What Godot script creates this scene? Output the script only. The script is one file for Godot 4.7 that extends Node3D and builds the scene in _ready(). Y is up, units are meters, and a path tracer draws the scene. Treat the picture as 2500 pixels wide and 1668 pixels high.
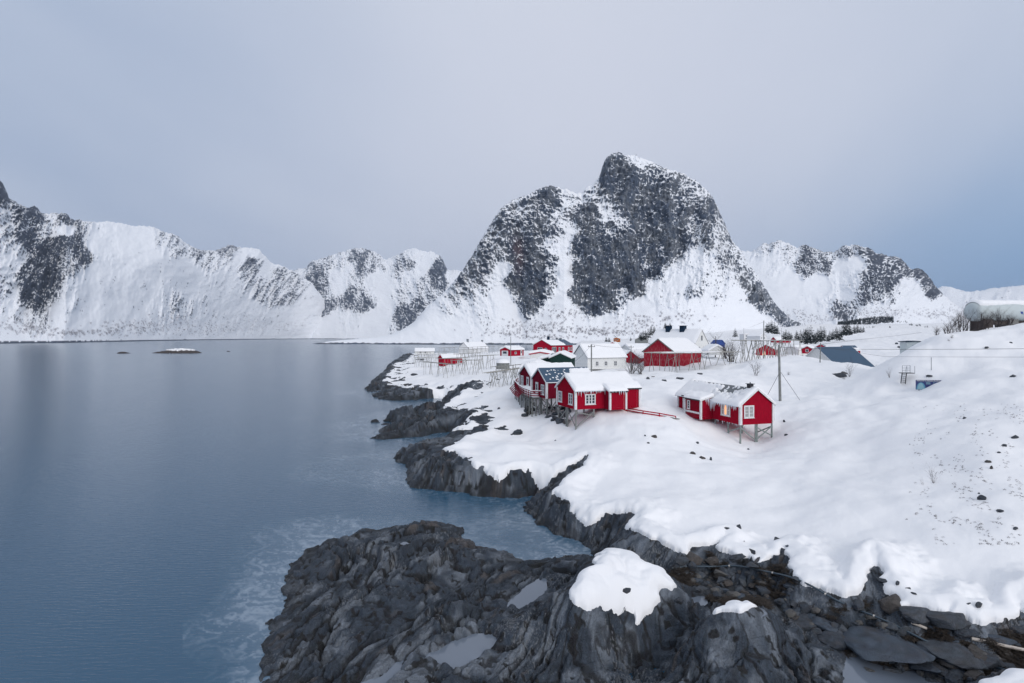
extends Node3D
# A winter fishing village under a granite peak: camera 15 m above the sea, looking along -Z. Units are metres.

const EYE := 15.0        # height of the eye above the sea
const FOC := 1300.0      # focal length, for a picture 2500 wide
const MIDX := 1250.0
const HORIZON := 824.0
const FINE := 1.0        # mesh density

var mats := {}
var taken := {}
var rng := RandomNumberGenerator.new()
var t_start := 0

func _ready() -> void:
	t_start = Time.get_ticks_msec()
	rng.seed = 20240211
	camera_and_light()
	make_materials()
	plan_terrain()
	stage("plan")
	build_rock_shore()
	stage("rock")
	build_snow_field()
	stage("snow")
	build_sea()
	stage("sea")
	build_mountains()
	stage("mountains")
	build_cabins()
	stage("cabins")
	build_village()
	stage("village")
	build_racks()
	stage("racks")
	build_poles()
	build_trees()
	stage("trees")
	build_right_bank()
	build_beach()
	build_snow_rocks()
	stage("done")

func stage(s: String) -> void:
	print("%s %.1f s" % [s, (Time.get_ticks_msec() - t_start) / 1000.0])

func camera_and_light() -> void:
	var cam := Camera3D.new()
	cam.name = "camera"
	cam.position = Vector3(0, EYE, 0)
	cam.set_frustum(0.1 * 1668.0 / FOC, Vector2(0, -0.1 * (834.0 - HORIZON) / FOC), 0.1, 30000.0)
	add_child(cam)
	cam.current = true
	var sun := DirectionalLight3D.new()
	sun.name = "sun_behind_cloud"
	sun.light_energy = 0.5
	sun.light_color = Color(1.0, 0.97, 0.94)
	sun.light_angular_distance = 32.0
	sun.shadow_enabled = true
	sun.rotation_degrees = Vector3(-24, 26, 0)
	add_child(sun)
	var env := Environment.new()
	env.background_mode = Environment.BG_SKY
	var sky := Sky.new()
	var pano := PanoramaSkyMaterial.new()
	pano.panorama = sky_texture()
	sky.sky_material = pano
	env.sky = sky
	env.tonemap_mode = Environment.TONE_MAPPER_LINEAR
	env.tonemap_exposure = 1.0
	env.background_energy_multiplier = 1.0
	env.fog_enabled = true
	env.fog_density = 0.00005
	env.fog_light_color = Color(0.80, 0.86, 0.96)
	env.sdfgi_enabled = true
	env.ssao_enabled = true
	env.ssil_enabled = true
	var we := WorldEnvironment.new()
	we.name = "world_environment"
	we.environment = env
	add_child(we)

# A closed winter overcast: pale near the horizon, brighter towards the zenith as thick cloud is,
# streaked by slow bands of cloud, with the layer thinning to blue low in the north-east.
func sky_texture() -> ImageTexture:
	var w := 1024
	var h := 512
	var im := Image.create_empty(w, h, false, Image.FORMAT_RGBF)
	var n1 := noise_of(11, 1.1, 4)
	var n2 := noise_of(12, 3.2, 3)
	for j in h:
		var el := PI * 0.5 - PI * (j + 0.5) / h
		var ce := cos(el)
		var y := sin(el)
		for i in w:
			var az := TAU * (i + 0.5) / w      # 0 looks along -Z, grows to the right
			if az > PI:
				az -= TAU
			var dx := sin(az) * ce
			var dz := -cos(az) * ce
			# cloud sheet seen in perspective
			var k := 1.0 / (maxf(y, 0.0) + 0.40)
			var c1 := n1.get_noise_2d(dx * k + dz * k * 0.3, dz * k * 0.55)
			var c2 := n2.get_noise_2d(dx * k + dz * k * 0.3, dz * k * 0.5)
			var cl := 0.55 + 0.62 * c1 + 0.16 * c2
			cl = clampf(cl, 0.0, 1.0)
			var lift := smoothstep(0.40, 1.0, maxf(y, 0.0))
			var grey := Color(0.370, 0.460, 0.625).lerp(Color(0.520, 0.590, 0.725), cl)
			# the cloud is thinnest, and brightest, over the peak
			var bright := exp(-pow((az - 0.17) / 0.62, 2.0) - pow((el - 0.40) / 0.40, 2.0))
			grey = grey.lerp(Color(0.665, 0.700, 0.810), bright * 0.85).lerp(Color(0.88, 0.89, 0.93), 0.75 * lift)
			# a break of bluer air low down to the north-east
			var gap := exp(-pow((az - 0.86) / 0.36, 2.0)) * exp(-pow(maxf(el - 0.03, 0.0) / 0.20, 2.0))
			var c := grey.lerp(Color(0.200, 0.375, 0.620), clampf(gap * 1.1, 0.0, 1.0) * (1.0 - 0.2 * cl))
			if y < 0.0:
				c = c.lerp(Color(0.35, 0.40, 0.48), clampf(-y * 6.0, 0.0, 1.0))
			im.set_pixel(i, j, Color(c.r, c.g, c.b))
	return ImageTexture.create_from_image(im)

# ---------------------------------------------------------------- helpers
func noise_of(s: int, freq: float, oct: int, kind := FastNoiseLite.TYPE_SIMPLEX_SMOOTH, fractal := FastNoiseLite.FRACTAL_FBM) -> FastNoiseLite:
	var n := FastNoiseLite.new()
	n.seed = s
	n.frequency = freq
	n.noise_type = kind
	n.fractal_type = fractal
	n.fractal_octaves = oct
	return n

# a point of the place, from where it stands in the view and how many metres away it is
func at(px: float, py: float, d: float) -> Vector3:
	return Vector3((px - MIDX) / FOC * d, EYE - (py - HORIZON) / FOC * d, -d)

func far_of(py: float, y: float) -> float:
	return (EYE - y) * FOC / (py - HORIZON)

func numbered(called: String) -> String:
	if not taken.has(called):
		taken[called] = 0
		return called
	taken[called] += 1
	return "%s_%03d" % [called, taken[called]]

func tag(o: Node, label := "", category := "", group := "", kind := "") -> Node:
	if label: o.set_meta("label", label)
	if category: o.set_meta("category", category)
	if group: o.set_meta("group", group)
	if kind: o.set_meta("kind", kind)
	return o

func thing(called: String, label: String, category: String, where := Vector3.ZERO, turn := 0.0, group := "") -> Node3D:
	var o := Node3D.new()
	o.name = numbered(called)
	add_child(o)
	o.position = where
	o.rotation.y = turn
	tag(o, label, category, group)
	return o

func put(called: String, mesh: Mesh, mat: Material, parent: Node = null, xf := Transform3D.IDENTITY) -> MeshInstance3D:
	var o := MeshInstance3D.new()
	o.name = numbered(called) if parent == null else called
	o.mesh = mesh
	o.material_override = mat
	o.transform = xf
	if parent == null:
		add_child(o)
	else:
		parent.add_child(o, true)
	return o

func grid_mesh(pos: PackedVector3Array, nx: int, ny: int, col := PackedColorArray(), keep := PackedByteArray(), flip := false, hard := false) -> ArrayMesh:
	# normals from the faces round each vertex; only quads marked in keep (per vertex, lower left) are drawn
	var idx := PackedInt32Array()
	var nrm := PackedVector3Array()
	nrm.resize(pos.size())
	for j in ny - 1:
		for i in nx - 1:
			var a := j * nx + i
			if keep.size() > 0 and keep[a] == 0 and keep[a + 1] == 0 and keep[a + nx] == 0 and keep[a + nx + 1] == 0:
				continue
			var b := a + 1
			var c := a + nx
			var d := c + 1
			var pa := pos[a]; var pb := pos[b]; var pc := pos[c]; var pd := pos[d]
			var n := (pb - pc).cross(pd - pa)
			if flip:
				n = -n
				if (i + j) & 1:
					idx.append_array([a, b, d, a, d, c])
				else:
					idx.append_array([a, b, c, b, d, c])
			else:
				if (i + j) & 1:
					idx.append_array([a, d, b, a, c, d])
				else:
					idx.append_array([a, c, b, b, c, d])
			nrm[a] += n; nrm[b] += n; nrm[c] += n; nrm[d] += n
	# drop vertices that nothing uses
	var remap := PackedInt32Array()
	remap.resize(pos.size())
	remap.fill(-1)
	var p2 := PackedVector3Array()
	var n2 := PackedVector3Array()
	var c2 := PackedColorArray()
	for k in idx.size():
		var v := idx[k]
		var m := remap[v]
		if m < 0:
			m = p2.size()
			remap[v] = m
			p2.append(pos[v])
			n2.append(nrm[v].normalized())
			if col.size() > 0:
				c2.append(col[v])
		idx[k] = m
	var arr := []
	arr.resize(Mesh.ARRAY_MAX)
	arr[Mesh.ARRAY_VERTEX] = p2
	arr[Mesh.ARRAY_NORMAL] = n2
	if col.size() > 0:
		arr[Mesh.ARRAY_COLOR] = c2
	arr[Mesh.ARRAY_INDEX] = idx
	var m := ArrayMesh.new()
	m.add_surface_from_arrays(Mesh.PRIMITIVE_TRIANGLES, arr)
	return m

# SurfaceTool shapes with flat faces
func st_new() -> SurfaceTool:
	var st := SurfaceTool.new()
	st.begin(Mesh.PRIMITIVE_TRIANGLES)
	return st

func quad(st: SurfaceTool, a: Vector3, b: Vector3, c: Vector3, d: Vector3) -> void:
	# corners in order round the face, seen from outside counter-clockwise
	var n := (b - a).cross(c - a)
	if n.length_squared() < 1e-14:
		n = (c - a).cross(d - a)
	st.set_normal(n.normalized())
	for v in [a, c, b, a, d, c]:
		st.add_vertex(v)

func tri(st: SurfaceTool, a: Vector3, b: Vector3, c: Vector3) -> void:
	st.set_normal((b - a).cross(c - a).normalized())
	for v in [a, c, b]:
		st.add_vertex(v)

# box between two corners
func box(st: SurfaceTool, lo: Vector3, hi: Vector3) -> void:
	hexa(st, Vector3(lo.x, lo.y, lo.z), Vector3(hi.x, lo.y, lo.z), Vector3(hi.x, lo.y, hi.z), Vector3(lo.x, lo.y, hi.z),
		Vector3(lo.x, hi.y, lo.z), Vector3(hi.x, hi.y, lo.z), Vector3(hi.x, hi.y, hi.z), Vector3(lo.x, hi.y, hi.z))

func hexa(st: SurfaceTool, a: Vector3, b: Vector3, c: Vector3, d: Vector3, e: Vector3, f: Vector3, g: Vector3, h: Vector3) -> void:
	quad(st, d, c, g, h)   # +z
	quad(st, b, a, e, f)   # -z
	quad(st, c, b, f, g)   # +x
	quad(st, a, d, h, e)   # -x
	quad(st, h, g, f, e)   # top
	quad(st, a, b, c, d)   # bottom

# a squared timber between two points
func beam(st: SurfaceTool, a: Vector3, b: Vector3, w: float, h: float, up := Vector3.UP) -> void:
	var z := (b - a).normalized()
	var x := up.cross(z)
	if x.length() < 0.05:
		x = Vector3.RIGHT.cross(z)
	x = x.normalized() * w * 0.5
	var y := z.cross(x).normalized() * h * 0.5
	hexa(st, a - x - y, a + x - y, b + x - y, b - x - y, a - x + y, a + x + y, b + x + y, b - x + y)

# a round pole between two points, tapered
func rod(st: SurfaceTool, a: Vector3, b: Vector3, r0: float, r1: float, sides := 6, caps := true) -> void:
	var z := (b - a).normalized()
	var x := Vector3.UP.cross(z)
	if x.length() < 0.05:
		x = Vector3.RIGHT.cross(z)
	x = x.normalized()
	var y := z.cross(x)
	for k in sides:
		var t0 := TAU * k / sides
		var t1 := TAU * (k + 1) / sides
		var u0 := x * cos(t0) + y * sin(t0)
		var u1 := x * cos(t1) + y * sin(t1)
		for v in [[u0, a + u0 * r0], [u1, b + u1 * r1], [u1, a + u1 * r0], [u0, a + u0 * r0], [u0, b + u0 * r1], [u1, b + u1 * r1]]:
			st.set_normal(v[0])
			st.add_vertex(v[1])
		if caps:
			tri(st, b, b + u0 * r1, b + u1 * r1)
			tri(st, a, a + u1 * r0, a + u0 * r0)

func mat(called: String, c: Color, rough := 0.85, extra := {}) -> StandardMaterial3D:
	# c holds linear base colours
	var m := StandardMaterial3D.new()
	m.resource_name = called
	m.albedo_color = c.linear_to_srgb()
	m.roughness = rough
	for k in extra:
		m.set(k, extra[k])
	mats[called] = m
	return m

func noise_tex(s: int, freq: float, oct: int, size: int, ramp: Array, kind := FastNoiseLite.TYPE_SIMPLEX_SMOOTH, fractal := FastNoiseLite.FRACTAL_FBM) -> NoiseTexture2D:
	var t := NoiseTexture2D.new()
	t.width = size
	t.height = size
	t.seamless = true
	t.noise = noise_of(s, freq, oct, kind, fractal)
	if ramp.size() > 0:
		var g := Gradient.new()
		g.offsets = PackedFloat32Array()
		g.colors = PackedColorArray()
		var o := PackedFloat32Array()
		var c := PackedColorArray()
		for r in ramp:
			o.append(r[0])
			c.append((r[1] as Color).linear_to_srgb())
		g.offsets = o
		g.colors = c
		t.color_ramp = g
	return t

func make_materials() -> void:
	var grain := noise_tex(5, 0.012, 5, 512, [])
	var fine := noise_tex(6, 0.03, 4, 512, [])
	var rough_h := noise_tex(7, 0.02, 5, 512, [], FastNoiseLite.TYPE_SIMPLEX_SMOOTH, FastNoiseLite.FRACTAL_RIDGED)
	var tri_world := {"uv1_triplanar": true, "uv1_world_triplanar": true}
	# rock of the shore: colours come from the mesh, relief from noise
	var m := mat("shore_rock", Color.WHITE, 0.75, tri_world)
	m.vertex_color_use_as_albedo = true
	m.uv1_scale = Vector3(0.55, 0.55, 0.55)
	m.albedo_texture = noise_tex(21, 0.035, 4, 512, [[0.0, Color(0.55, 0.55, 0.55)], [0.45, Color(0.85, 0.85, 0.85)], [0.62, Color(1, 1, 1)], [1.0, Color(1.5, 1.5, 1.5).clamp()]])
	m.heightmap_enabled = true
	m.heightmap_texture = rough_h
	m.heightmap_scale = 9.0
	m = mat("boulder_rock", Color.WHITE, 0.72, tri_world)
	m.vertex_color_use_as_albedo = true
	m.uv1_scale = Vector3(0.8, 0.8, 0.8)
	m.albedo_texture = mats.shore_rock.albedo_texture
	m.heightmap_enabled = true
	m.heightmap_texture = rough_h
	m.heightmap_scale = 5.0
	m = mat("snow", Color(0.865, 0.875, 0.895), 0.9, tri_world)
	m.vertex_color_use_as_albedo = false
	m.uv1_scale = Vector3(0.35, 0.35, 0.35)
	m.heightmap_enabled = true
	m.heightmap_texture = fine
	m.heightmap_scale = 0.7
	m = mat("mountain", Color.WHITE, 0.9)
	m.vertex_color_use_as_albedo = true
	m = mat("sea", Color.WHITE, 0.17, {"metallic_specular": 0.6})
	m.vertex_color_use_as_albedo = true
	m.uv1_triplanar = true
	m.uv1_world_triplanar = true
	m.uv1_scale = Vector3(0.07, 0.2, 0.42)
	m.heightmap_enabled = true
	m.heightmap_texture = noise_tex(9, 0.02, 4, 512, [])
	m.heightmap_scale = 1.6
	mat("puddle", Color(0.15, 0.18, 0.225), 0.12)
	# timber and paint
	var wood_h := noise_tex(31, 0.01, 4, 256, [])
	for e in [["red_paint", Color(0.385, 0.0028, 0.024)], ["red_paint_dull", Color(0.235, 0.0075, 0.030)], ["green_paint", Color(0.018, 0.052, 0.046)], ["white_paint", Color(0.78, 0.79, 0.80)], ["cream_paint", Color(0.80, 0.81, 0.80)], ["orange_paint", Color(0.42, 0.13, 0.035)], ["dark_blue_paint", Color(0.012, 0.030, 0.060)]]:
		m = mat(e[0], e[1], 0.75, tri_world)
		m.metallic_specular = 0.22
		m.uv1_scale = Vector3(0.9, 0.22, 0.9)
		m.albedo_texture = noise_tex(33, 0.02, 4, 256, [[0.0, Color(0.66, 0.66, 0.66)], [0.5, Color(0.92, 0.92, 0.92)], [1.0, Color(1, 1, 1)]])
	m = mat("red_weathered", Color.WHITE, 0.8, tri_world)
	m.metallic_specular = 0.2
	m.uv1_scale = Vector3(0.55, 0.035, 0.55)
	m.albedo_texture = noise_tex(35, 0.03, 5, 512, [[0.0, Color(0.30, 0.005, 0.022)], [0.56, Color(0.34, 0.008, 0.026)], [0.68, Color(0.36, 0.06, 0.07)], [0.82, Color(0.45, 0.28, 0.29)], [1.0, Color(0.5, 0.42, 0.42)]])
	m = mat("grey_timber", Color.WHITE, 0.85, tri_world)
	m.uv1_scale = Vector3(0.8, 0.15, 0.8)
	m.albedo_texture = noise_tex(36, 0.03, 4, 256, [[0.0, Color(0.11, 0.115, 0.115)], [0.5, Color(0.19, 0.20, 0.195)], [1.0, Color(0.30, 0.31, 0.30)]])
	m = mat("pile_timber", Color.WHITE, 0.85, tri_world)
	m.uv1_scale = Vector3(0.8, 0.2, 0.8)
	m.albedo_texture = noise_tex(37, 0.03, 4, 256, [[0.0, Color(0.12, 0.15, 0.14)], [0.5, Color(0.22, 0.26, 0.25)], [1.0, Color(0.33, 0.37, 0.36)]])
	m = mat("rack_timber", Color.WHITE, 0.85, tri_world)
	m.uv1_scale = Vector3(0.5, 0.5, 0.5)
	m.albedo_texture = noise_tex(38, 0.03, 4, 256, [[0.0, Color(0.19, 0.19, 0.175)], [0.5, Color(0.31, 0.305, 0.285)], [1.0, Color(0.44, 0.43, 0.41)]])
	m = mat("pale_timber", Color.WHITE, 0.85, tri_world)
	m.albedo_texture = noise_tex(39, 0.03, 4, 256, [[0.0, Color(0.38, 0.34, 0.30)], [1.0, Color(0.62, 0.57, 0.52)]])
	mat("slate_roof", Color(0.16, 0.175, 0.185), 0.85)
	mat("blue_roof", Color(0.018, 0.060, 0.115), 0.42)
	mat("roof_edge", Color(0.016, 0.022, 0.034), 0.6)
	mat("glass", Color(0.045, 0.055, 0.07), 0.06)
	mat("curtain_glass", Color(0.33, 0.33, 0.33), 0.12)
	m = mat("lit_glass", Color(0.6, 0.45, 0.3), 0.2)
	m.emission_enabled = true
	m.emission = Color(1.0, 0.62, 0.30)
	m.emission_energy_multiplier = 0.95
	m = mat("lamp_glow", Color(0.7, 0.5, 0.3), 0.3)
	m.emission_enabled = true
	m.emission = Color(1.0, 0.42, 0.16)
	m.emission_energy_multiplier = 2.2
	mat("black_metal", Color(0.012, 0.015, 0.022), 0.6)
	mat("galvanised", Color(0.23, 0.25, 0.27), 0.55)
	mat("concrete", Color(0.17, 0.17, 0.165), 0.9)
	m = mat("ice", Color(0.72, 0.77, 0.84), 0.25)
	mat("tank_paint", Color(0.50, 0.56, 0.57), 0.5)
	mat("rust_brown", Color(0.055, 0.045, 0.042), 0.85)
	mat("emblem_blue", Color(0.008, 0.05, 0.25), 0.5)
	mat("sign_blue", Color(0.006, 0.020, 0.120), 0.45)
	mat("sign_pale", Color(0.20, 0.36, 0.42), 0.5)
	mat("sign_cyan", Color(0.07, 0.24, 0.36), 0.5)
	mat("sign_white", Color(0.62, 0.62, 0.60), 0.5)
	mat("bark", Color(0.050, 0.042, 0.042), 0.9)
	mat("bark_pale", Color(0.16, 0.15, 0.15), 0.9)
	mat("twig", Color(0.060, 0.045, 0.048), 0.9)
	m = mat("needles", Color(0.012, 0.024, 0.026), 0.9)
	mat("scrub", Color(0.40, 0.39, 0.42), 0.95)
	mat("hose_rubber", Color(0.05, 0.075, 0.10), 0.45)
	mat("hose_clip", Color(0.55, 0.52, 0.48), 0.6)
	mat("cable", Color(0.06, 0.065, 0.075), 0.7)
	mat("weed", Color(0.030, 0.022, 0.016), 0.8)

# ---------------------------------------------------------------- lie of the land
# Heights are planned on a fan (u = x / distance, w = log distance), which keeps shapes true and is finest near the shore.
const GU0 := -0.66
const GW0 := 2.60
const GS := 0.012
const GNU := 160
const GNW := 440
const REACH := 0.35
var g_base: PackedFloat32Array
var g_coast: PackedFloat32Array
var g_snow: PackedFloat32Array
var g_beach: PackedFloat32Array
var g_pool: PackedFloat32Array
var pools: Array = []
var gaps: Array = []
var nz_warp: FastNoiseLite
var nz_fine: FastNoiseLite
var nz_drift: FastNoiseLite
var nz_big: FastNoiseLite
var nz_cell: FastNoiseLite
var nz_cellv: FastNoiseLite
var nz_strata: FastNoiseLite
var nz_rub: FastNoiseLite

# view column, view row, height above the sea
const LAND := [
	[1000,1450,1.5],[800,1450,0.9],[700,1550,0.6],[900,1600,1.2],[1100,1350,1.5],[1060,1300,1.6],[1250,1450,1.1],[1200,1620,1.4],[1420,1440,2.2],
	[1500,1400,2.6],[1480,1470,2.4],[1700,1610,2.2],[1800,1570,2.1],[1800,1500,1.9],[1400,1650,1.5],[1545,1590,0.2],[1510,1640,0.3],[1980,1660,1.2],[1930,1600,1.6],[2200,1610,0.8],[2400,1640,0.9],
	[1800,1440,0.8],[1660,1390,0.9],[2000,1500,0.8],[2200,1540,0.9],[2450,1580,1.1],[1350,1400,1.0],[900,1400,1.4],[1000,1560,1.4],
	[1550,1270,1.9],[1700,1295,1.9],[1900,1310,1.9],[2060,1395,2.0],[2250,1430,2.1],[2450,1450,2.3],[1400,1215,1.5],[1420,1270,1.0],[1460,1235,1.6],
	[1850,1200,2.5],[1650,1150,2.9],[1600,1225,2.4],[2050,1250,2.9],[2050,1120,3.4],[2300,1220,4.0],[2300,1060,6.0],[2480,1010,8.0],[2480,1250,4.4],[2480,1370,3.2],[2200,1320,2.8],
	[1805,1096,1.8],[1884,1066,2.7],[1847,1078,2.2],[1774,1062,2.5],[1716,1030,4.1],[1660,1014,4.5],[1600,1060,4.3],[1700,1110,3.0],[1500,1070,3.6],[1560,1025,5.0],[1490,1004,5.4],[1570,1017,5.0],[1650,1023,4.6],
	[1405,1062,2.8],[1345,1034,2.8],[1300,1020,3.0],[1250,1005,3.1],[1200,1020,2.8],[1250,1090,2.5],[1350,1112,2.4],[1180,1000,2.8],[1110,990,1.6],[1200,972,3.3],[1130,1012,1.8],[1150,1075,1.8],[1460,1015,4.9],[1380,1010,4.2],
	[1100,945,2.6],[1000,930,1.7],[1050,905,3.0],[1150,935,3.5],[1200,945,3.9],[1240,940,4.2],[1100,890,3.7],[1180,905,4.7],[1240,905,5.2],[1010,882,2.3],[1080,872,3.4],[970,905,1.6],
	[1480,985,6.0],[1560,972,6.0],[1620,945,6.3],[1480,935,6.4],[1400,908,6.8],[1330,903,6.2],[1550,920,6.4],[1575,907,5.5],[1650,893,6.7],[1720,902,6.9],[1790,897,7.5],[1850,880,8.9],[1930,880,8.6],
	[1800,938,6.3],[1903,978,4.7],[1950,945,6.0],[2000,962,6.0],[2050,907,7.6],[2080,935,6.8],[2110,925,7.2],[2200,932,8.5],[2265,944,8.2],[2150,955,7.2],[2200,885,11.2],[2150,908,9.4],[2100,1000,6.0],[2200,1000,6.8],[2000,1060,4.0],[1950,1020,4.6],
]
# view column, distance, height
const LAND_FAR := [
	[1970,140,10.2],[2180,90,12.4],[2260,90,14.5],[2330,92,15.6],[2400,94,16.2],[2500,95,17.0],[2680,95,18.5],[2300,80,12.7],[2450,75,12.8],[2350,70,9.8],[2480,60,9.3],[2680,60,10.5],[2680,40,6.0],
	[2160,104,7.0],[2240,112,8.0],[2330,122,10.5],[2450,128,12.5],[2680,130,15.0],[2080,150,4.5],[2000,160,5.0],[2200,170,5.0],[2350,200,9.0],
	[1250,200,6.4],[1250,300,6.0],[1150,300,4.4],[1100,400,3.0],[1040,420,1.8],[1350,230,7.5],[1450,250,8.5],[1450,350,8.0],[1250,420,3.0],[1400,480,4.0],[1600,240,9.0],[1700,210,9.4],[1600,400,8.0],[1800,200,7.5],[1800,300,8.0],[1900,220,6.5],
	[1600,600,8.0],[1600,900,14.0],[1800,500,9.0],[1800,900,19.0],[1800,1300,40.0],[1950,350,9.0],[2000,1300,44.0],[2050,800,21.0],[2100,500,11.0],[2200,1700,56.0],[2100,1500,49.0],[2250,900,25.0],[2350,1200,37.0],[2400,1700,62.0],[2600,1200,42.0],[2600,500,18.0],[2400,400,15.0],[2200,320,9.5],
	[1500,600,6.0],[1420,600,2.0],[1400,900,2.0],[1500,1000,6.0],[1900,2200,70.0],[2300,2300,75.0],[2700,2200,80.0],[1600,2200,60.0],
]
# the waterline, [view column, view row]; rows near the horizon stand for far shores
const COAST := [
	[560,1800],[610,1700],[638,1650],[650,1590],[648,1560],[676,1500],[691,1447],[700,1400],[723,1372],[760,1340],[808,1319],[883,1300],[960,1292],[1050,1284],[1120,1290],[1134,1316],[1180,1340],[1240,1352],[1277,1372],[1340,1368],[1425,1362],[1462,1352],[1440,1340],[1400,1322],[1350,1302],[1304,1274],[1281,1256],[1280,1236],[1298,1222],[1314,1215],
	[1298,1212],[1265,1218],[1182,1213],[1099,1200],[1057,1199],[1016,1191],[994,1180],[983,1166],[1002,1147],[978,1132],[952,1118],[985,1106],[1050,1095],[1088,1083],[1110,1068],[1104,1054],[1016,1068],[961,1073],[891,1074],[850,1071],[878,1066],[928,1062],[884,1044],[891,1027],[940,1020],[1000,1008],[1060,1000],[1090,990],[1080,972],[1016,977],[961,979],[920,976],[903,964],[884,952],[919,924],[941,908],[955,890],[985,874],[1002,866],
]
const COAST_FAR := [[1010,470],[1100,490],[1200,500],[1300,540],[1380,640],[1400,900],[1420,1300],[1420,2500],[3200,2500],[3200,14],[560,14]]
# edges of the snow, [view column, view row, height of the ground there]
const SNOW_EDGE := [
	[1004,869,2],[994,880,2],[957,891,1.4],[956,901,1.4],[935,927,1.3],[944,936,1.3],[969,941,1.4],[983,945,1.5],[1016,947,1.6],[1044,951,1.7],[1088,956,1.8],[1099,951,2],[1127,946,2.4],[1160,941,2.8],[1163,944,2.8],[1127,963,2.0],[1107,975,1.6],[1073,1000,1.2],[1088,1008,1.3],[1115,1007,1.6],[1151,1013,2.0],[1127,1039,1.5],[1129,1046,1.4],[1104,1058,1.2],[1120,1062,1.3],[1160,1054,1.9],[1187,1050,2.1],[1188,1053,2.1],[1154,1066,1.7],[1135,1080,1.4],
	[1077,1112,1.3],[1099,1118,1.5],[1127,1123,1.8],[1154,1137,2.0],[1201,1141,2.1],[1223,1147,2.1],[1265,1133,2.3],[1293,1130,2.4],[1306,1145,2.2],[1334,1152,2.1],[1362,1148,2.1],[1398,1144,2.0],[1425,1132,2.2],[1433,1122,2.4],[1436,1126,2.4],[1423,1151,1.9],[1398,1168,1.6],[1376,1182,1.4],[1351,1205,1.3],[1364,1215,1.4],[1389,1228,1.5],[1403,1248,1.4],[1422,1260,1.4],[1446,1262,1.5],[1467,1250,1.7],[1494,1247,1.8],[1519,1252,1.8],[1538,1244,2.0],[1552,1256,2.0],
	[1517,1283,1.7],[1547,1292,1.9],[1577,1304,2.0],[1628,1319,2.0],[1666,1335,2.0],[1690,1328,2.0],[1700,1318,2.0],[1732,1319,2.0],[1765,1308,2.0],[1751,1328,1.8],[1789,1345,1.8],[1806,1351,1.8],[1836,1356,1.8],[1866,1368,1.8],[1896,1363,1.8],[1916,1354,1.9],[1922,1340,2.0],[1929,1366,2.0],[1940,1390,2.0],[1972,1409,2.0],[2009,1420,2.0],[2026,1432,2.0],[2062,1439,2.0],[2090,1437,2.0],[2118,1426,2.0],[2120,1396,2.2],[2130,1372,2.3],[2142,1392,2.2],[2150,1420,2.1],
	[2166,1440,2.0],[2190,1467,1.9],[2217,1476,1.9],[2247,1485,1.9],[2277,1490,1.9],[2312,1497,1.9],[2322,1480,2.0],[2332,1506,1.8],[2375,1505,1.9],[2374,1522,1.8],[2396,1528,1.8],[2420,1524,1.8],[2458,1511,1.9],[2476,1499,2.0],[2494,1474,2.2],[2520,1490,2.2],[2620,1510,2.2],[2800,1530,2.2],
]
const SNOW_FAR := [[3200,20],[3200,2500],[1420,2500],[1420,1300],[1405,900],[1385,640],[1305,530],[1200,490],[1100,480],[1012,460]]
const CAPS := [
	[[1461,1350,2.7],[1476,1338,2.8],[1503,1330,2.9],[1526,1334,2.9],[1547,1344,2.8],[1586,1374,2.6],[1610,1376,2.5],[1631,1386,2.4],[1640,1401,2.3],[1646,1422,2.1],[1610,1434,2.2],[1611,1460,2.0],[1586,1472,2.0],[1565,1484,2.0],[1544,1481,2.1],[1529,1469,2.2],[1517,1466,2.2],[1514,1484,2.1],[1485,1493,2.1],[1461,1505,2.0],[1431,1517,1.9],[1410,1511,1.9],[1389,1499,1.9],[1385,1487,1.9],[1401,1478,2.0],[1398,1466,2.0],[1419,1440,2.2],[1443,1419,2.4],[1461,1389,2.5]],
	[[1724,1510,2.2],[1753,1496,2.3],[1774,1487,2.3],[1789,1477,2.4],[1818,1478,2.4],[1842,1490,2.3],[1863,1502,2.2],[1836,1508,2.2],[1818,1514,2.2],[1806,1523,2.1],[1794,1517,2.1],[1777,1510,2.2],[1750,1513,2.2]],
	[[2394,1646,1.6],[2432,1635,1.7],[2470,1627,1.8],[2500,1626,1.8],[2600,1630,1.8],[2640,1720,1.6],[2390,1720,1.4]],
	[[2488,1502,1.9],[2500,1494,2.0],[2540,1500,2.0],[2540,1534,1.8],[2500,1534,1.7]],
]
# gaps in the snow above the beach where rock shows: column, row, half width, half height
const GAPS := []
const BEACH := [[1590,1388],[1660,1360],[1760,1345],[1900,1375],[1990,1440],[2150,1462],[2300,1512],[2500,1545],[2640,1580],[2640,1700],[2440,1640],[2330,1690],[2200,1690],[2080,1640],[2060,1560],[1960,1530],[1900,1495],[1760,1472],[1690,1440],[1640,1420]]
# shallow pools left by the tide: height of the water, then the outline
const POOLS := [
	[0.72,[[1680,1458],[1720,1452],[1722,1470],[1700,1486],[1682,1480]]],
	[1.25,[[1826,1590],[1838,1566],[1856,1557],[1866,1568],[1848,1580]]],
	[0.80,[[2064,1606],[2072,1576],[2100,1572],[2128,1590],[2160,1606],[2195,1612],[2240,1622],[2260,1640],[2300,1640],[2330,1680],[2310,1740],[2100,1740],[2080,1690],[2064,1650]]],
	[0.62,[[1236,1480],[1262,1452],[1300,1420],[1328,1408],[1330,1440],[1310,1460],[1276,1478],[1250,1484]]],
	[0.80,[[1030,1600],[1070,1584],[1110,1560],[1150,1546],[1206,1544],[1216,1560],[1190,1580],[1150,1606],[1120,1626],[1090,1622],[1060,1604]]],
	[0.90,[[974,1322],[990,1313],[1000,1320],[992,1332],[976,1334]]],
	[0.72,[[880,1660],[930,1640],[965,1612],[985,1600],[975,1626],[940,1660],[900,1690]]],
]

func uw(px: float, d: float) -> Vector2:
	return Vector2((px - MIDX) / FOC, log(d))

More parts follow.
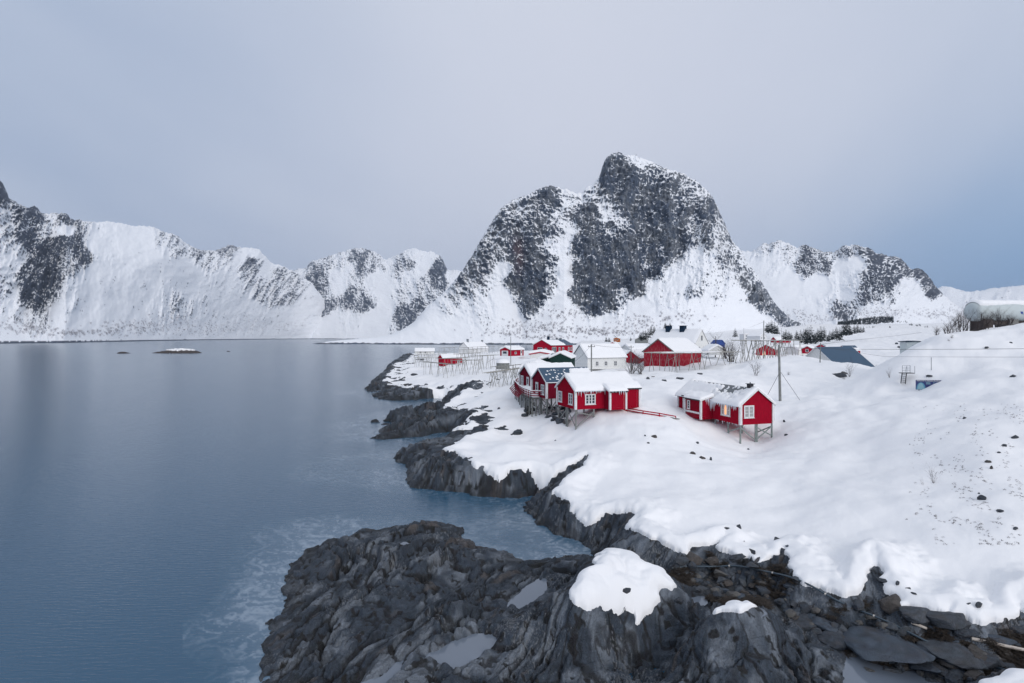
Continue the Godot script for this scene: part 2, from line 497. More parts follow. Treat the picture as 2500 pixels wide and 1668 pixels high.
func plan_terrain() -> void:
	nz_warp = noise_of(41, 1.0, 3)
	nz_fine = noise_of(42, 1.0, 3)
	nz_drift = noise_of(43, 1.0, 2)
	nz_big = noise_of(44, 1.0, 2)
	nz_cell = noise_of(45, 1.0, 1, FastNoiseLite.TYPE_CELLULAR, FastNoiseLite.FRACTAL_NONE)
	nz_cell.cellular_return_type = FastNoiseLite.RETURN_DISTANCE2_SUB
	nz_cellv = noise_of(45, 1.0, 1, FastNoiseLite.TYPE_CELLULAR, FastNoiseLite.FRACTAL_NONE)
	nz_cellv.cellular_return_type = FastNoiseLite.RETURN_CELL_VALUE
	nz_strata = noise_of(46, 1.0, 4, FastNoiseLite.TYPE_SIMPLEX_SMOOTH, FastNoiseLite.FRACTAL_RIDGED)
	nz_rub = noise_of(47, 1.0, 2, FastNoiseLite.TYPE_CELLULAR)
	nz_rub.cellular_return_type = FastNoiseLite.RETURN_DISTANCE
	for e in GAPS:
		var gd := far_of(e[1], 2.6)
		gaps.append([(e[0] - MIDX) / FOC, log(gd), (e[2] + 1.0) / FOC, (e[3] + 1.0) / (e[1] - HORIZON)])
	# smooth sheet through the survey points
	var pts := PackedVector3Array()
	for a in LAND:
		var q := uw(a[0], far_of(a[1], a[2]))
		pts.append(Vector3(q.x, q.y, a[2]))
	for a in LAND_FAR:
		var q := uw(a[0], a[1])
		pts.append(Vector3(q.x, q.y, a[2]))
	g_base = plate(pts)
	var poly := PackedVector2Array()
	for a in COAST:
		poly.append(uw(a[0], far_of(a[1], 0.0)))
	for a in COAST_FAR:
		poly.append(uw(a[0], a[1]))
	g_coast = outline_grid([poly])
	var snows := []
	poly = PackedVector2Array()
	for a in SNOW_EDGE:
		poly.append(uw(a[0], far_of(a[1], a[2] + 0.35)))
	for a in SNOW_FAR:
		poly.append(uw(a[0], a[1]))
	snows.append(poly)
	for cap in CAPS:
		poly = PackedVector2Array()
		for a in cap:
			poly.append(uw(a[0], far_of(a[1], a[2] + 0.2)))
		snows.append(poly)
	g_snow = outline_grid(snows)
	poly = PackedVector2Array()
	for a in BEACH:
		poly.append(uw(a[0], far_of(a[1], 0.9)))
	g_beach = outline_grid([poly])
	var ps := []
	g_pool.resize(GNU * GNW)
	g_pool.fill(-REACH)
	for p in POOLS:
		poly = PackedVector2Array()
		for a in p[1]:
			poly.append(uw(a[0], far_of(a[1], p[0])))
		ps.append(poly)
		var mid := Vector2.ZERO
		for v in poly:
			mid += v / poly.size()
		# water stands at the lowest stretch of the rim
		var rim := []
		for k in poly.size() * 3:
			var v := poly[k / 3].lerp(poly[(k / 3 + 1) % poly.size()], (k % 3) / 3.0)
			var d := exp(v.y)
			rim.append(rock_y(v.x, d, lie(v.x, d)))
		rim.sort()
		pools.append({"y": maxf(rim[int(rim.size() * 0.12)] - 0.03, 0.12), "poly": poly, "mid": mid})
	g_pool = outline_grid(ps)

# thin plate through scattered heights, solved once, laid out on a coarse fan, then smoothed up to the fine one
func plate(pts: PackedVector3Array) -> PackedFloat32Array:
	var n := pts.size()
	var m := n + 3
	var a := []
	for i in m:
		var row := PackedFloat64Array()
		row.resize(m + 1)
		a.append(row)
	for i in n:
		for j in n:
			var r2 := Vector2(pts[i].x - pts[j].x, pts[i].y - pts[j].y).length_squared()
			a[i][j] = r2 * log(r2 + 1e-9) if i != j else 0.004
		a[i][n] = 1.0; a[i][n + 1] = pts[i].x; a[i][n + 2] = pts[i].y
		a[n][i] = 1.0; a[n + 1][i] = pts[i].x; a[n + 2][i] = pts[i].y
		a[i][m] = pts[i].z
	for c in m:
		var best := c
		for r in range(c + 1, m):
			if absf(a[r][c]) > absf(a[best][c]):
				best = r
		var tmp = a[c]; a[c] = a[best]; a[best] = tmp
		var pr: PackedFloat64Array = a[c]
		var inv := 1.0 / pr[c]
		for r in range(c + 1, m):
			var rr: PackedFloat64Array = a[r]
			var f := rr[c] * inv
			if f == 0.0:
				continue
			for k in range(c, m + 1):
				rr[k] -= f * pr[k]
			a[r] = rr
	var x := PackedFloat64Array()
	x.resize(m)
	for c in range(m - 1, -1, -1):
		var s: float = a[c][m]
		for k in range(c + 1, m):
			s -= a[c][k] * x[k]
		x[c] = s / a[c][c]
	var step := 4
	var cu := GNU / step + 4
	var cw := GNW / step + 4
	var coarse := PackedFloat32Array()
	coarse.resize(cu * cw)
	for j in cw:
		var w := GW0 + (j - 1) * GS * step
		for i in cu:
			var u := GU0 + (i - 1) * GS * step
			var s := x[n] + x[n + 1] * u + x[n + 2] * w
			for k in n:
				var p := pts[k]
				var r2 := (p.x - u) * (p.x - u) + (p.y - w) * (p.y - w)
				s += x[k] * r2 * log(r2 + 1e-9)
			coarse[j * cu + i] = s
	var out := PackedFloat32Array()
	out.resize(GNU * GNW)
	for j in GNW:
		var fj := float(j) / step + 1.0
		var j0 := int(fj)
		var ty := fj - j0
		for i in GNU:
			var fi := float(i) / step + 1.0
			var i0 := int(fi)
			var tx := fi - i0
			var cols := PackedFloat32Array([0, 0, 0, 0])
			for q in 4:
				var o := clampi(j0 - 1 + q, 0, cw - 1) * cu
				cols[q] = cubic_interpolate(coarse[o + i0], coarse[o + i0 + 1], coarse[o + i0 - 1], coarse[o + mini(i0 + 2, cu - 1)], tx)
			out[j * GNU + i] = cubic_interpolate(cols[1], cols[2], cols[0], cols[3], ty)
	return out

# signed distance to outlines, inside positive, in fan units
func outline_grid(polys: Array) -> PackedFloat32Array:
	var out := PackedFloat32Array()
	out.resize(GNU * GNW)
	out.fill(-REACH)
	for p: PackedVector2Array in polys:
		var dist := PackedFloat32Array()
		dist.resize(GNU * GNW)
		dist.fill(REACH)
		var n := p.size()
		for e in n:
			var a := p[e]
			var b := p[(e + 1) % n]
			var i0 := clampi(int((minf(a.x, b.x) - REACH - GU0) / GS), 0, GNU - 1)
			var i1 := clampi(int((maxf(a.x, b.x) + REACH - GU0) / GS) + 1, 0, GNU - 1)
			var j0 := clampi(int((minf(a.y, b.y) - REACH - GW0) / GS), 0, GNW - 1)
			var j1 := clampi(int((maxf(a.y, b.y) + REACH - GW0) / GS) + 1, 0, GNW - 1)
			var ab := b - a
			var l2 := maxf(ab.length_squared(), 1e-9)
			for j in range(j0, j1 + 1):
				var dy := GW0 + j * GS - a.y
				for i in range(i0, i1 + 1):
					var dx := GU0 + i * GS - a.x
					var t := clampf((dx * ab.x + dy * ab.y) / l2, 0.0, 1.0)
					var ex := dx - ab.x * t
					var ey := dy - ab.y * t
					var dd := sqrt(ex * ex + ey * ey)
					var k := j * GNU + i
					if dd < dist[k]:
						dist[k] = dd
		for j in GNW:
			var w := GW0 + j * GS + 1e-5
			var cross := PackedFloat32Array()
			for e in n:
				var a := p[e]
				var b := p[(e + 1) % n]
				if (a.y > w) != (b.y > w):
					cross.append(a.x + (b.x - a.x) * (w - a.y) / (b.y - a.y))
			cross.sort()
			var c := 0
			var inside := false
			for i in GNU:
				var u := GU0 + i * GS
				while c < cross.size() and cross[c] < u:
					inside = not inside
					c += 1
				var v := dist[j * GNU + i] if inside else -dist[j * GNU + i]
				if v > out[j * GNU + i]:
					out[j * GNU + i] = v
	return out

func read(g: PackedFloat32Array, u: float, w: float) -> float:
	var fi := clampf((u - GU0) / GS, 0.0, GNU - 1.001)
	var fj := clampf((w - GW0) / GS, 0.0, GNW - 1.001)
	var i := int(fi)
	var j := int(fj)
	var tx := fi - i
	var ty := fj - j
	var k := j * GNU + i
	return (g[k] * (1.0 - tx) + g[k + 1] * tx) * (1.0 - ty) + (g[k + GNU] * (1.0 - tx) + g[k + GNU + 1] * tx) * ty

func saw(t: float) -> float:
	var f := t - floorf(t)
	return f / 0.82 if f < 0.82 else (1.0 - f) / 0.18

# distance measured in steps that grow with it, so that noise keeps its grain in the view
func paced(d: float, unit: float, lo: float, hi: float) -> float:
	var a := unit * lo
	var b := unit * hi
	if d < a:
		return d / lo
	if d < b:
		return unit + unit * log(d / a)
	return unit + unit * log(hi / lo) + (d - b) / hi

# ground without its relief: [height, metres inside the coast, metres inside the snow]
func lie(u: float, d: float) -> Vector3:
	var w := log(d)
	var x := u * d
	var big := clampf(d / 45.0, 0.8, 3.0)
	var pd := paced(d, 45.0, 0.8, 3.0)
	var wx := nz_warp.get_noise_2d(x * 0.33 / big, pd * 0.33) * 0.55 * big + nz_drift.get_noise_2d(x * 0.9, d * 0.9 + 50.0) * 0.22
	var wy := nz_warp.get_noise_2d(x * 0.33 / big + 90.0, pd * 0.33) * 0.55 * big
	var u2 := u + wx / d
	var w2 := w + wy / d
	var c := read(g_coast, u2, w2) * d
	var s := read(g_snow, u2, w2) * d
	# the survey gives the top of the snow; the ground lies that much lower
	gap_rise = 0.0
	if gaps.size() > 0 and d < 66.0:
		for g in gaps:
			var gx: float = absf(u - g[0]) / g[2]
			if gx < 2.0:
				var gy: float = absf(w - g[1]) / g[3]
				if gy < 2.0:
					var gr := sqrt(gx * gx + gy * gy) - 0.9 + clampf(wx, -0.5, 0.5) * 0.4 + nz_warp.get_noise_2d(x * 2.5, d * 2.5) * 0.5
					s = minf(s, gr * 4.5)
					gap_rise = maxf(gap_rise, clampf(-gr * 1.6, 0.0, 1.0))
	var y := read(g_base, u, w) - smoothstep(0.0, 3.5, s) * (ledge(d) + 0.5)
	if d < 46.0:
		y *= lerpf(0.78, 1.0, maxf(smoothstep(38.0, 46.0, d), smoothstep(-3.0, -0.5, s)))
	# the shore falls to the water
	var shore := c * 0.95 - 0.05 if c < 0.0 else c * (0.42 if d < 42.0 else 0.62) + 0.08
	if c < 0.0:
		y = maxf(shore, -4.0)
	elif shore < y:
		y = lerpf(shore, y, smoothstep(0.0, 3.2, c) * 0.55)
		y = maxf(minf(y, shore + 0.3), 0.0)
	return Vector3(y, c, s)

func snow_depth(s: float, u: float, d: float) -> float:
	var x := u * d
	var t := 0.50 + 0.22 * nz_drift.get_noise_2d(x * 0.16, d * 0.16)
	var t2 := pow(sin(PI * 0.5 * clampf(s / 1.1, 0.0, 1.0)), 0.75) * t
	return t2 + smoothstep(0.5, 7.0, s) * (0.34 * nz_drift.get_noise_2d(x * 0.085 + 7.0, d * 0.06) + 0.07 * nz_drift.get_noise_2d(x * 0.3 + 17.0, d * 0.22) + 0.04 * absf(nz_drift.get_noise_2d(x * 0.16 + d * 0.07, d * 0.30 - x * 0.1))) * clampf(d / 30.0, 0.6, 2.2)

func ground_u(u: float, d: float) -> float:
	var l := lie(u, d)
	var step := ledge(d) * smoothstep(-1.5, 0.15, l.z) * smoothstep(0.0, 1.0, l.y)
	if l.z > 0.0:
		return l.x + step + snow_depth(l.z, u, d)
	return l.x + step + 0.1

func ledge(d: float) -> float:
	return lerpf(0.95, 0.45, smoothstep(30.0, 44.0, d))

# snow surface under a point of the place
func ground(x: float, z: float) -> float:
	return ground_u(x / -z, -z)

# where the line of sight through a point of the view first meets the snow
func meet(px: float, py: float, d0 := 18.0, d1 := 400.0) -> Vector3:
	var u := (px - MIDX) / FOC
	var k := (py - HORIZON) / FOC
	var d := d0
	var last := d0
	while d < d1:
		if EYE - k * d < ground_u(u, d):
			var lo := last
			var hi := d
			for it in 14:
				var m := (lo + hi) * 0.5
				if EYE - k * m < ground_u(u, m): hi = m
				else: lo = m
			return Vector3(u * hi, ground_u(u, hi), -hi)
		last = d
		d *= 1.012
	return Vector3(u * d1, ground_u(u, d1), -d1)

func rows_of_fan(d_near: float, d_mid: float, d_far: float, near_px: float, ratio: float, ratio_far: float) -> PackedFloat32Array:
	var rows := PackedFloat32Array()
	var p := 19500.0 / d_near
	while p > 19500.0 / d_mid:
		rows.append(19500.0 / p)
		p -= near_px
	var d := 19500.0 / p
	while d < d_far:
		rows.append(d)
		d *= ratio if d < 420.0 else ratio_far
	rows.append(d_far)
	return rows

# the bare rock: slabs that dip to one side, broken into rounded blocks by cracks. Leaves what the colours need in rv_*.
var gap_rise := 0.0
var rv_a2 := 0.0
var rv_strike := 0.0
var rv_tiny := 0.0
var rv_beach := 0.0
var rv_crack := 0.0
var rv_cell := 0.0
func rock_y(u: float, d: float, l: Vector3) -> float:
	var w := log(d)
	var x := u * d
	var s := l.z
	var c := l.y
	var y := l.x + ledge(d) * smoothstep(-1.5, 0.15, s) * smoothstep(0.0, 1.0, c)
	var y_lie := y
	var sc := clampf(d / 38.0, 0.75, 2.2)
	var pd := paced(d, 38.0, 0.75, 2.2)
	var strike := x / sc * 0.5 + pd * 0.866
	var across := x / sc * 0.866 - pd * 0.5
	var wob := nz_big.get_noise_2d(strike * 0.055, across * 0.13) * 3.0 + nz_fine.get_noise_2d(strike * 0.16, across * 0.45) * 0.55
	var a2 := across + wob
	var j1 := nz_fine.get_noise_2d(strike * 0.5 + 7.0, across * 0.5) * 0.55
	var j2 := nz_fine.get_noise_2d(strike * 0.5 + 37.0, across * 0.5) * 0.55
	var cx := (strike + j1) * 0.26
	var cy := (a2 + j2) * 0.62
	var f1 := nz_cell.get_noise_2d(cx, cy) + 1.0
	var v1 := nz_cellv.get_noise_2d(cx, cy)
	var f2 := nz_cell.get_noise_2d(cx * 2.7 + 40.0, cy * 2.7)  + 1.0
	var v2 := nz_cellv.get_noise_2d(cx * 2.7 + 40.0, cy * 2.7)
	var amp := 0.95 + 0.55 * nz_big.get_noise_2d(strike * 0.09 + 30.0, across * 0.11)
	var big := saw(a2 * 0.36 + 0.5 * nz_big.get_noise_2d(strike * 0.06, across * 0.05 + 11.0))
	var thin := saw(a2 * 2.9 + 0.8 * nz_big.get_noise_2d(strike * 0.2 + 15.0, across * 0.3) + v1 * 3.0)
	var tiny := nz_fine.get_noise_2d(x * 2.6, d * 2.6)
	var round1 := smoothstep(0.0, 0.32, f1)
	var round2 := smoothstep(0.0, 0.35, f2)
	var relief := (big * 0.42 + v1 * 0.20 + round1 * 0.34 + (v2 * 0.07 + round2 * 0.15) * (0.5 + 0.5 * round1) + thin * 0.055 + 0.30 * nz_big.get_noise_2d(strike * 0.16 + 50.0, across * 0.3) - 0.28) * amp + tiny * 0.045
	relief *= sc
	var kb := 0.0
	if d < 40.0:
		kb = smoothstep(-0.4, 0.8, read(g_beach, u, w) * d) * smoothstep(-0.9, -1.7, s)
		if kb > 0.0:
			var rub := nz_rub.get_noise_2d(x * 1.5, d * 1.5)
			relief = lerpf(relief, 0.07 * tiny + 0.16 * nz_fine.get_noise_2d(x * 0.5, d * 0.5) - 0.14 * rub - 0.02, kb)
	var fade := smoothstep(-0.1, 1.1, c)
	# faces that fall steeply are smoother across and stepped in layers instead
	var wall := maxf(smoothstep(-2.4, -0.9, s), 1.0 - smoothstep(0.8, 3.0, c)) * (1.0 - kb)
	y += (relief - lerpf(0.46, 0.10, smoothstep(38.0, 46.0, d)) * sc * (1.0 - kb)) * fade * lerpf(1.0, 0.42, wall)
	if kb < 1.0 and c > -1.0:
		var lay := 0.34 * sc
		var t := (y + (strike * 0.10 + a2 * 0.05 + v1 * 0.5 + nz_fine.get_noise_2d(strike * 0.3, across * 0.3 + 20.0) * 0.35) * sc) / lay
		var f := t - floorf(t)
		y += (smoothstep(0.30, 0.92, f) - f) * lay * lerpf(0.55, 0.95, wall) * (1.0 - kb)
	var lev := read(g_pool, u, w) * d if d < 45.0 else -1.0
	if lev > -0.35:
		var py := pool_height(u, w)
		var dip := smoothstep(-0.35, 0.12, lev + tiny * 0.12)
		y = lerpf(y, minf(y, py - 0.13 + round1 * 0.06 + tiny * 0.05), dip)
	# rock reaches up to the underside of the snow along its edge, and stands out in the gaps
	if s > -0.9 and s < 0.8:
		y = maxf(y, y_lie - 0.06)
	if gap_rise > 0.0:
		y = maxf(y, y_lie + gap_rise * (0.30 + 0.25 * tiny + 0.2 * v2))
	y += 0.24 * smoothstep(50.0, 80.0, d) * smoothstep(0.2, 1.4, c)
	rv_a2 = a2
	rv_strike = strike
	rv_tiny = tiny
	rv_beach = kb
	rv_crack = minf(round1, 0.4 + 0.6 * round2)
	rv_cell = v1
	return y

func build_rock_shore() -> void:
	var rows := rows_of_fan(17.0, 75.0, 620.0, 1.6 / FINE, 1.0 + 0.0055 / FINE, 1.02)
	var nx := int(1085 * FINE)
	var u0 := -0.56
	var u1 := 1.22
	var ny := rows.size()
	var pos := PackedVector3Array()
	var col := PackedColorArray()
	var keep := PackedByteArray()
	pos.resize(nx * ny)
	col.resize(nx * ny)
	keep.resize(nx * ny)
	var blue := Color(0.036, 0.050, 0.071)
	var brown := Color(0.088, 0.080, 0.080)
	var pale := Color(0.155, 0.180, 0.215)
	var weed := Color(0.006, 0.006, 0.007)
	var gravel := Color(0.030, 0.033, 0.038)
	var kelp := Color(0.040, 0.033, 0.028)
	for j in ny:
		var d := rows[j]
		var w := log(d)
		var sc := clampf(d / 38.0, 0.75, 2.2)
		for i in nx:
			var k := j * nx + i
			var u := u0 + (u1 - u0) * i / (nx - 1)
			var x := u * d
			# far inside the snow or far out to sea nothing is drawn
			var quick := read(g_snow, u, w) * d
			var c0 := read(g_coast, u, w) * d
			if quick > 3.5 + d * 0.02 or c0 < -5.0 - d * 0.03:
				pos[k] = Vector3(x, -3.0, -d)
				col[k] = blue
				continue
			keep[k] = 1
			var l := lie(u, d)
			var c := l.y
			var y := rock_y(u, d, l)
			pos[k] = Vector3(x + rv_tiny * 0.04, y, -d)
			# colour of the stone
			var v1 := nz_big.get_noise_2d(rv_strike * 0.14 + 70.0, rv_a2 * 0.5) + rv_cell * 0.35
			var v2 := nz_fine.get_noise_2d(x * 0.55 + 40.0, d * 0.55)
			var cc := blue.lerp(brown, smoothstep(0.40, 0.85, v1 + v2 * 0.4))
			cc = cc.lerp(pale, smoothstep(-0.05, 0.6, -v1 + v2 * 0.7))
			var vein := nz_strata.get_noise_2d(rv_strike * 0.3, rv_a2 * 2.4)
			cc = cc * (0.72 + 0.62 * vein)
			# joints between the blocks taken most of the way to near-black
			cc = cc.lerp(weed, (1.0 - smoothstep(0.02, 0.30, rv_crack)) * 0.75)
			var v3 := nz_fine.get_noise_2d(x * 0.9 + 140.0, d * 0.9)
			if v3 > 0.36 and c > 0.4:
				cc = cc.lerp(weed, smoothstep(0.36, 0.42, v3) * 0.92)
			# barnacles and salt in speckles
			var v4 := nz_big.get_noise_2d(x * 0.22 + 9.0, d * 0.22)
			var v5 := nz_fine.get_noise_2d(x * 9.0, d * 9.0)
			if d < 60.0 and v5 + v4 * 0.9 > 0.55:
				cc = cc.lerp(Color(0.20, 0.215, 0.235), smoothstep(0.55, 0.75, v5 + v4 * 0.9) * 0.7)
			# black lichen and slime of the tidal belt, with a ragged upper limit
			if y < 0.42 * sc + v2 * 0.5 and c < 4.0:
				cc = cc * 0.55
			if rv_beach > 0.0:
				var kk := smoothstep(-0.05, 0.12, v2 + nz_big.get_noise_2d(x * 0.16, d * 0.16 + 60.0) * 0.8)
				cc = cc.lerp(gravel.lerp(kelp, kk) * (0.7 + 0.8 * (v5 * 0.5 + 0.5)), rv_beach)
			cc.a = 1.0
			col[k] = cc
	var o := put("rock_shore", grid_mesh(pos, nx, ny, col, keep), mats.shore_rock)
	tag(o, "", "", "", "structure")

func pool_height(u: float, w: float) -> float:
	var best := 0.0
	var near := 1e9
	for p in pools:
		var dd: float = (p.mid as Vector2).distance_squared_to(Vector2(u, w))
		if dd < near:
			near = dd
			best = p.y
	return best

func build_snow_field() -> void:
	var rows := rows_of_fan(17.0, 75.0, 2300.0, 2.3 / FINE, 1.0 + 0.0075 / FINE, 1.02)
	var nx := int(790 * FINE)
	var u0 := -0.30
	var u1 := 1.24
	var ny := rows.size()
	var pos := PackedVector3Array()
	var keep := PackedByteArray()
	pos.resize(nx * ny)
	keep.resize(nx * ny)
	for j in ny:
		var d := rows[j]
		var w := log(d)
		for i in nx:
			var k := j * nx + i
			var u := u0 + (u1 - u0) * i / (nx - 1)
			var x := u * d
			if read(g_snow, u, w) * d < -1.5 - d * 0.02:
				pos[k] = Vector3(x, -5.0, -d)
				continue
			var l := lie(u, d)
			var s := l.z
			var y := l.x + ledge(d) * smoothstep(-1.5, 0.15, s) * smoothstep(0.0, 1.0, l.y)
			if s > 0.0:
				keep[k] = 1
				y += snow_depth(s, u, d)
				if d < 130.0:
					y += smoothstep(0.3, 3.0, s) * (0.020 * nz_fine.get_noise_2d(x * 0.9, d * 0.6) + 0.012 * nz_fine.get_noise_2d(x * 2.2, d * 1.6))
				elif d > 250.0:
					y += smoothstep(250.0, 900.0, d) * 3.0 * nz_big.get_noise_2d(x * 0.012, d * 0.012)
			else:
				y += maxf(s * 9.0, -1.4) - 0.05
			pos[k] = Vector3(x, y, -d)
	var o := put("snow_ground", grid_mesh(pos, nx, ny, PackedColorArray(), keep), mats.snow)
	tag(o, "", "", "", "structure")

# ---------------------------------------------------------------- the sea and the pools
func build_sea() -> void:
	var rows := rows_of_fan(15.0, 190.0, 12000.0, 2.6 / FINE, 1.02, 1.10)
	var us := PackedFloat32Array([-9.0, -4.0, -2.4, -1.7, -1.3])
	var n := int(430 * FINE)
	for i in n:
		us.append(-1.08 + (0.36 + 1.08) * i / (n - 1))
	us.append_array([0.6, 1.0, 2.0, 5.0])
	var nx := us.size()
	var ny := rows.size()
	var pos := PackedVector3Array()
	var col := PackedColorArray()
	pos.resize(nx * ny)
	col.resize(nx * ny)
	var deep := Color(0.005, 0.066, 0.132)
	var foam := Color(0.27, 0.34, 0.42)
	var ns := noise_of(61, 1.0, 4, FastNoiseLite.TYPE_SIMPLEX_SMOOTH, FastNoiseLite.FRACTAL_RIDGED)
	for j in ny:
		var d := rows[j]
		var w := log(d)
		for i in nx:
			var k := j * nx + i
			var u := us[i]
			var x := u * d
			pos[k] = Vector3(x, 0.0, -d)
			var cc := deep
			if u > -0.62 and d < 190.0:
				var c := -read(g_coast, u, w) * d
				if c > -3.0 and c < 14.0:
					var sc := clampf(d / 40.0, 0.8, 2.5)
					var pd := paced(d, 40.0, 0.8, 2.5)
					var qx := nz_big.get_noise_2d(x * 0.20 / sc, pd * 0.20) * 2.0 + nz_fine.get_noise_2d(x * 0.6 / sc, pd * 0.6) * 0.7
					var qy := nz_big.get_noise_2d(x * 0.20 / sc + 30.0, pd * 0.20) * 2.0 + nz_fine.get_noise_2d(x * 0.6 / sc + 30.0, pd * 0.6) * 0.7
					var f := ns.get_noise_2d((x / sc + qx) * 0.22, (pd + qy) * 0.40) * 0.5 + 0.5
					var lace := ns.get_noise_2d((x / sc + qx) * 0.7 + 9.0, (pd + qy) * 1.1) * 0.5 + 0.5
					var patch := nz_big.get_noise_2d(x * 0.06 + 3.0, d * 0.06 + 8.0) * 0.5 + 0.5
					var reach := (1.0 - smoothstep(0.0, (1.8 + 9.0 * patch * patch * 1.6) * sc, maxf(c, 0.0)))
					var wisp := (smoothstep(0.62, 1.0, f) * 0.55 + smoothstep(0.70, 1.0, lace) * 0.50) * reach
					var veil := reach * reach * (0.05 + 0.14 * patch)
					cc = deep.lerp(foam, clampf((wisp * (0.2 + patch) + veil) * (1.0 + 0.9 * smoothstep(46.0, 32.0, d)), 0.0, 0.75))
			cc.a = 1.0
			col[k] = cc
	var o := put("sea_water", grid_mesh(pos, nx, ny, col), mats.sea)
	tag(o, "", "", "", "structure")
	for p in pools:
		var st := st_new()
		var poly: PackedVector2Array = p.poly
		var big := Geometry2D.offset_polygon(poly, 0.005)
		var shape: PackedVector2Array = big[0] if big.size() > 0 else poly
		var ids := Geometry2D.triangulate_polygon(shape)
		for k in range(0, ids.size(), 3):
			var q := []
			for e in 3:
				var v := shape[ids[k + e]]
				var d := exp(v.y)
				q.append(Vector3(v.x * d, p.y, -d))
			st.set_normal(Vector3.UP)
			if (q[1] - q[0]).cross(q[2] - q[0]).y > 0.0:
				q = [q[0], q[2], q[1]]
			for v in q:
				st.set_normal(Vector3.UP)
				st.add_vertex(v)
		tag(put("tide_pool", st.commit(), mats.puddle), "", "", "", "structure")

# ---------------------------------------------------------------- mountains
# Each is a sheet: columns run round the valley, rows climb from the foot over the crest and down behind.
func poly_at(line: Array, px: float, what := 1) -> float:
	if px <= line[0][0]:
		return line[0][what]
	for k in line.size() - 1:
		if px <= line[k + 1][0]:
			var t: float = (px - line[k][0]) / maxf(line[k + 1][0] - line[k][0], 0.001)
			return lerpf(line[k][what], line[k + 1][what], t)
	return line[line.size() - 1][what]

func shares(points: Array, x0: float, x1: float, nx: int, y0: float, y1: float, ny: int) -> PackedFloat32Array:
	# how much bare rock shows, from samples [column, row, share, optional reach]
	var g := PackedFloat32Array()
	g.resize(nx * ny)
	for j in ny:
		var y := lerpf(y0, y1, float(j) / (ny - 1))
		for i in nx:
			var x := lerpf(x0, x1, float(i) / (nx - 1))
			var s := 0.0
			var t := 0.0
			for p in points:
				var r2: float = (p[0] - x) * (p[0] - x) + (p[1] - y) * (p[1] - y) + 16.0
				var q := 1.0 / (r2 * r2)
				s += q * p[2]
				t += q
			g[j * nx + i] = s / t
	return g

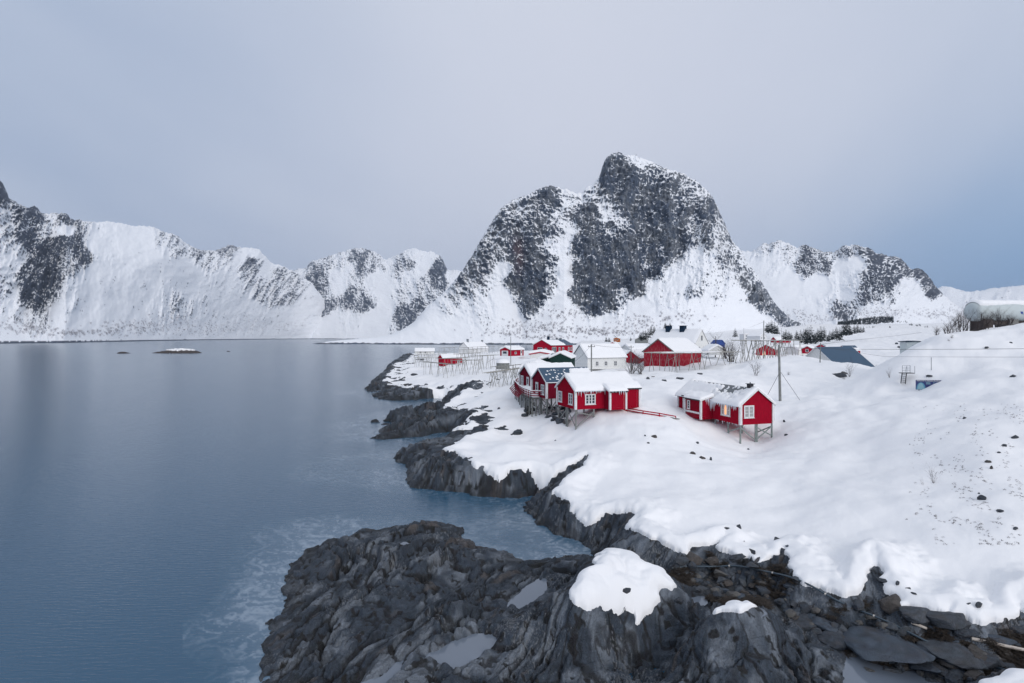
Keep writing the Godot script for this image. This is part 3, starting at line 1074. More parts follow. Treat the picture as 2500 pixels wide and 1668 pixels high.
func build_mountains() -> void:
	mountain({
		"name": "mountain_peak", "fleck": 0.09, "x0": 735.0, "x1": 2010.0, "nx": 1060, "ny": 400, "seed": 101,
		"crest": [[735,846],[766,839],[800,834],[840,830],[880,827],[930,823],[960,816],[985,803],[1010,787],[1040,752],[1085,714],[1128,663],[1149,629],[1183,570],[1213,523],[1230,502],[1255,487],[1289,478],[1306,468],[1323,461],[1349,454],[1366,461],[1383,463],[1398,468],[1409,474],[1419,474],[1430,461],[1447,449],[1462,434],[1470,419],[1474,395],[1485,380],[1506,372],[1523,378],[1553,380],[1587,393],[1617,408],[1664,423],[1689,438],[1715,453],[1732,470],[1745,493],[1757,519],[1774,557],[1787,591],[1809,612],[1830,651],[1851,676],[1872,710],[1894,744],[1928,778],[1960,792],[2010,800],[2040,806]],
		"ridge": [[735,1240],[985,1300],[1130,1330],[1350,1340],[1500,1345],[1700,1400],[1850,1450],[2010,1500]],
		"foot": [[735,1205],[900,1150],[985,1120],[1200,1095],[1400,1080],[1600,1060],[1800,1080],[2010,1150]],
		"break": [[985,800],[1100,770],[1160,745],[1210,730],[1240,740],[1275,768],[1300,745],[1330,725],[1378,700],[1400,735],[1440,748],[1470,757],[1510,735],[1560,712],[1600,690],[1660,640],[1720,590],[1780,600],[1850,700],[1930,785],[2010,800]],
		"more": 0.04, "foot_y": -6.0, "talus": 0.50, "top": 0.12, "relief": 26.0, "step": 5.0, "shift": [[1000,0.55],[1250,0.2],[1450,0.0],[1650,-0.12],[1950,-0.5]],
		"rock": Color(0.150, 0.168, 0.196), "rock2": Color(0.070, 0.094, 0.138), "shore": 3.0,
		"bare": [[1500,450,0.88],[1550,520,0.92],[1620,560,0.88],[1650,520,0.8],[1600,480,0.8],[1275,640,0.96],[1260,690,0.96],[1290,740,0.95],[1300,690,0.9],[1310,640,0.9],[1270,590,0.8],[1245,600,0.55],[1200,620,0.5],[1170,640,0.6],[1150,680,0.55],[1110,720,0.5],[1090,750,0.35],[1060,770,0.2],[1180,700,0.35],[1200,740,0.3],[1140,760,0.3],[1160,790,0.25],[1120,800,0.08],[1230,660,0.25],[1225,720,0.15],[1250,760,0.12],
			[1385,560,0.25],[1392,500,0.4],[1372,600,0.2],[1380,650,0.12],[1380,690,0.06],[1372,740,0.03],[1345,640,0.45],[1350,690,0.5],[1345,600,0.4],[1330,520,0.6],[1340,480,0.7],[1300,500,0.55],[1260,520,0.5],[1230,540,0.55],[1310,560,0.55],[1290,560,0.5],[1355,540,0.5],
			[1480,395,0.75],[1490,420,0.7],[1520,420,0.75],[1560,395,0.4],[1580,430,0.65],[1620,440,0.55],[1650,450,0.5],[1700,480,0.55],[1730,520,0.6],[1700,540,0.6],[1750,580,0.5],[1450,470,0.4],[1470,510,0.35],[1490,530,0.3],[1500,550,0.45],[1440,520,0.7],[1425,600,0.9],[1410,660,0.85],[1405,720,0.8],[1435,700,0.85],[1470,640,0.92],[1500,620,0.92],[1520,680,0.88],[1480,740,0.85],[1445,745,0.8],[1520,720,0.5],[1550,700,0.75],[1560,660,0.9],[1590,660,0.85],[1570,610,0.88],[1620,630,0.75],[1650,600,0.7],[1680,580,0.62],[1640,660,0.35],[1700,620,0.30],[1660,690,0.18],[1600,700,0.25],
			[1560,750,0.04],[1480,790,0.03],[1400,790,0.03],[1250,800,0.03],[1340,780,0.03],[1690,715,0.5],[1650,730,0.3],[1700,740,0.18],[1740,660,0.3],[1780,640,0.42],[1800,660,0.4],[1830,690,0.55],[1860,730,0.6],[1890,755,0.75],[1905,770,0.8],[1760,700,0.35],[1800,720,0.22],[1820,760,0.10],[1750,790,0.04],[1640,790,0.04],[1700,770,0.12],[1880,785,0.05],[1000,800,0.05]],
	})
	mountain({
		"name": "mountain_west", "fleck": 0.19, "x0": -420.0, "x1": 800.0, "nx": 760, "ny": 250, "seed": 202,
		"crest": [[-420,300],[-300,330],[-200,400],[-100,380],[0,448],[15,477],[21,491],[48,509],[69,517],[86,512],[95,521],[104,532],[143,531],[162,535],[173,550],[209,554],[244,555],[262,551],[298,556],[322,563],[357,562],[378,564],[393,576],[429,582],[456,603],[489,617],[512,619],[536,614],[560,600],[575,605],[584,608],[620,607],[634,611],[646,626],[664,643],[690,651],[720,662],[760,690],[800,740]],
		"ridge": [[-420,1900],[0,2300],[100,2500],[250,3300],[500,4300],[650,5000],[800,5300]],
		"foot": [[-420,900],[0,1200],[200,1500],[400,2300],[600,3600],[740,4700],[800,5000]],
		"break": [[-420,800],[0,780],[60,790],[120,760],[160,640],[220,650],[300,640],[400,620],[500,660],[600,680],[700,720],[800,780]],
		"foot_y": -6.0, "talus": 0.35, "top": 0.2, "relief": 42.0, "step": 7.0, "shift": [[-420,-0.5],[60,-0.5],[130,-0.6],[300,0.0],[600,-0.7],[800,-0.8]],
		"rock": Color(0.058, 0.076, 0.110), "rock2": Color(0.038, 0.054, 0.088), "shore": 5.0,
		"bare": [[-200,500,0.6],[-200,700,0.5],[10,470,0.85],[20,520,0.45],[20,560,0.45],[45,520,0.6],[60,545,0.6],[88,520,0.85],[70,580,0.85],[85,620,0.92],[100,660,0.9],[115,690,0.8],[130,720,0.6],[140,755,0.25],[90,690,0.7],[70,690,0.8],[85,720,0.85],[100,740,0.75],[50,620,0.4],[30,640,0.3],[30,700,0.4],[30,740,0.35],[60,770,0.5],[90,790,0.5],[30,810,0.25],[110,570,0.5],[125,545,0.4],[140,600,0.75],[165,595,0.7],[190,605,0.8],[205,625,0.8],[165,625,0.55],[160,560,0.12],[165,540,0.8],[230,600,0.03],[300,580,0.02],[350,600,0.08],[300,640,0.04],[265,640,0.22],[400,590,0.5],[430,600,0.55],[470,617,0.6],[500,635,0.55],[530,642,0.45],[400,605,0.3],[380,640,0.03],[450,660,0.03],[240,660,0.08],[350,665,0.12],[470,675,0.15],[540,680,0.25],[560,606,0.7],[590,630,0.2],[608,640,0.75],[620,615,0.2],[650,660,0.25],[560,700,0.25],[630,705,0.5],[645,715,0.45],[680,690,0.5],[695,720,0.5],[670,670,0.5],[600,760,0.06],[385,735,0.25],[420,745,0.45],[440,765,0.40],[340,730,0.06],[330,750,0.12],[220,720,0.05],[180,700,0.3],[180,745,0.4],[165,740,0.25],[200,760,0.05],[250,785,0.16],[200,805,0.06],[350,800,0.10],[450,800,0.10],[550,790,0.15],[620,775,0.25],[700,780,0.10],[760,760,0.1]],
	})
	mountain({
		"name": "mountain_north", "fleck": 0.19, "x0": 690.0, "x1": 1190.0, "nx": 420, "ny": 220, "seed": 303,
		"crest": [[690,690],[720,657],[744,655],[747,652],[759,639],[786,631],[816,621],[857,609],[881,605],[911,614],[923,620],[944,637],[956,627],[977,623],[988,611],[1012,606],[1036,615],[1054,614],[1078,630],[1087,646],[1090,664],[1108,658],[1125,663],[1150,672],[1190,700]],
		"ridge": [[690,6100],[900,6000],[1190,5600]], "foot": [[690,4800],[800,4600],[900,4300],[1190,4000]],
		"break": [[690,780],[760,770],[820,760],[900,770],[960,775],[1000,780],[1080,760],[1190,780]],
		"foot_y": -8.0, "talus": 0.30, "top": 0.2, "relief": 60.0, "step": 10.0, "shift": [[690,-0.3],[850,0.1],[1000,0.3],[1190,0.5]],
		"rock": Color(0.070, 0.088, 0.122), "rock2": Color(0.050, 0.068, 0.104), "shore": 5.0,
		"bare": [[770,640,0.55],[800,640,0.55],[830,640,0.45],[860,630,0.6],[890,630,0.6],[900,650,0.55],[880,660,0.7],[850,655,0.3],[760,685,0.9],[775,700,0.9],[785,690,0.6],[820,680,0.06],[830,700,0.2],[860,690,0.45],[870,710,0.5],[850,725,0.65],[880,740,0.7],[895,745,0.65],[930,700,0.12],[910,680,0.2],[960,645,0.45],[985,640,0.5],[1005,640,0.5],[1010,670,0.35],[1030,630,0.3],[1040,645,0.02],[1030,655,0.05],[1060,665,0.95],[1080,655,0.97],[1070,685,0.95],[1040,690,0.5],[1010,700,0.4],[1000,725,0.5],[1030,740,0.6],[1050,720,0.45],[1000,765,0.85],[980,775,0.75],[1020,755,0.6],[940,760,0.02],[910,770,0.02],[765,755,0.8],[790,757,0.75],[740,740,0.05],[800,780,0.04],[850,785,0.35],[870,792,0.3],[900,800,0.05],[740,700,0.12],[720,670,0.5],[740,670,0.4],[1100,670,0.2],[1120,700,0.3]],
	})
	mountain({
		"name": "mountain_east", "fleck": 0.16, "x0": 1770.0, "x1": 2400.0, "nx": 560, "ny": 260, "seed": 404,
		"crest": [[1770,640],[1814,617],[1841,620],[1863,600],[1875,604],[1903,592],[1924,600],[1949,612],[1964,604],[2007,621],[2034,623],[2056,609],[2086,603],[2111,611],[2135,617],[2138,624],[2166,629],[2194,632],[2209,644],[2221,661],[2236,661],[2246,660],[2258,666],[2276,689],[2289,707],[2301,719],[2340,750],[2400,790]],
		"ridge": [[1770,3300],[2000,3200],[2100,3000],[2250,2700],[2400,2500]], "foot": [[1770,1700],[2000,1650],[2200,1700],[2400,1900]],
		"break": [[1770,790],[1850,770],[1950,765],[2050,760],[2100,735],[2160,730],[2230,745],[2300,770],[2400,800]],
		"foot_y": 25.0, "talus": 0.32, "top": 0.2, "relief": 36.0, "step": 6.0, "shift": [[1770,-0.3],[1950,0.0],[2100,0.2],[2200,-0.3],[2300,-0.7]],
		"rock": Color(0.075, 0.090, 0.120), "rock2": Color(0.046, 0.060, 0.090), "shore": -99.0,
		"bare": [[1800,640,0.05],[1850,612,0.4],[1870,615,0.5],[1905,605,0.55],[1930,630,0.4],[1890,630,0.25],[1900,650,0.35],[1860,640,0.2],[1965,615,0.65],[1975,640,0.7],[1995,630,0.65],[2020,645,0.75],[2005,650,0.7],[1965,655,0.65],[2030,630,0.55],[2060,620,0.65],[2080,610,0.6],[2110,618,0.55],[2135,620,0.7],[2090,635,0.05],[2050,650,0.06],[2000,690,0.04],[1930,690,0.03],[1920,700,0.08],[1900,720,0.03],[2060,680,0.3],[2080,700,0.4],[2070,720,0.25],[2120,690,0.7],[2140,660,0.7],[2150,640,0.75],[2165,670,0.8],[2180,640,0.65],[2200,650,0.7],[2215,670,0.7],[2170,700,0.7],[2140,715,0.65],[2185,720,0.5],[2215,700,0.35],[2200,740,0.25],[2228,690,0.1],[2245,670,0.85],[2262,690,0.92],[2280,710,0.85],[2240,700,0.3],[2250,740,0.15],[2300,740,0.3],[2105,735,0.75],[2090,752,0.8],[2060,762,0.8],[2040,765,0.6],[2110,760,0.1],[2020,775,0.2],[1960,760,0.22],[1950,780,0.3],[1990,785,0.2],[1900,760,0.06],[2150,770,0.12],[2250,770,0.06],[2330,770,0.2]],
	})
	mountain({
		"name": "mountain_far_east", "fleck": 0.14, "x0": 2240.0, "x1": 3000.0, "nx": 240, "ny": 110, "seed": 505,
		"crest": [[2240,720],[2295,704],[2319,701],[2338,709],[2362,716],[2393,713],[2423,707],[2460,703],[2500,699],[2600,690],[2700,680],[2850,700],[3000,690]],
		"ridge": [[2240,5600],[3000,5600]], "foot": [[2240,3200],[3000,3000]],
		"break": [[2240,780],[3000,780]],
		"foot_y": 20.0, "talus": 0.3, "top": 0.2, "relief": 50.0, "step": 8.0, "shift": [[2240,-0.3],[3000,0.3]],
		"rock": Color(0.07, 0.085, 0.115), "rock2": Color(0.06, 0.075, 0.11), "shore": -99.0,
		"bare": [[2300,720,0.2],[2350,718,0.4],[2370,735,0.5],[2390,745,0.4],[2330,730,0.15],[2440,730,0.45],[2470,735,0.4],[2420,715,0.05],[2500,705,0.03],[2400,760,0.1],[2300,760,0.15],[2330,750,0.3],[2700,720,0.2],[2900,720,0.2],[2480,770,0.1]],
	})
	skerries()

func mountain(o: Dictionary) -> void:
	var nx := int(o.nx * FINE)
	var ny := int(o.ny * FINE)
	var back := 10
	var rows := ny + back
	var pos := PackedVector3Array()
	var col := PackedColorArray()
	var share := PackedFloat32Array()
	var pat := PackedFloat32Array()
	pos.resize(nx * rows)
	col.resize(nx * rows)
	share.resize(nx * rows)
	pat.resize(nx * rows)
	var s0: int = o.seed
	var nb := noise_of(s0, 1.0, 4, FastNoiseLite.TYPE_SIMPLEX_SMOOTH, FastNoiseLite.FRACTAL_RIDGED)
	var nm := noise_of(s0 + 1, 1.0, 4)
	var nf := noise_of(s0 + 2, 1.0, 3)
	var nr := noise_of(s0 + 3, 1.0, 3, FastNoiseLite.TYPE_SIMPLEX_SMOOTH, FastNoiseLite.FRACTAL_RIDGED)
	var gx := 120
	var gy := 70
	var top_row := 1e9
	for c in o.crest:
		top_row = minf(top_row, c[1])
	var g := shares(o.bare, o.x0, o.x1, gx, top_row, 830.0, gy)
	var relief: float = o.relief
	var run := 0.0        # metres along the crest
	var last := Vector2.ZERO
	for i in nx:
		var px := lerpf(o.x0, o.x1, float(i) / (nx - 1))
		var u := (px - MIDX) / FOC
		var dr := 0.0
		var df := 0.0
		for q in 9:
			dr += poly_at(o.ridge, px + (q - 4) * 22.0) / 9.0
			df += poly_at(o.foot, px + (q - 4) * 22.0) / 9.0
		var scale := relief / 26.0
		var here := Vector2(u, 1.0) * (dr + df) * 0.5
		if i > 0:
			run += here.distance_to(last)
		last = here
		var jag := nf.get_noise_2d(px * 0.09, 5.0) * 3.2 + nf.get_noise_2d(px * 0.3, 9.0) * 1.6
		var cy := 0.0
		for q in 5:
			cy += poly_at(o.crest, px + (q - 2) * 2.5) / 5.0
		jag *= clampf((800.0 - cy) / 60.0, 0.0, 1.0) * dr / FOC
		var yr := EYE + (HORIZON - cy) / FOC * dr
		var y0: float = o.foot_y
		var soft := 0.0
		for q in 13:
			soft += poly_at(o.crest, clampf(px + (q - 6) * 13.0, o.x0, o.x1)) / 13.0
		var ys := maxf(EYE + (HORIZON - soft) / FOC * dr, y0 + 1.0)
		yr = maxf(yr, y0 + 1.0)
		var yb := EYE + (HORIZON - poly_at(o.break, px)) / FOC * lerpf(df, dr, o.talus)
		var vt := clampf((yb - y0) / (ys - y0), 0.05, 0.9)
		var lean := poly_at(o.shift, px)
		for j in rows:
			var k := j * nx + i
			if j >= ny:
				# down the far side
				var b := float(j - ny + 1) / back
				var dd := dr + (dr - df) * b * 1.2
				pos[k] = Vector3(u * dd, lerpf(yr + jag, y0, b * b), -dd)
				share[k] = 0.3
				continue
			var v := float(j) / (ny - 1)
			var p := 0.0
			for tap in 5:
				var vv := clampf(v + (tap - 2) * 0.035 * minf(1.0, minf(v, 1.0 - v) / 0.07), 0.0, 1.0)
				if vv < vt:
					p += 0.2 * o.talus * pow(vv / vt, 0.82)
				else:
					var q := (vv - vt) / (1.0 - vt)
					var lo: float = lerpf(o.talus, 1.0 - o.top, 0.9)
					p += 0.2 * (lerpf(o.talus, 1.0 - o.top, q) if q < 0.9 else lo + (1.0 - lo) * pow((q - 0.9) / 0.1, 1.3))
			var y := lerpf(y0, lerpf(ys, yr, smoothstep(0.45, 1.0, v)), v) + jag * smoothstep(0.84, 1.0, v)
			var d := lerpf(df, dr, p)
			# how bare the rock is here
			var py := HORIZON - (y - EYE) / d * FOC
			var fi := clampf((px - o.x0) / (o.x1 - o.x0) * (gx - 1), 0.0, gx - 1.001)
			var fj := clampf((py - top_row) / (830.0 - top_row) * (gy - 1), 0.0, gy - 1.001)
			var a := int(fj) * gx + int(fi)
			var tx := fi - int(fi)
			var ty := fj - int(fj)
			var sh := lerpf(lerpf(g[a], g[a + 1], tx), lerpf(g[a + gx], g[a + gx + 1], tx), ty)
			sh = lerpf(sh, smoothstep(0.22, 0.78, sh), 0.3)
			var steep := smoothstep(0.05, 0.5, sh)
			sh = clampf(sh, o.get("fleck", 0.0), 0.86)
			# buttresses and gullies that follow the fall of the face, ledges across it
			var q1 := (run + lean * (y - 160.0 * scale)) / scale
			var q2 := y / scale
			var rib := nb.get_noise_2d(q1 * 0.0085, q2 * 0.0034)
			var mid := nm.get_noise_2d(q1 * 0.026, q2 * 0.013)
			var led := nr.get_noise_2d(q1 * 0.020 + q2 * 0.012, q2 * 0.034 - q1 * 0.006)
			var fin := nf.get_noise_2d(q1 * 0.11, q2 * 0.075)
			var edge := smoothstep(0.0, 0.06, v) * (1.0 - smoothstep(0.93, 1.0, v) * 0.7)
			var swell := nm.get_noise_2d(q1 * 0.0045 + 33.0, q2 * 0.0075) * 1.2
			var disp: float = ((rib * 0.95 + mid * 0.55 + led * 0.30) * lerpf(0.015, 1.0, steep) + swell * 0.5 * (1.0 - steep)) * relief * edge + fin * o.step * edge * lerpf(0.05, 1.0, steep)
			# ledges: small treads that hold snow
			var tread: float = (led * 0.5 + mid * 0.4) * o.step * 0.8 * edge * steep
			pos[k] = Vector3(u * (d - disp), y + tread, -(d - disp))
			share[k] = sh
			# pattern of snow against rock: streaks down the fall line, patches on the ledges, drift in the gullies
			var bend := nm.get_noise_2d(q1 * 0.010 + 90.0, q2 * 0.010) * 30.0
			var streak := nr.get_noise_2d((q1 + bend * 0.5) * 0.085, q2 * 0.013 + 40.0)
			var diag := nr.get_noise_2d((q1 + bend + q2 * 0.7) * 0.048, (q2 - q1 * 0.7) * 0.022)
			var speck := nf.get_noise_2d(q1 * 0.20 + 20.0, q2 * 0.10)
			var blot := nm.get_noise_2d(q1 * 0.020 + 60.0, q2 * 0.011)
			pat[k] = 0.50 + 0.20 * streak + 0.20 * diag + 0.36 * speck + 0.24 * blot + 0.40 * smoothstep(0.55, 0.95, streak) + 0.30 * smoothstep(0.6, 0.95, diag) - 0.22 * rib * edge - 0.10 * mid
	# snow lies where the finished surface lets it
	var white := Color(0.86, 0.885, 0.925)
	for j in rows:
		for i in nx:
			var k := j * nx + i
			var i0 := maxi(i - 1, 0)
			var i1 := mini(i + 1, nx - 1)
			var j0 := maxi(j - 1, 0)
			var j1 := mini(j + 1, rows - 1)
			var n := (pos[j * nx + i1] - pos[j * nx + i0]).cross(pos[j1 * nx + i] - pos[j0 * nx + i]).normalized()
			var p := pos[k]
			var value := pat[k] + (n.y - 0.40) * 0.30
			var rock := 1.0 - smoothstep(-0.05, 0.05, value - share[k] * 1.02 - o.get("more", 0.0) * smoothstep(0.05, 0.3, share[k]))
			if p.y < o.shore + 2.0 * nf.get_noise_2d(p.x * 0.05, p.z * 0.05):
				rock = 1.0
			var tone := nm.get_noise_2d(p.x * 0.02 + 11.0, p.y * 0.014) + 0.5 * nf.get_noise_2d(p.x * 0.09, p.y * 0.03)
			var cr: Color = (o.rock as Color).lerp(o.rock2, smoothstep(-0.35, 0.35, tone))
			if o.seed == 101:
				# rust-stained wall of the lower pillar
				var st := exp(-pow((p.x / -p.z * FOC + MIDX - 1265.0) / 14.0, 2.0) - pow((p.y - 215.0) / 50.0, 2.0)) * (0.5 + tone)
				cr = cr.lerp(Color(0.10, 0.055, 0.06), clampf(st, 0.0, 0.7))
			# dark joints run down the walls
			var joint := smoothstep(0.55, 0.9, nr.get_noise_2d(p.x * 0.055 / (relief / 26.0), p.y * 0.012 / (relief / 26.0) + 70.0))
			cr = cr * (1.0 - 0.55 * joint) * (0.85 + 0.5 * nf.get_noise_2d(p.x * 0.12, p.y * 0.10))
			var cc := white.lerp(cr * (0.8 + 0.4 * clampf(pat[k], 0.0, 1.0)), rock)
			cc.a = 1.0
			col[k] = cc
	sheets[o.name] = [pos, nx, ny, o.x0, o.x1]
	var m := put(o.name, grid_mesh(pos, nx, rows, col), mats.mountain)
	tag(m, "", "", "", "structure")

# low rocks out in the fjord
func skerries() -> void:
	for e in [
		["skerry", "long low rock islet in the fjord, capped with snow", 376.0, 490.0, 862.0, 8.0, true],
		["skerry", "small bare dark rock islet in the fjord, leftmost of three", 285.0, 318.0, 863.0, 3.2, false],
		["skerry", "tiny dark rock breaking the fjord, nearest the snowy headland", 553.0, 563.0, 858.5, 1.6, false]]:
		var d: float = 19500.0 / (e[4] - HORIZON)
		var a := at(e[2], e[4], d)
		var b := at(e[3], e[4], d)
		var mid := (a + b) * 0.5
		var half: float = (b.x - a.x) * 0.5
		var t := thing(e[0], e[1], "islet", Vector3(mid.x, 0.0, mid.z), 0.0, "skerries in the fjord")
		for part in 2:
			if part == 1 and not e[6]:
				continue
			var nx := 60
			var nz := 24
			var pos := PackedVector3Array()
			var keep := PackedByteArray()
			for j in nz:
				for i in nx:
					var fx := -1.0 + 2.0 * i / (nx - 1)
					var fz := -1.0 + 2.0 * j / (nz - 1)
					var r := sqrt(fx * fx + fz * fz)
					var y: float = (1.0 - r * r) * e[5] * (1.0 - 0.45 * fx * (-1.0 if e[6] else 1.0)) * 0.42
					y += nz_fine.get_noise_2d(fx * 4.0 + mid.x, fz * 3.0) * 0.16 * e[5]
					if part == 1:
						y = y * 0.92 + (1.1 if y > 0.30 * e[5] + nz_fine.get_noise_2d(fx * 7.0, fz * 5.0) * 0.5 else -1.0) - 0.15
					pos.append(Vector3(fx * half, y, -fz * half * 0.45))
					keep.append(1)
			if part == 0:
				put("rock", grid_mesh(pos, nx, nz, PackedColorArray(), keep), mats.rust_brown, t)
			else:
				put("snow_cap", grid_mesh(pos, nx, nz, PackedColorArray(), keep), mats.snow, t)

# ---------------------------------------------------------------- houses
# A house stands on its front left corner; x runs along the front gable, -z along the ridge.
const FRONT := 0
const BACK := 1
const LEFT := 2
const RIGHT := 3

func face_of(side: int, w: float, l: float) -> Array:
	match side:
		FRONT: return [Vector3(0, 0, 0), Vector3(1, 0, 0), Vector3(0, 0, 1), w]
		BACK: return [Vector3(w, 0, -l), Vector3(-1, 0, 0), Vector3(0, 0, -1), w]
		LEFT: return [Vector3(0, 0, -l), Vector3(0, 0, 1), Vector3(-1, 0, 0), l]
	return [Vector3(w, 0, 0), Vector3(0, 0, -1), Vector3(1, 0, 0), l]

func gable_top(s: float, w: float, wall: float, rise: float) -> float:
	return wall + rise * (1.0 - absf(2.0 * s / w - 1.0))

# upright boards with cover strips standing 22 mm proud
func boarded(st: SurfaceTool, side: int, w: float, l: float, wall: float, rise: float, pitch: float, low := 0.0) -> void:
	var f := face_of(side, w, l)
	var p0: Vector3 = f[0]
	var along: Vector3 = f[1]
	var out: Vector3 = f[2]
	var length: float = f[3]
	var gable := side == FRONT or side == BACK
	var cuts := PackedFloat32Array()
	var offs := PackedFloat32Array()
	if pitch <= 0.0:
		cuts.append_array([0.0, length * 0.5, length])
		offs.append_array([0.0, 0.0])
	else:
		var n := maxi(2, int(round(length / pitch)))
		var b := length / n
		for k in n:
			cuts.append(k * b)
			offs.append(0.0)
			cuts.append(k * b + b * 0.66)
			offs.append(0.030)
		cuts.append(length)
	for k in offs.size():
		var s0 := cuts[k]
		var s1 := cuts[k + 1]
		var mids := [[s0, s1]]
		if gable and s0 < length * 0.5 and s1 > length * 0.5:
			mids = [[s0, length * 0.5], [length * 0.5, s1]]
		for m in mids:
			var t0 := gable_top(m[0], w, wall, rise) if gable else wall
			var t1 := gable_top(m[1], w, wall, rise) if gable else wall
			var a: Vector3 = p0 + along * m[0] + out * offs[k]
			var b2: Vector3 = p0 + along * m[1] + out * offs[k]
			quad(st, a + Vector3(0, low, 0), b2 + Vector3(0, low, 0), b2 + Vector3(0, t1, 0), a + Vector3(0, t0, 0))
		if pitch > 0.0 and k < offs.size() - 1:
			# the side of the strip
			var t := gable_top(s1, w, wall, rise) if gable else wall
			var a := p0 + along * s1 + out * offs[k]
			var b3 := p0 + along * s1 + out * offs[k + 1]
			quad(st, a + Vector3(0, low, 0), b3 + Vector3(0, low, 0), b3 + Vector3(0, t, 0), a + Vector3(0, t, 0))

func house(o: Dictionary) -> Node3D:
	var w: float = o.w
	var l: float = o.l
	var wall: float = o.wall
	var rise: float = o.rise
	var over: float = o.get("over", 0.28)
	var gab: float = o.get("gab", 0.22)
	var t := thing(o.name, o.label, o.get("category", "house"), o.at, deg_to_rad(o.yaw), o.get("group", ""))
	var st := st_new()
	for side in 4:
		boarded(st, side, w, l, wall, rise, o.get("board", 0.0), o.get("low", 0.0))
	# floor
	quad(st, Vector3(0, 0, -l), Vector3(w, 0, -l), Vector3(w, 0, 0), Vector3(0, 0, 0))
	put("wall", st.commit(), mats[o.paint], t)
	var slope := rise / (w * 0.5)
	var th: float = o.get("roof_thick", 0.12)
	# roof of two slabs
	st = st_new()
	for s in [-1.0, 1.0]:
		var ex: float = w * 0.5 + s * (w * 0.5 + over)
		var ey := wall - over * slope + 0.02
		var rx := w * 0.5
		var ry := wall + rise + 0.02
		var up := Vector3(0, th, 0)
		var a := Vector3(ex, ey, gab)
		var b := Vector3(rx, ry, gab)
		var c := Vector3(rx, ry, -l - gab)
		var d := Vector3(ex, ey, -l - gab)
		if s < 0.0:
			hexa(st, d, c, b, a, d + up, c + up, b + up, a + up)
		else:
			hexa(st, c, d, a, b, c + up, d + up, a + up, b + up)
	var roof := put("roof", st.commit(), mats[o.get("roof", "slate_roof")], t)
	# boards along the gables and eaves
	var trim: Material = mats[o.get("trim", "white_paint")]
	var bw: float = o.get("barge", 0.2)
	if bw > 0.0:
		for z in [gab + 0.02, -l - gab - 0.02]:
			for s in [-1.0, 1.0]:
				st = st_new()
				var e := Vector3(w * 0.5 + s * (w * 0.5 + over), wall - over * slope + 0.05, z)
				var r := Vector3(w * 0.5, wall + rise + 0.05, z)
				st = st_new()
				beam(st, e, r, 0.05, bw)
				put("barge_board", st.commit(), trim, t)
	if o.get("corner", 0.0) > 0.0:
		var cw: float = o.corner
		for q in [Vector2(0, 0), Vector2(w, 0), Vector2(0, -l), Vector2(w, -l)]:
			st = st_new()
			box(st, Vector3(q.x - cw * 0.5, o.get("low", 0.0), q.y - cw * 0.5), Vector3(q.x + cw * 0.5, wall - 0.02, q.y + cw * 0.5))
			put("corner_board", st.commit(), trim, t)
	if o.get("snow", 0.0) > 0.0:
		var sn := roof_snow(t, w, l, wall + th + 0.02, rise, over + 0.06, gab + 0.05, o.snow, o.get("bare", []), hash(o.label) % 1000)
		if o.has("icicles"):
			for e in o.icicles:
				icicles(sn, face_of(e[0], w, l), e[1], e[2], wall - over * slope + 0.06, over + 0.02, e[3], e[4])
	for q in o.get("windows", []):
		window(t, face_of(q[0], w, l), q[1], q[2], q[3], q[4], q[5], q[6], q[7] if q.size() > 7 else "glass", q[8] if q.size() > 8 else 0.11)
	for q in o.get("doors", []):
		door(t, face_of(q[0], w, l), q[1], q[2], q[3], q[4], q[5])
	for q in o.get("chimneys", []):
		st = st_new()
		box(st, Vector3(q[0] - q[3] * 0.5, q[2] - 0.9, -q[1] - q[3] * 0.5), Vector3(q[0] + q[3] * 0.5, q[2] + q[4], -q[1] + q[3] * 0.5))
		var ch := put("chimney", st.commit(), mats[q[5]], t)
		st = st_new()
		box(st, Vector3(q[0] - q[3] * 0.72, q[2] + q[4] + 0.002, -q[1] - q[3] * 0.72), Vector3(q[0] + q[3] * 0.72, q[2] + q[4] + 0.06, -q[1] + q[3] * 0.72))
		rod(st, Vector3(q[0], q[2] + q[4] + 0.06, -q[1]), Vector3(q[0], q[2] + q[4] + 0.26, -q[1]), 0.06, 0.05)
		put("chimney_cap", st.commit(), mats[q[5]], ch)
	return t

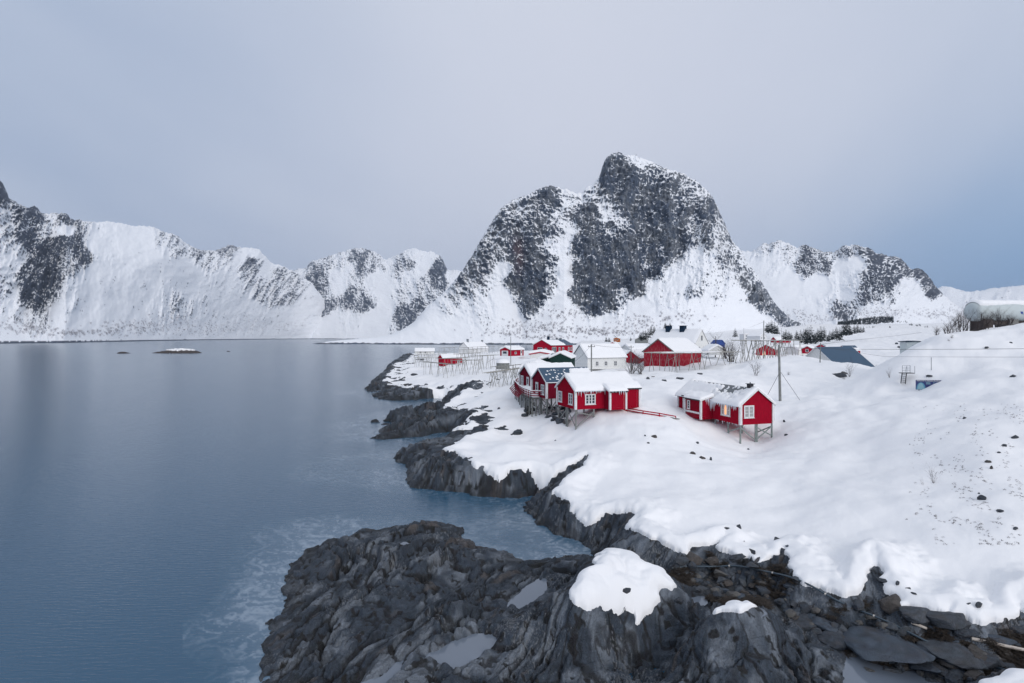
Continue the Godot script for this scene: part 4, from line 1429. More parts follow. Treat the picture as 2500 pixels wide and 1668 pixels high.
# snow lying on a ridged roof, full where nothing says bare; bare: [x0, x1, z0, z1, softness]
func roof_snow(t: Node3D, w: float, l: float, wall: float, rise: float, over: float, gab: float, thick: float, bare: Array, s: int) -> MeshInstance3D:
	var nx := clampi(int((w + 2 * over) / 0.16), 16, 44)
	var nz := clampi(int((l + 2 * gab) / 0.20), 12, 64)
	if w * l > 110.0:
		nx = 28
		nz = 28
	var slope := rise / (w * 0.5)
	var pos := PackedVector3Array()
	for j in nz + 1:
		var z := gab - (l + 2 * gab) * j / nz
		for i in nx + 1:
			var x := -over + (w + 2 * over) * i / nx
			var ax := sqrt(pow(x - w * 0.5, 2.0) + 0.01)
			var base := wall + rise - ax * slope
			var ex := minf(x + over, w + over - x)
			var ez := minf(gab - z, z + l + gab)
			var e := sqrt(clampf(ex / 0.30, 0.0, 1.0)) * sqrt(clampf(ez / 0.22, 0.0, 1.0))
			var n := 1.0 + 0.30 * nz_fine.get_noise_2d(x * 0.5 + s, z * 0.5) + 0.12 * nz_fine.get_noise_2d(x * 1.6 + s, z * 1.6)
			var y := thick * e * n
			for b in bare:
				var ins := minf(minf(x - b[0], b[1] - x), minf(-z - b[2], b[3] + z))
				var rag: float = nz_fine.get_noise_2d(x * 1.3 + s, z * 1.3) * b[4] + nz_fine.get_noise_2d(x * 4.5 + s, z * 4.5) * b[4] * 0.5
				var m := smoothstep(0.12, -0.12, ins + rag)
				y = lerpf(-0.06, y, m)
			var outw := 0.07 * sin(PI * clampf(ex / 0.30, 0.0, 1.0)) * (-1.0 if x < w * 0.5 else 1.0)
			pos.append(Vector3(x + outw, base + y + (0.012 if ex > 0.001 and ez > 0.001 else -0.03), z))
	var m := grid_mesh(pos, nx + 1, nz + 1)
	return put("roof_snow", m, mats.snow, t)

func icicles(parent: Node3D, f: Array, s0: float, s1: float, y: float, out: float, count: int, longest: float) -> void:
	for k in count:
		var s := lerpf(s0, s1, (k + rng.randf()) / count)
		var len := longest * (0.22 + 0.78 * pow(rng.randf(), 1.8))
		var p: Vector3 = f[0] + f[1] * s + f[2] * (out + rng.randf() * 0.08)
		p.y = y + 0.1
		var st := st_new()
		var mid := p - Vector3(0, len * 0.35, 0)
		var r := 0.035 + 0.03 * len
		rod(st, p, mid, r * 1.25, r * 0.8, 5, false)
		rod(st, mid, p - Vector3(rng.randf_range(-0.02, 0.02), len, 0), r * 0.8, 0.006, 5, false)
		put("icicle", st.commit(), mats.ice, parent)

func window(t: Node3D, f: Array, s: float, y: float, w: float, h: float, cols: int, rows: int, glass := "glass", fr := 0.11) -> void:
	# frame with posts, glazing bars, panes set back
	var along: Vector3 = f[1]
	var out: Vector3 = f[2]
	var p0: Vector3 = f[0] + along * s + Vector3(0, y, 0) + out * 0.034
	var xf := Transform3D(Basis(along, Vector3.UP, out), p0)
	var st := st_new()
	box(st, Vector3(-fr, -fr, 0), Vector3(0, h + fr, 0.06))
	box(st, Vector3(w, -fr, 0), Vector3(w + fr, h + fr, 0.06))
	box(st, Vector3(0, h, 0.0), Vector3(w, h + fr, 0.06))
	box(st, Vector3(0, -fr, 0.0), Vector3(w, 0, 0.06))
	for c in range(1, cols):
		var x := w * c / cols
		box(st, Vector3(x - fr * 0.5, 0, 0.0), Vector3(x + fr * 0.5, h, 0.05))
	var win := put("window", st.commit(), mats.white_paint, t, xf)
	for c in cols:
		var x0 := w * c / cols + (fr * 0.5 if c > 0 else 0.0)
		var x1 := w * (c + 1) / cols - (fr * 0.5 if c < cols - 1 else 0.0)
		if rows > 1:
			for r in range(1, rows):
				st = st_new()
				var yy := h * r / rows
				box(st, Vector3(x0, yy - 0.022, 0.012), Vector3(x1, yy + 0.022, 0.038))
				put("glazing_bar", st.commit(), mats.white_paint, win)
		st = st_new()
		box(st, Vector3(x0, 0, -0.01), Vector3(x1, h, 0.012))
		var g: String = glass
		if glass == "lit" :
			g = "lit_glass" if c == 1 else "curtain_glass"
		put("pane", st.commit(), mats[g], win)
	st = st_new()
	box(st, Vector3(-fr - 0.05, -fr - 0.055, 0.0), Vector3(w + fr + 0.05, -fr - 0.003, 0.11))
	put("sill", st.commit(), mats.white_paint, win)

func door(t: Node3D, f: Array, s: float, y: float, w: float, h: float, m: String) -> void:
	var along: Vector3 = f[1]
	var out: Vector3 = f[2]
	var xf := Transform3D(Basis(along, Vector3.UP, out), f[0] + along * s + Vector3(0, y, 0) + out * 0.034)
	var st := st_new()
	box(st, Vector3(0, 0, 0), Vector3(w, h, 0.05))
	var d := put("door", st.commit(), mats[m], t, xf)
	st = st_new()
	for e in [[-0.1, 0.0, 0.0, h], [w, w + 0.1, 0.0, h], [-0.1, w + 0.1, h + 0.002, h + 0.1]]:
		box(st, Vector3(e[0], e[2], 0), Vector3(e[1] - 0.002, e[3], 0.065))
	put("door_frame", st.commit(), mats.white_paint, d)
	st = st_new()
	box(st, Vector3(w * 0.2, h * 0.45, 0.05), Vector3(w * 0.8, h * 0.9, 0.056))
	put("door_pane", st.commit(), mats.glass, d)

# piles under a floor with cross braces; spots in the house's own axes
func piles(t: Node3D, spots: Array, r: float, m: String, braces: Array) -> void:
	var feet := []
	for q in spots:
		var top: Vector3 = Vector3(q.x, -0.02, q.y)
		var wp: Vector3 = t.transform * top
		var g := ground(wp.x, wp.z)
		var foot := Vector3(q.x + rng.randf_range(-0.05, 0.05), g - wp.y - 0.45, q.y)
		feet.append(foot)
		if g > wp.y - 0.15:
			continue
		var st := st_new()
		rod(st, foot, top, r * 1.08, r, 8)
		put("pile", st.commit(), mats[m], t)
	var st2 := st_new()
	for b in braces:
		var a: Vector3 = Vector3(spots[b[0]].x, -0.35, spots[b[0]].y)
		var e: Vector3 = feet[b[1]] + Vector3(0, 0.65, 0)
		if e.y > a.y - 0.3:
			continue
		var st := st_new()
		beam(st, a, e, 0.06, 0.14)
		put("brace", st.commit(), mats[m], t)

# a lean-to in the house's own axes: a box with a sloping roof; side walls take the house's paint
func annex(t: Node3D, lo: Vector3, hi: Vector3, y_near: float, y_far: float, paint: String, edge: String, thick: float, pitch := 0.14, left := true) -> void:
	# y_near: height of the roof over the outer long wall; y_far: over the wall towards the house (along x)
	var w := hi.x - lo.x
	var l := hi.z - lo.z
	var st := st_new()
	var near_x := lo.x if left else hi.x
	var far_x := hi.x if left else lo.x
	var hgt := func(x: float) -> float: return lerpf(y_near, y_far, (x - near_x) / (far_x - near_x))
	var n := maxi(2, int(w / pitch))
	for z in [hi.z, lo.z]:
		for k in n:
			var x0 := lo.x + w * k / n
			var x1 := lo.x + w * (k + 1) / n
			for q in [[x0, lerpf(x0, x1, 0.66), 0.0], [lerpf(x0, x1, 0.66), x1, 0.03]]:
				var zz: float = z + (q[2] if z == hi.z else -q[2])
				if z == hi.z:
					quad(st, Vector3(q[0], lo.y, zz), Vector3(q[1], lo.y, zz), Vector3(q[1], hgt.call(q[1]), zz), Vector3(q[0], hgt.call(q[0]), zz))
				else:
					quad(st, Vector3(q[1], lo.y, zz), Vector3(q[0], lo.y, zz), Vector3(q[0], hgt.call(q[0]), zz), Vector3(q[1], hgt.call(q[1]), zz))
	n = maxi(2, int(l / pitch))
	for k in n:
		var z0 := lo.z + l * k / n
		var z1 := lo.z + l * (k + 1) / n
		for q in [[z0, lerpf(z0, z1, 0.66), 0.0], [lerpf(z0, z1, 0.66), z1, 0.03]]:
			if left:
				quad(st, Vector3(near_x - q[2], lo.y, q[0]), Vector3(near_x - q[2], lo.y, q[1]), Vector3(near_x - q[2], y_near, q[1]), Vector3(near_x - q[2], y_near, q[0]))
			else:
				quad(st, Vector3(near_x + q[2], lo.y, q[1]), Vector3(near_x + q[2], lo.y, q[0]), Vector3(near_x + q[2], y_near, q[0]), Vector3(near_x + q[2], y_near, q[1]))
	quad(st, Vector3(lo.x, lo.y, lo.z), Vector3(hi.x, lo.y, lo.z), Vector3(hi.x, lo.y, hi.z), Vector3(lo.x, lo.y, hi.z))
	var an := put("porch", st.commit(), mats[paint], t)
	# its roof, dark along the eave, and the snow on it
	var k2 := (y_far - y_near) / (far_x - near_x)
	var ex := near_x + (-0.3 if left else 0.3)
	var ey := y_near + k2 * (ex - near_x)
	var g := 0.2
	st = st_new()
	var a := Vector3(ex, ey, hi.z + g)
	var b := Vector3(far_x, y_far, hi.z + g)
	var c := Vector3(far_x, y_far, lo.z - g)
	var d := Vector3(ex, ey, lo.z - g)
	var up := Vector3(0, 0.16, 0)
	if left:
		hexa(st, d, c, b, a, d + up, c + up, b + up, a + up)
	else:
		hexa(st, c, d, a, b, c + up, d + up, a + up, b + up)
	put("porch_roof", st.commit(), mats[edge], an)
	var nx := 16
	var nz := 22
	var pos := PackedVector3Array()
	for j in nz + 1:
		var z := lerpf(hi.z + g + 0.05, lo.z - g - 0.05, float(j) / nz)
		for i in nx + 1:
			var x := lerpf(minf(ex, far_x), maxf(ex, far_x), float(i) / nx)
			var e1 := absf(x - ex)
			var e2 := minf(hi.z + g + 0.05 - z, z - lo.z + g + 0.05)
			var e := sqrt(clampf(e1 / 0.3, 0.0, 1.0)) * sqrt(clampf(e2 / 0.22, 0.0, 1.0))
			var y: float = hgt.call(x) + 0.175 + thick * e * (1.0 + 0.3 * nz_fine.get_noise_2d(x + 33.0, z * 0.7)) - (0.03 if e < 0.01 else 0.0)
			pos.append(Vector3(x, y, z))
	put("porch_snow", grid_mesh(pos, nx + 1, nz + 1), mats.snow, an)
	# white posts at its corners
	for z in [hi.z, lo.z]:
		st = st_new()
		box(st, Vector3(near_x - 0.12, lo.y, z - 0.12), Vector3(near_x + 0.12, y_near, z + 0.12))
		put("porch_post", st.commit(), mats.white_paint, an)
	st = st_new()
	beam(st, Vector3(ex, ey + 0.09, hi.z + g + 0.03), Vector3(far_x, y_far + 0.09, hi.z + g + 0.03), 0.05, 0.2)
	put("porch_board", st.commit(), mats.white_paint, an)

func build_cabins() -> void:
	# --- nearest cabin on the right, a lamp burning behind the middle pane
	var ca := house({"name": "red_cabin", "label": "red boarded cabin on stilts with a lamp lit in its window and a black chimney", "category": "cabin", "group": "red stilt cabins",
		"at": Vector3(27.9, 4.3, -65.0), "yaw": 15.8, "w": 4.75, "l": 13.2, "wall": 2.5, "rise": 1.78, "paint": "red_paint", "board": 0.145, "corner": 0.30, "snow": 0.30,
		"over": 0.42, "bare": [[2.1, 3.2, 1.4, 12.8, 0.45], [0.9, 2.5, 1.6, 6.0, 1.5]],
		"windows": [[FRONT, 0.62, 0.98, 1.15, 1.22, 2, 3, "curtain_glass", 0.15], [LEFT, 13.2 - 3.45, 0.92, 1.5, 1.18, 3, 2, "lit", 0.15]],
		"chimneys": [[2.2, 0.95, 4.15, 0.55, 0.72, "black_metal"]],
		"icicles": [[LEFT, 7.9, 9.4, 12, 1.5], [LEFT, 9.4, 13.0, 22, 0.8]]})
	piles(ca, [Vector2(0.05, -0.05), Vector2(2.35, -0.2), Vector2(2.60, -0.25), Vector2(4.65, -0.05), Vector2(0.1, -2.4), Vector2(4.6, -2.6), Vector2(2.3, -2.6), Vector2(0.1, -4.9), Vector2(4.6, -5.2), Vector2(2.4, -5.2)], 0.105, "pile_timber",
		[[3, 1], [1, 3], [0, 1], [0, 4], [3, 5], [5, 2]])
	annex(ca, Vector3(-1.84, -0.05, -8.75), Vector3(0.0, 2.5, -5.3), 2.45, 2.92, "red_paint", "roof_edge", 0.26)
	annex(ca, Vector3(-0.95, -0.05, -10.4), Vector3(0.0, 2.6, -8.95), 2.55, 2.85, "red_paint", "roof_edge", 0.26)
	window(ca, [Vector3(-1.84, 0, -8.75), Vector3(0, 0, 1), Vector3(-1, 0, 0), 3.4], 0.62, 1.15, 0.42, 0.95, 1, 3, "glass", 0.10)
	var st := st_new()
	box(st, Vector3(-1.93, 0.62, -8.6), Vector3(-1.88, 0.86, -5.55))
	put("skirting_board", st.commit(), mats.white_paint, ca)
	icicles(ca.get_node("roof_snow"), [Vector3(-1.84, 0, -5.25), Vector3(1, 0, 0), Vector3(0, 0, 1), 1.8], 0.5, 1.75, 2.55, 0.12, 7, 1.9)
	icicles(ca.get_node("roof_snow"), [Vector3(0, 0, -5.0), Vector3(0, 0, 1), Vector3(-1, 0, 0), 5.0], 0.2, 4.8, -0.08, 0.0, 9, 0.5)
	var bulb := OmniLight3D.new()
	bulb.name = "window_lamp"
	bulb.position = Vector3(-0.25, 1.5, -2.7)
	bulb.light_color = Color(1.0, 0.62, 0.32)
	bulb.light_energy = 0.08
	bulb.light_size = 0.3
	bulb.omni_range = 20.0
	bulb.omni_attenuation = 2.0
	bulb.shadow_enabled = true
	ca.add_child(bulb)
	# --- cabin in the middle, porch to the right with a lamp under the eave
	var cb := house({"name": "red_cabin", "label": "red stilt cabin with deep snow roof and porch lamp, nearest of the three together", "category": "cabin", "group": "red stilt cabins",
		"at": Vector3(6.18, 5.9, -72.2), "yaw": -70.7, "w": 5.5, "l": 8.9, "wall": 2.46, "rise": 1.62, "paint": "red_paint", "board": 0.145, "corner": 0.28, "snow": 0.34, "over": 0.38,
		"windows": [[FRONT, 0.50, 0.62, 0.92, 1.18, 2, 3, "glass", 0.13], [FRONT, 3.72, 0.62, 0.92, 1.18, 2, 3, "glass", 0.13], [RIGHT, 1.45, 0.72, 1.2, 1.05, 3, 3, "glass", 0.14]],
		"icicles": [[RIGHT, 0.15, 4.0, 26, 0.85]]})
	annex(cb, Vector3(5.5, -0.05, -6.4), Vector3(6.93, 2.5, -4.1), 2.28, 2.85, "red_paint", "roof_edge", 0.30, 0.145, false)
	annex(cb, Vector3(5.5, -0.05, -8.9), Vector3(6.1, 2.6, -6.55), 2.55, 2.85, "red_paint", "roof_edge", 0.28, 0.145, false)
	piles(cb, [Vector2(5.45, -0.08), Vector2(2.6, -0.1), Vector2(2.95, -0.12), Vector2(0.08, -0.1), Vector2(5.45, -2.6), Vector2(2.7, -2.6), Vector2(0.1, -2.8), Vector2(5.45, -4.4)], 0.11, "grey_timber",
		[[0, 2], [3, 2], [1, 3], [2, 0], [0, 4], [4, 0], [4, 5]])
	icicles(cb.get_node("roof_snow"), [Vector3(6.93, 0, -4.1), Vector3(0, 0, -1), Vector3(1, 0, 0), 2.3], 0.1, 2.2, 2.2, 0.3, 6, 0.5)
	var lampbox := st_new()
	rod(lampbox, Vector3(6.30, 1.85, -6.62), Vector3(6.30, 2.08, -6.62), 0.09, 0.07, 8)
	put("porch_lamp", lampbox.commit(), mats.lamp_glow, cb)
	var pl := OmniLight3D.new()
	pl.name = "porch_light"
	pl.position = Vector3(6.45, 1.95, -6.62)
	pl.light_color = Color(1.0, 0.45, 0.2)
	pl.light_energy = 0.25
	pl.light_size = 0.1
	pl.omni_range = 20.0
	pl.omni_attenuation = 2.0
	pl.shadow_enabled = true
	cb.add_child(pl)
	# --- cabin with the blue metal roof half slid clear of snow
	var cc := house({"name": "red_cabin", "label": "red stilt cabin with a dark blue metal roof half clear of snow", "category": "cabin", "group": "red stilt cabins",
		"at": Vector3(3.18, 6.07, -82.7), "yaw": -70.7, "w": 5.6, "l": 7.8, "wall": 2.5, "rise": 1.72, "paint": "red_paint_dull", "board": 0.145, "corner": 0.30, "snow": 0.22, "over": 0.32, "roof": "blue_roof",
		"bare": [[2.75, 6.4, -1.0, 4.6, 0.35], [2.4, 3.2, -1.0, 9.0, 0.15]],
		"windows": [[FRONT, 3.75, 0.62, 0.95, 1.2, 2, 3, "glass", 0.14], [RIGHT, 2.4, 0.85, 1.3, 1.1, 3, 3, "glass", 0.14]],
		"doors": [[FRONT, 1.55, 0.1, 0.85, 1.95, "cream_paint"]],
		"icicles": [[RIGHT, 2.4, 4.2, 5, 1.3]]})
	piles(cc, [Vector2(5.5, -0.08), Vector2(3.4, -0.1), Vector2(1.2, -0.1), Vector2(5.5, -1.6), Vector2(3.2, -1.8), Vector2(5.5, -3.2), Vector2(1.2, -2.0)], 0.13, "grey_timber", [[0, 1], [1, 0], [3, 0], [0, 3], [1, 2], [5, 3]])
	for k in 26:
		# lumps left on the bare metal
		var s := rng.randf_range(0.3, 4.2)
		var x := rng.randf_range(3.3, 5.6)
		var yy := 2.5 + 1.72 * (1.0 - absf(2.0 * x / 5.6 - 1.0)) + 0.14
		var sm := SphereMesh.new()
		sm.radial_segments = 8
		sm.rings = 5
		sm.radius = 0.06 + 0.12 * rng.randf()
		sm.height = 0.07
		put("snow_clot", sm, mats.snow, cc, Transform3D(Basis(Vector3(0, 0, 1), -0.55), Vector3(x, yy + 0.02, -s)))
	# --- the cabin farthest back at the deck
	house({"name": "red_cabin", "label": "red cabin with white door behind the deck, farthest of the three together", "category": "cabin", "group": "red stilt cabins",
		"at": Vector3(1.39, 6.1, -94.1), "yaw": -70.7, "w": 5.5, "l": 8.6, "wall": 2.5, "rise": 1.55, "paint": "red_paint_dull", "board": 0.145, "corner": 0.30, "snow": 0.34, "over": 0.34,
		"windows": [[FRONT, 0.8, 0.85, 0.95, 1.25, 2, 3, "curtain_glass", 0.16]], "doors": [[FRONT, 3.6, 0.15, 0.9, 1.95, "white_paint"]],
		"chimneys": [[2.3, 0.9, 4.0, 0.42, 0.45, "white_paint"]]})
	deck()
	walkway()

func deck() -> void:
	var y := 6.02
	var outline := []
	for q in [[1256.0, 942.0], [1266.0, 955.0], [1279.0, 964.0], [1296.0, 971.0], [1324.0, 972.0], [1312.0, 952.0], [1298.0, 940.0], [1285.0, 936.0], [1262.0, 936.0]]:
		var d := far_of(q[1], y)
		outline.append(Vector3((q[0] - MIDX) / FOC * d, y, -d))
	var t := thing("deck", "snowy wooden deck on stilts with red railing before two cabins", "deck", outline[2])
	var o: Vector3 = outline[2]
	var flat := PackedVector2Array()
	for p in outline:
		flat.append(Vector2(p.x, p.z))
	var ids := Geometry2D.triangulate_polygon(flat)
	var st := st_new()
	for lay in [[0.0, 1], [-0.22, -1]]:
		for k in range(0, ids.size(), 3):
			var q := []
			for e in 3:
				q.append(outline[ids[k + e]] - o + Vector3(0, lay[0], 0))
			if ((q[1] - q[0]).cross(q[2] - q[0]).y > 0.0) != (lay[1] > 0):
				q = [q[0], q[2], q[1]]
			tri(st, q[0], q[1], q[2])
	for k in outline.size():
		var a: Vector3 = outline[k] - o
		var b: Vector3 = outline[(k + 1) % outline.size()] - o
		var dn := Vector3(0, -0.22, 0)
		quad(st, a, b, b + dn, a + dn)
		quad(st, b, a, a + dn, b + dn)
	put("deck_floor", st.commit(), mats.grey_timber, t)
	# snow heaped on it, deeper along the cabin walls
	var inner := Geometry2D.offset_polygon(flat, -0.35)
	if inner.size() > 0:
		var mid := Vector2.ZERO
		for v in inner[0]:
			mid += v / inner[0].size()
		var pos := PackedVector3Array()
		var ring := 40
		var rings := 12
		var per: PackedVector2Array = inner[0]
		var total := 0.0
		for k in per.size():
			total += per[k].distance_to(per[(k + 1) % per.size()])
		for r in rings + 1:
			for k in ring + 1:
				var want := total * (k % ring) / ring
				var q := per[0]
				for e in per.size():
					var le := per[e].distance_to(per[(e + 1) % per.size()])
					if want <= le:
						q = per[e].lerp(per[(e + 1) % per.size()], want / le)
						break
					want -= le
				var f := float(r) / rings
				var p := mid.lerp(q, 1.0 - f)
				var h := 0.75 * sqrt(clampf(f * 2.2, 0.0, 1.0)) * (1.0 + 0.35 * nz_fine.get_noise_2d(p.x * 0.6, p.y * 0.6)) if r > 0 else -0.02
				pos.append(Vector3(p.x - o.x, h, p.y - o.z))
		put("deck_snow", grid_mesh(pos, ring + 1, rings + 1, PackedColorArray(), PackedByteArray(), true), mats.snow, t)
	# railing: posts, three rails, along the outer sides
	for k in 4:
		rail_run(t, outline[k] - o, outline[k + 1] - o, 0.98, 3, 1.25)
	rail_run(t, outline[8] - o, outline[0] - o, 0.98, 3, 1.25)
	rail_run(t, outline[7] - o, outline[8] - o, 0.98, 3, 1.25)
	# slanting struts outside the rail
	for k in 2:
		var a: Vector3 = outline[k] - o
		var b: Vector3 = outline[k + 1] - o
		var n := 4
		for e in n:
			var p := a.lerp(b, (e + 0.5) / n)
			var out := Vector3((b - a).z, 0, -(b - a).x).normalized()
			if out.x > 0.0:
				out = -out
			for sgn in [-0.5, 0.5]:
				var s2 := st_new()
				beam(s2, p + Vector3(0, 0.55, 0), p + out * 0.95 + (b - a).normalized() * sgn + Vector3(0, -0.45, 0), 0.06, 0.09)
				put("strut", s2.commit(), mats.red_paint_dull, t)
	# stilts
	for k in 5:
		var a: Vector3 = outline[k]
		var b: Vector3 = outline[(k + 1) % outline.size()]
		var n := 3 if k != 4 else 1
		for e in n:
			for inset in [0.15, 1.5]:
				var p := a.lerp(b, (e + 0.3) / n)
				p += (Vector3(outline[5].x, y, outline[5].z) - p).normalized() * inset
				var g := ground(p.x, p.z)
				if g > y - 0.5:
					continue
				var s2 := st_new()
				rod(s2, Vector3(p.x, g - 0.4, p.z) - o, Vector3(p.x, y - 0.22, p.z) - o, 0.10, 0.09, 7)
				put("pile", s2.commit(), mats.grey_timber, t)
				if inset < 1.0 and e % 2 == 0:
					s2 = st_new()
					beam(s2, Vector3(p.x, y - 0.5, p.z) - o, Vector3(p.x + 1.6, g + 0.5, p.z - 0.8) - o, 0.05, 0.12)
					put("brace", s2.commit(), mats.grey_timber, t)

func rail_run(t: Node3D, a: Vector3, b: Vector3, h: float, rails: int, gap: float) -> void:
	var n := maxi(1, int(round(a.distance_to(b) / gap)))
	for k in n + 1:
		var p := a.lerp(b, float(k) / n)
		var st := st_new()
		box(st, p + Vector3(-0.045, -0.15, -0.045), p + Vector3(0.045, h, 0.045))
		put("rail_post", st.commit(), mats.red_paint_dull, t)
	for r in rails:
		var y := h - r * h / rails - 0.02
		var st := st_new()
		beam(st, a + Vector3(0, y, 0), b + Vector3(0, y, 0), 0.05, 0.12)
		var m := put("rail", st.commit(), mats.red_paint_dull, t)
		if r == 0:
			st = st_new()
			beam(st, a + Vector3(0, y + 0.105, 0), b + Vector3(0, y + 0.105, 0), 0.14, 0.09)
			put("rail_snow", st.commit(), mats.snow, m)

# half-buried red footbridge between the cabins
func walkway() -> void:
	var t := thing("footbridge", "red railed footbridge half buried in snow between the two nearest cabins", "footbridge", meet(1492, 996))
	var o := t.position
	var line := []
	for q in [[1492.0, 994.0], [1530.0, 1001.0], [1570.0, 1008.0], [1610.0, 1014.0], [1650.0, 1021.0]]:
		var p := meet(q[0], q[1] + 3.0)
		p.y += 0.28
		line.append(p - o)
	for k in line.size() - 1:
		for r in 2:
			var st := st_new()
			beam(st, line[k] + Vector3(0, 0.10 - r * 0.27, 0), line[k + 1] + Vector3(0, 0.10 - r * 0.27, 0), 0.07, 0.13)
			put("rail", st.commit(), mats.red_paint, t)
		var st2 := st_new()
		box(st2, line[k + 1] + Vector3(-0.05, -0.9, -0.05), line[k + 1] + Vector3(0.05, 0.05, 0.05))
		put("rail_post", st2.commit(), mats.red_paint, t)
		st2 = st_new()
		beam(st2, line[k] + Vector3(0.2, -0.35, -1.1), line[k + 1] + Vector3(0.2, -0.35, -1.1), 1.6, 0.12)
		put("plank", st2.commit(), mats.grey_timber, t)

# a house given by where its front left corner stands in the view and how far off
func far_house(o: Dictionary, px: float, d: float, y: float) -> Node3D:
	o.at = Vector3((px - MIDX) / FOC * d, y, -d)
	return house(o)

func build_village() -> void:
	far_house({"name": "barn", "label": "large red barn with streaked weathered boards behind the drying rack", "category": "barn", "yaw": -50.0, "w": 10.3, "l": 14.5, "wall": 4.94, "rise": 3.5, "paint": "red_weathered", "board": 0.3, "snow": 0.5, "over": 0.55, "trim": "concrete", "barge": 0.3}, 1572, 160, 6.0)
	var barn: Node3D = get_node("barn")
	for e in [Vector3(0.1, 0, -0.1), Vector3(3.4, 0, -0.1), Vector3(6.8, 0, -0.1)]:
		var st := st_new()
		rod(st, e + Vector3(0, -2.2, 0), e + Vector3(0, -0.02, 0), 0.2, 0.2, 8)
		put("pile", st.commit(), mats.grey_timber, barn)
	far_house({"name": "white_house", "label": "white house with steep snow roof and two dark chimneys behind the red barn", "yaw": 40.0, "w": 9.6, "l": 21.0, "wall": 4.2, "rise": 5.2, "paint": "cream_paint", "snow": 0.45, "over": 0.4,
		"windows": [[FRONT, 4.3, 5.2, 1.0, 1.9, 1, 3], [FRONT, 2.4, 1.4, 1.1, 1.3, 2, 1], [FRONT, 5.9, 1.4, 1.1, 1.3, 2, 1]],
		"chimneys": [[4.4, 8.0, 9.2, 2.0, 1.9, "dark_blue_paint"], [4.4, 14.6, 9.2, 1.9, 2.0, "dark_blue_paint"]]}, 1697, 206, 8.6)
	far_house({"name": "white_house", "label": "low white house with a long snow roof behind the utility pole", "yaw": -66.4, "w": 7.6, "l": 12.3, "wall": 3.3, "rise": 3.1, "paint": "cream_paint", "snow": 0.4, "over": 0.4, "trim": "roof_edge", "barge": 0.1,
		"windows": [[RIGHT, 2.6, 1.0, 0.7, 1.0, 2, 2], [RIGHT, 5.4, 1.0, 0.7, 1.0, 2, 2], [RIGHT, 8.4, 0.9, 0.75, 1.15, 2, 2]]}, 1399, 147.8, 6.5)
	var green := far_house({"name": "green_cabin", "label": "dark green cabin with two white windows above the red cabins", "category": "cabin", "yaw": -14.0, "w": 4.6, "l": 7.0, "wall": 3.3, "rise": 1.05, "paint": "green_paint", "board": 0.16, "snow": 0.35, "over": 0.3,
		"windows": [[LEFT, 4.6, 1.5, 0.62, 1.0, 2, 1], [LEFT, 1.6, 1.5, 0.62, 1.0, 2, 1]]}, 1343, 118, 7.2)
	annex(green, Vector3(-3.0, 0.0, -6.6), Vector3(0.0, 3.2, -1.2), 2.7, 3.5, "green_paint", "roof_edge", 0.5, 0.16)
	window(green, [Vector3(-3.0, 0, -1.2), Vector3(1, 0, 0), Vector3(0, 0, 1), 3.0], 0.45, 1.25, 0.62, 1.0, 1, 2)
	window(green, [Vector3(-3.0, 0, -1.2), Vector3(1, 0, 0), Vector3(0, 0, 1), 3.0], 1.85, 1.25, 0.62, 1.0, 2, 1)
	far_house({"name": "green_shed", "label": "low green shed buried in snow left of the green cabin", "category": "shed", "yaw": -8.0, "w": 6.2, "l": 5.0, "wall": 1.5, "rise": 1.0, "paint": "green_paint", "snow": 0.55, "over": 0.5, "trim": "white_paint", "windows": [[FRONT, 0.5, 0.5, 0.5, 0.7, 1, 2]]}, 1274, 112, 7.1)
	var red := far_house({"name": "red_house", "label": "two-storey red house with white windows and part-blue roof up the village", "yaw": -37.0, "w": 9.0, "l": 18.0, "wall": 3.8, "rise": 2.2, "paint": "red_paint", "snow": 0.3, "over": 0.5, "roof": "blue_roof", "bare": [[4.2, 10.0, 11.5, 19.0, 0.6], [4.0, 5.2, 3.0, 19.0, 0.2]],
		"windows": [[FRONT, 2.4, 1.2, 2.2, 1.4, 2, 1], [RIGHT, 1.0, 0.7, 3.0, 2.1, 3, 1], [RIGHT, 6.2, 1.2, 1.2, 1.4, 2, 1], [RIGHT, 9.2, 1.2, 1.2, 1.4, 2, 1], [RIGHT, 14.0, 1.2, 1.1, 1.4, 2, 1], [RIGHT, 16.2, 1.2, 1.0, 1.4, 2, 1]],
		"chimneys": [[4.5, 5.0, 5.8, 0.9, 1.6, "dark_blue_paint"], [4.5, 12.0, 5.9, 0.9, 0.8, "galvanised"], [4.5, 15.0, 5.9, 0.9, 0.8, "galvanised"]]}, 1302, 230, 8.0)
	var st := st_new()
	rod(st, Vector3(6.5, 1.9, 0.03), Vector3(6.5, 1.9, 0.12), 0.75, 0.75, 12)
	put("round_panel", st.commit(), mats.galvanised, red)
	far_house({"name": "red_garage", "label": "small red garage with a white door and rounded snow roof", "category": "garage", "yaw": -41.0, "w": 5.5, "l": 8.2, "wall": 2.5, "rise": 1.0, "paint": "red_paint", "snow": 0.5, "over": 0.4, "windows": [[RIGHT, 2.6, 0.9, 1.0, 0.6, 1, 1]], "doors": [[FRONT, 1.0, 0.0, 3.2, 2.0, "white_paint"], [RIGHT, 6.2, 0.1, 0.9, 2.0, "white_paint"]]}, 1221, 214, 7.6)
	far_house({"name": "low_shed", "label": "white shed with a red eaves band under deep snow, beside the red house", "category": "shed", "yaw": -12.0, "w": 8.0, "l": 7.0, "wall": 3.0, "rise": 0.7, "paint": "cream_paint", "snow": 0.9, "over": 0.3, "trim": "red_paint", "barge": 0.45}, 1293, 196, 5.8)
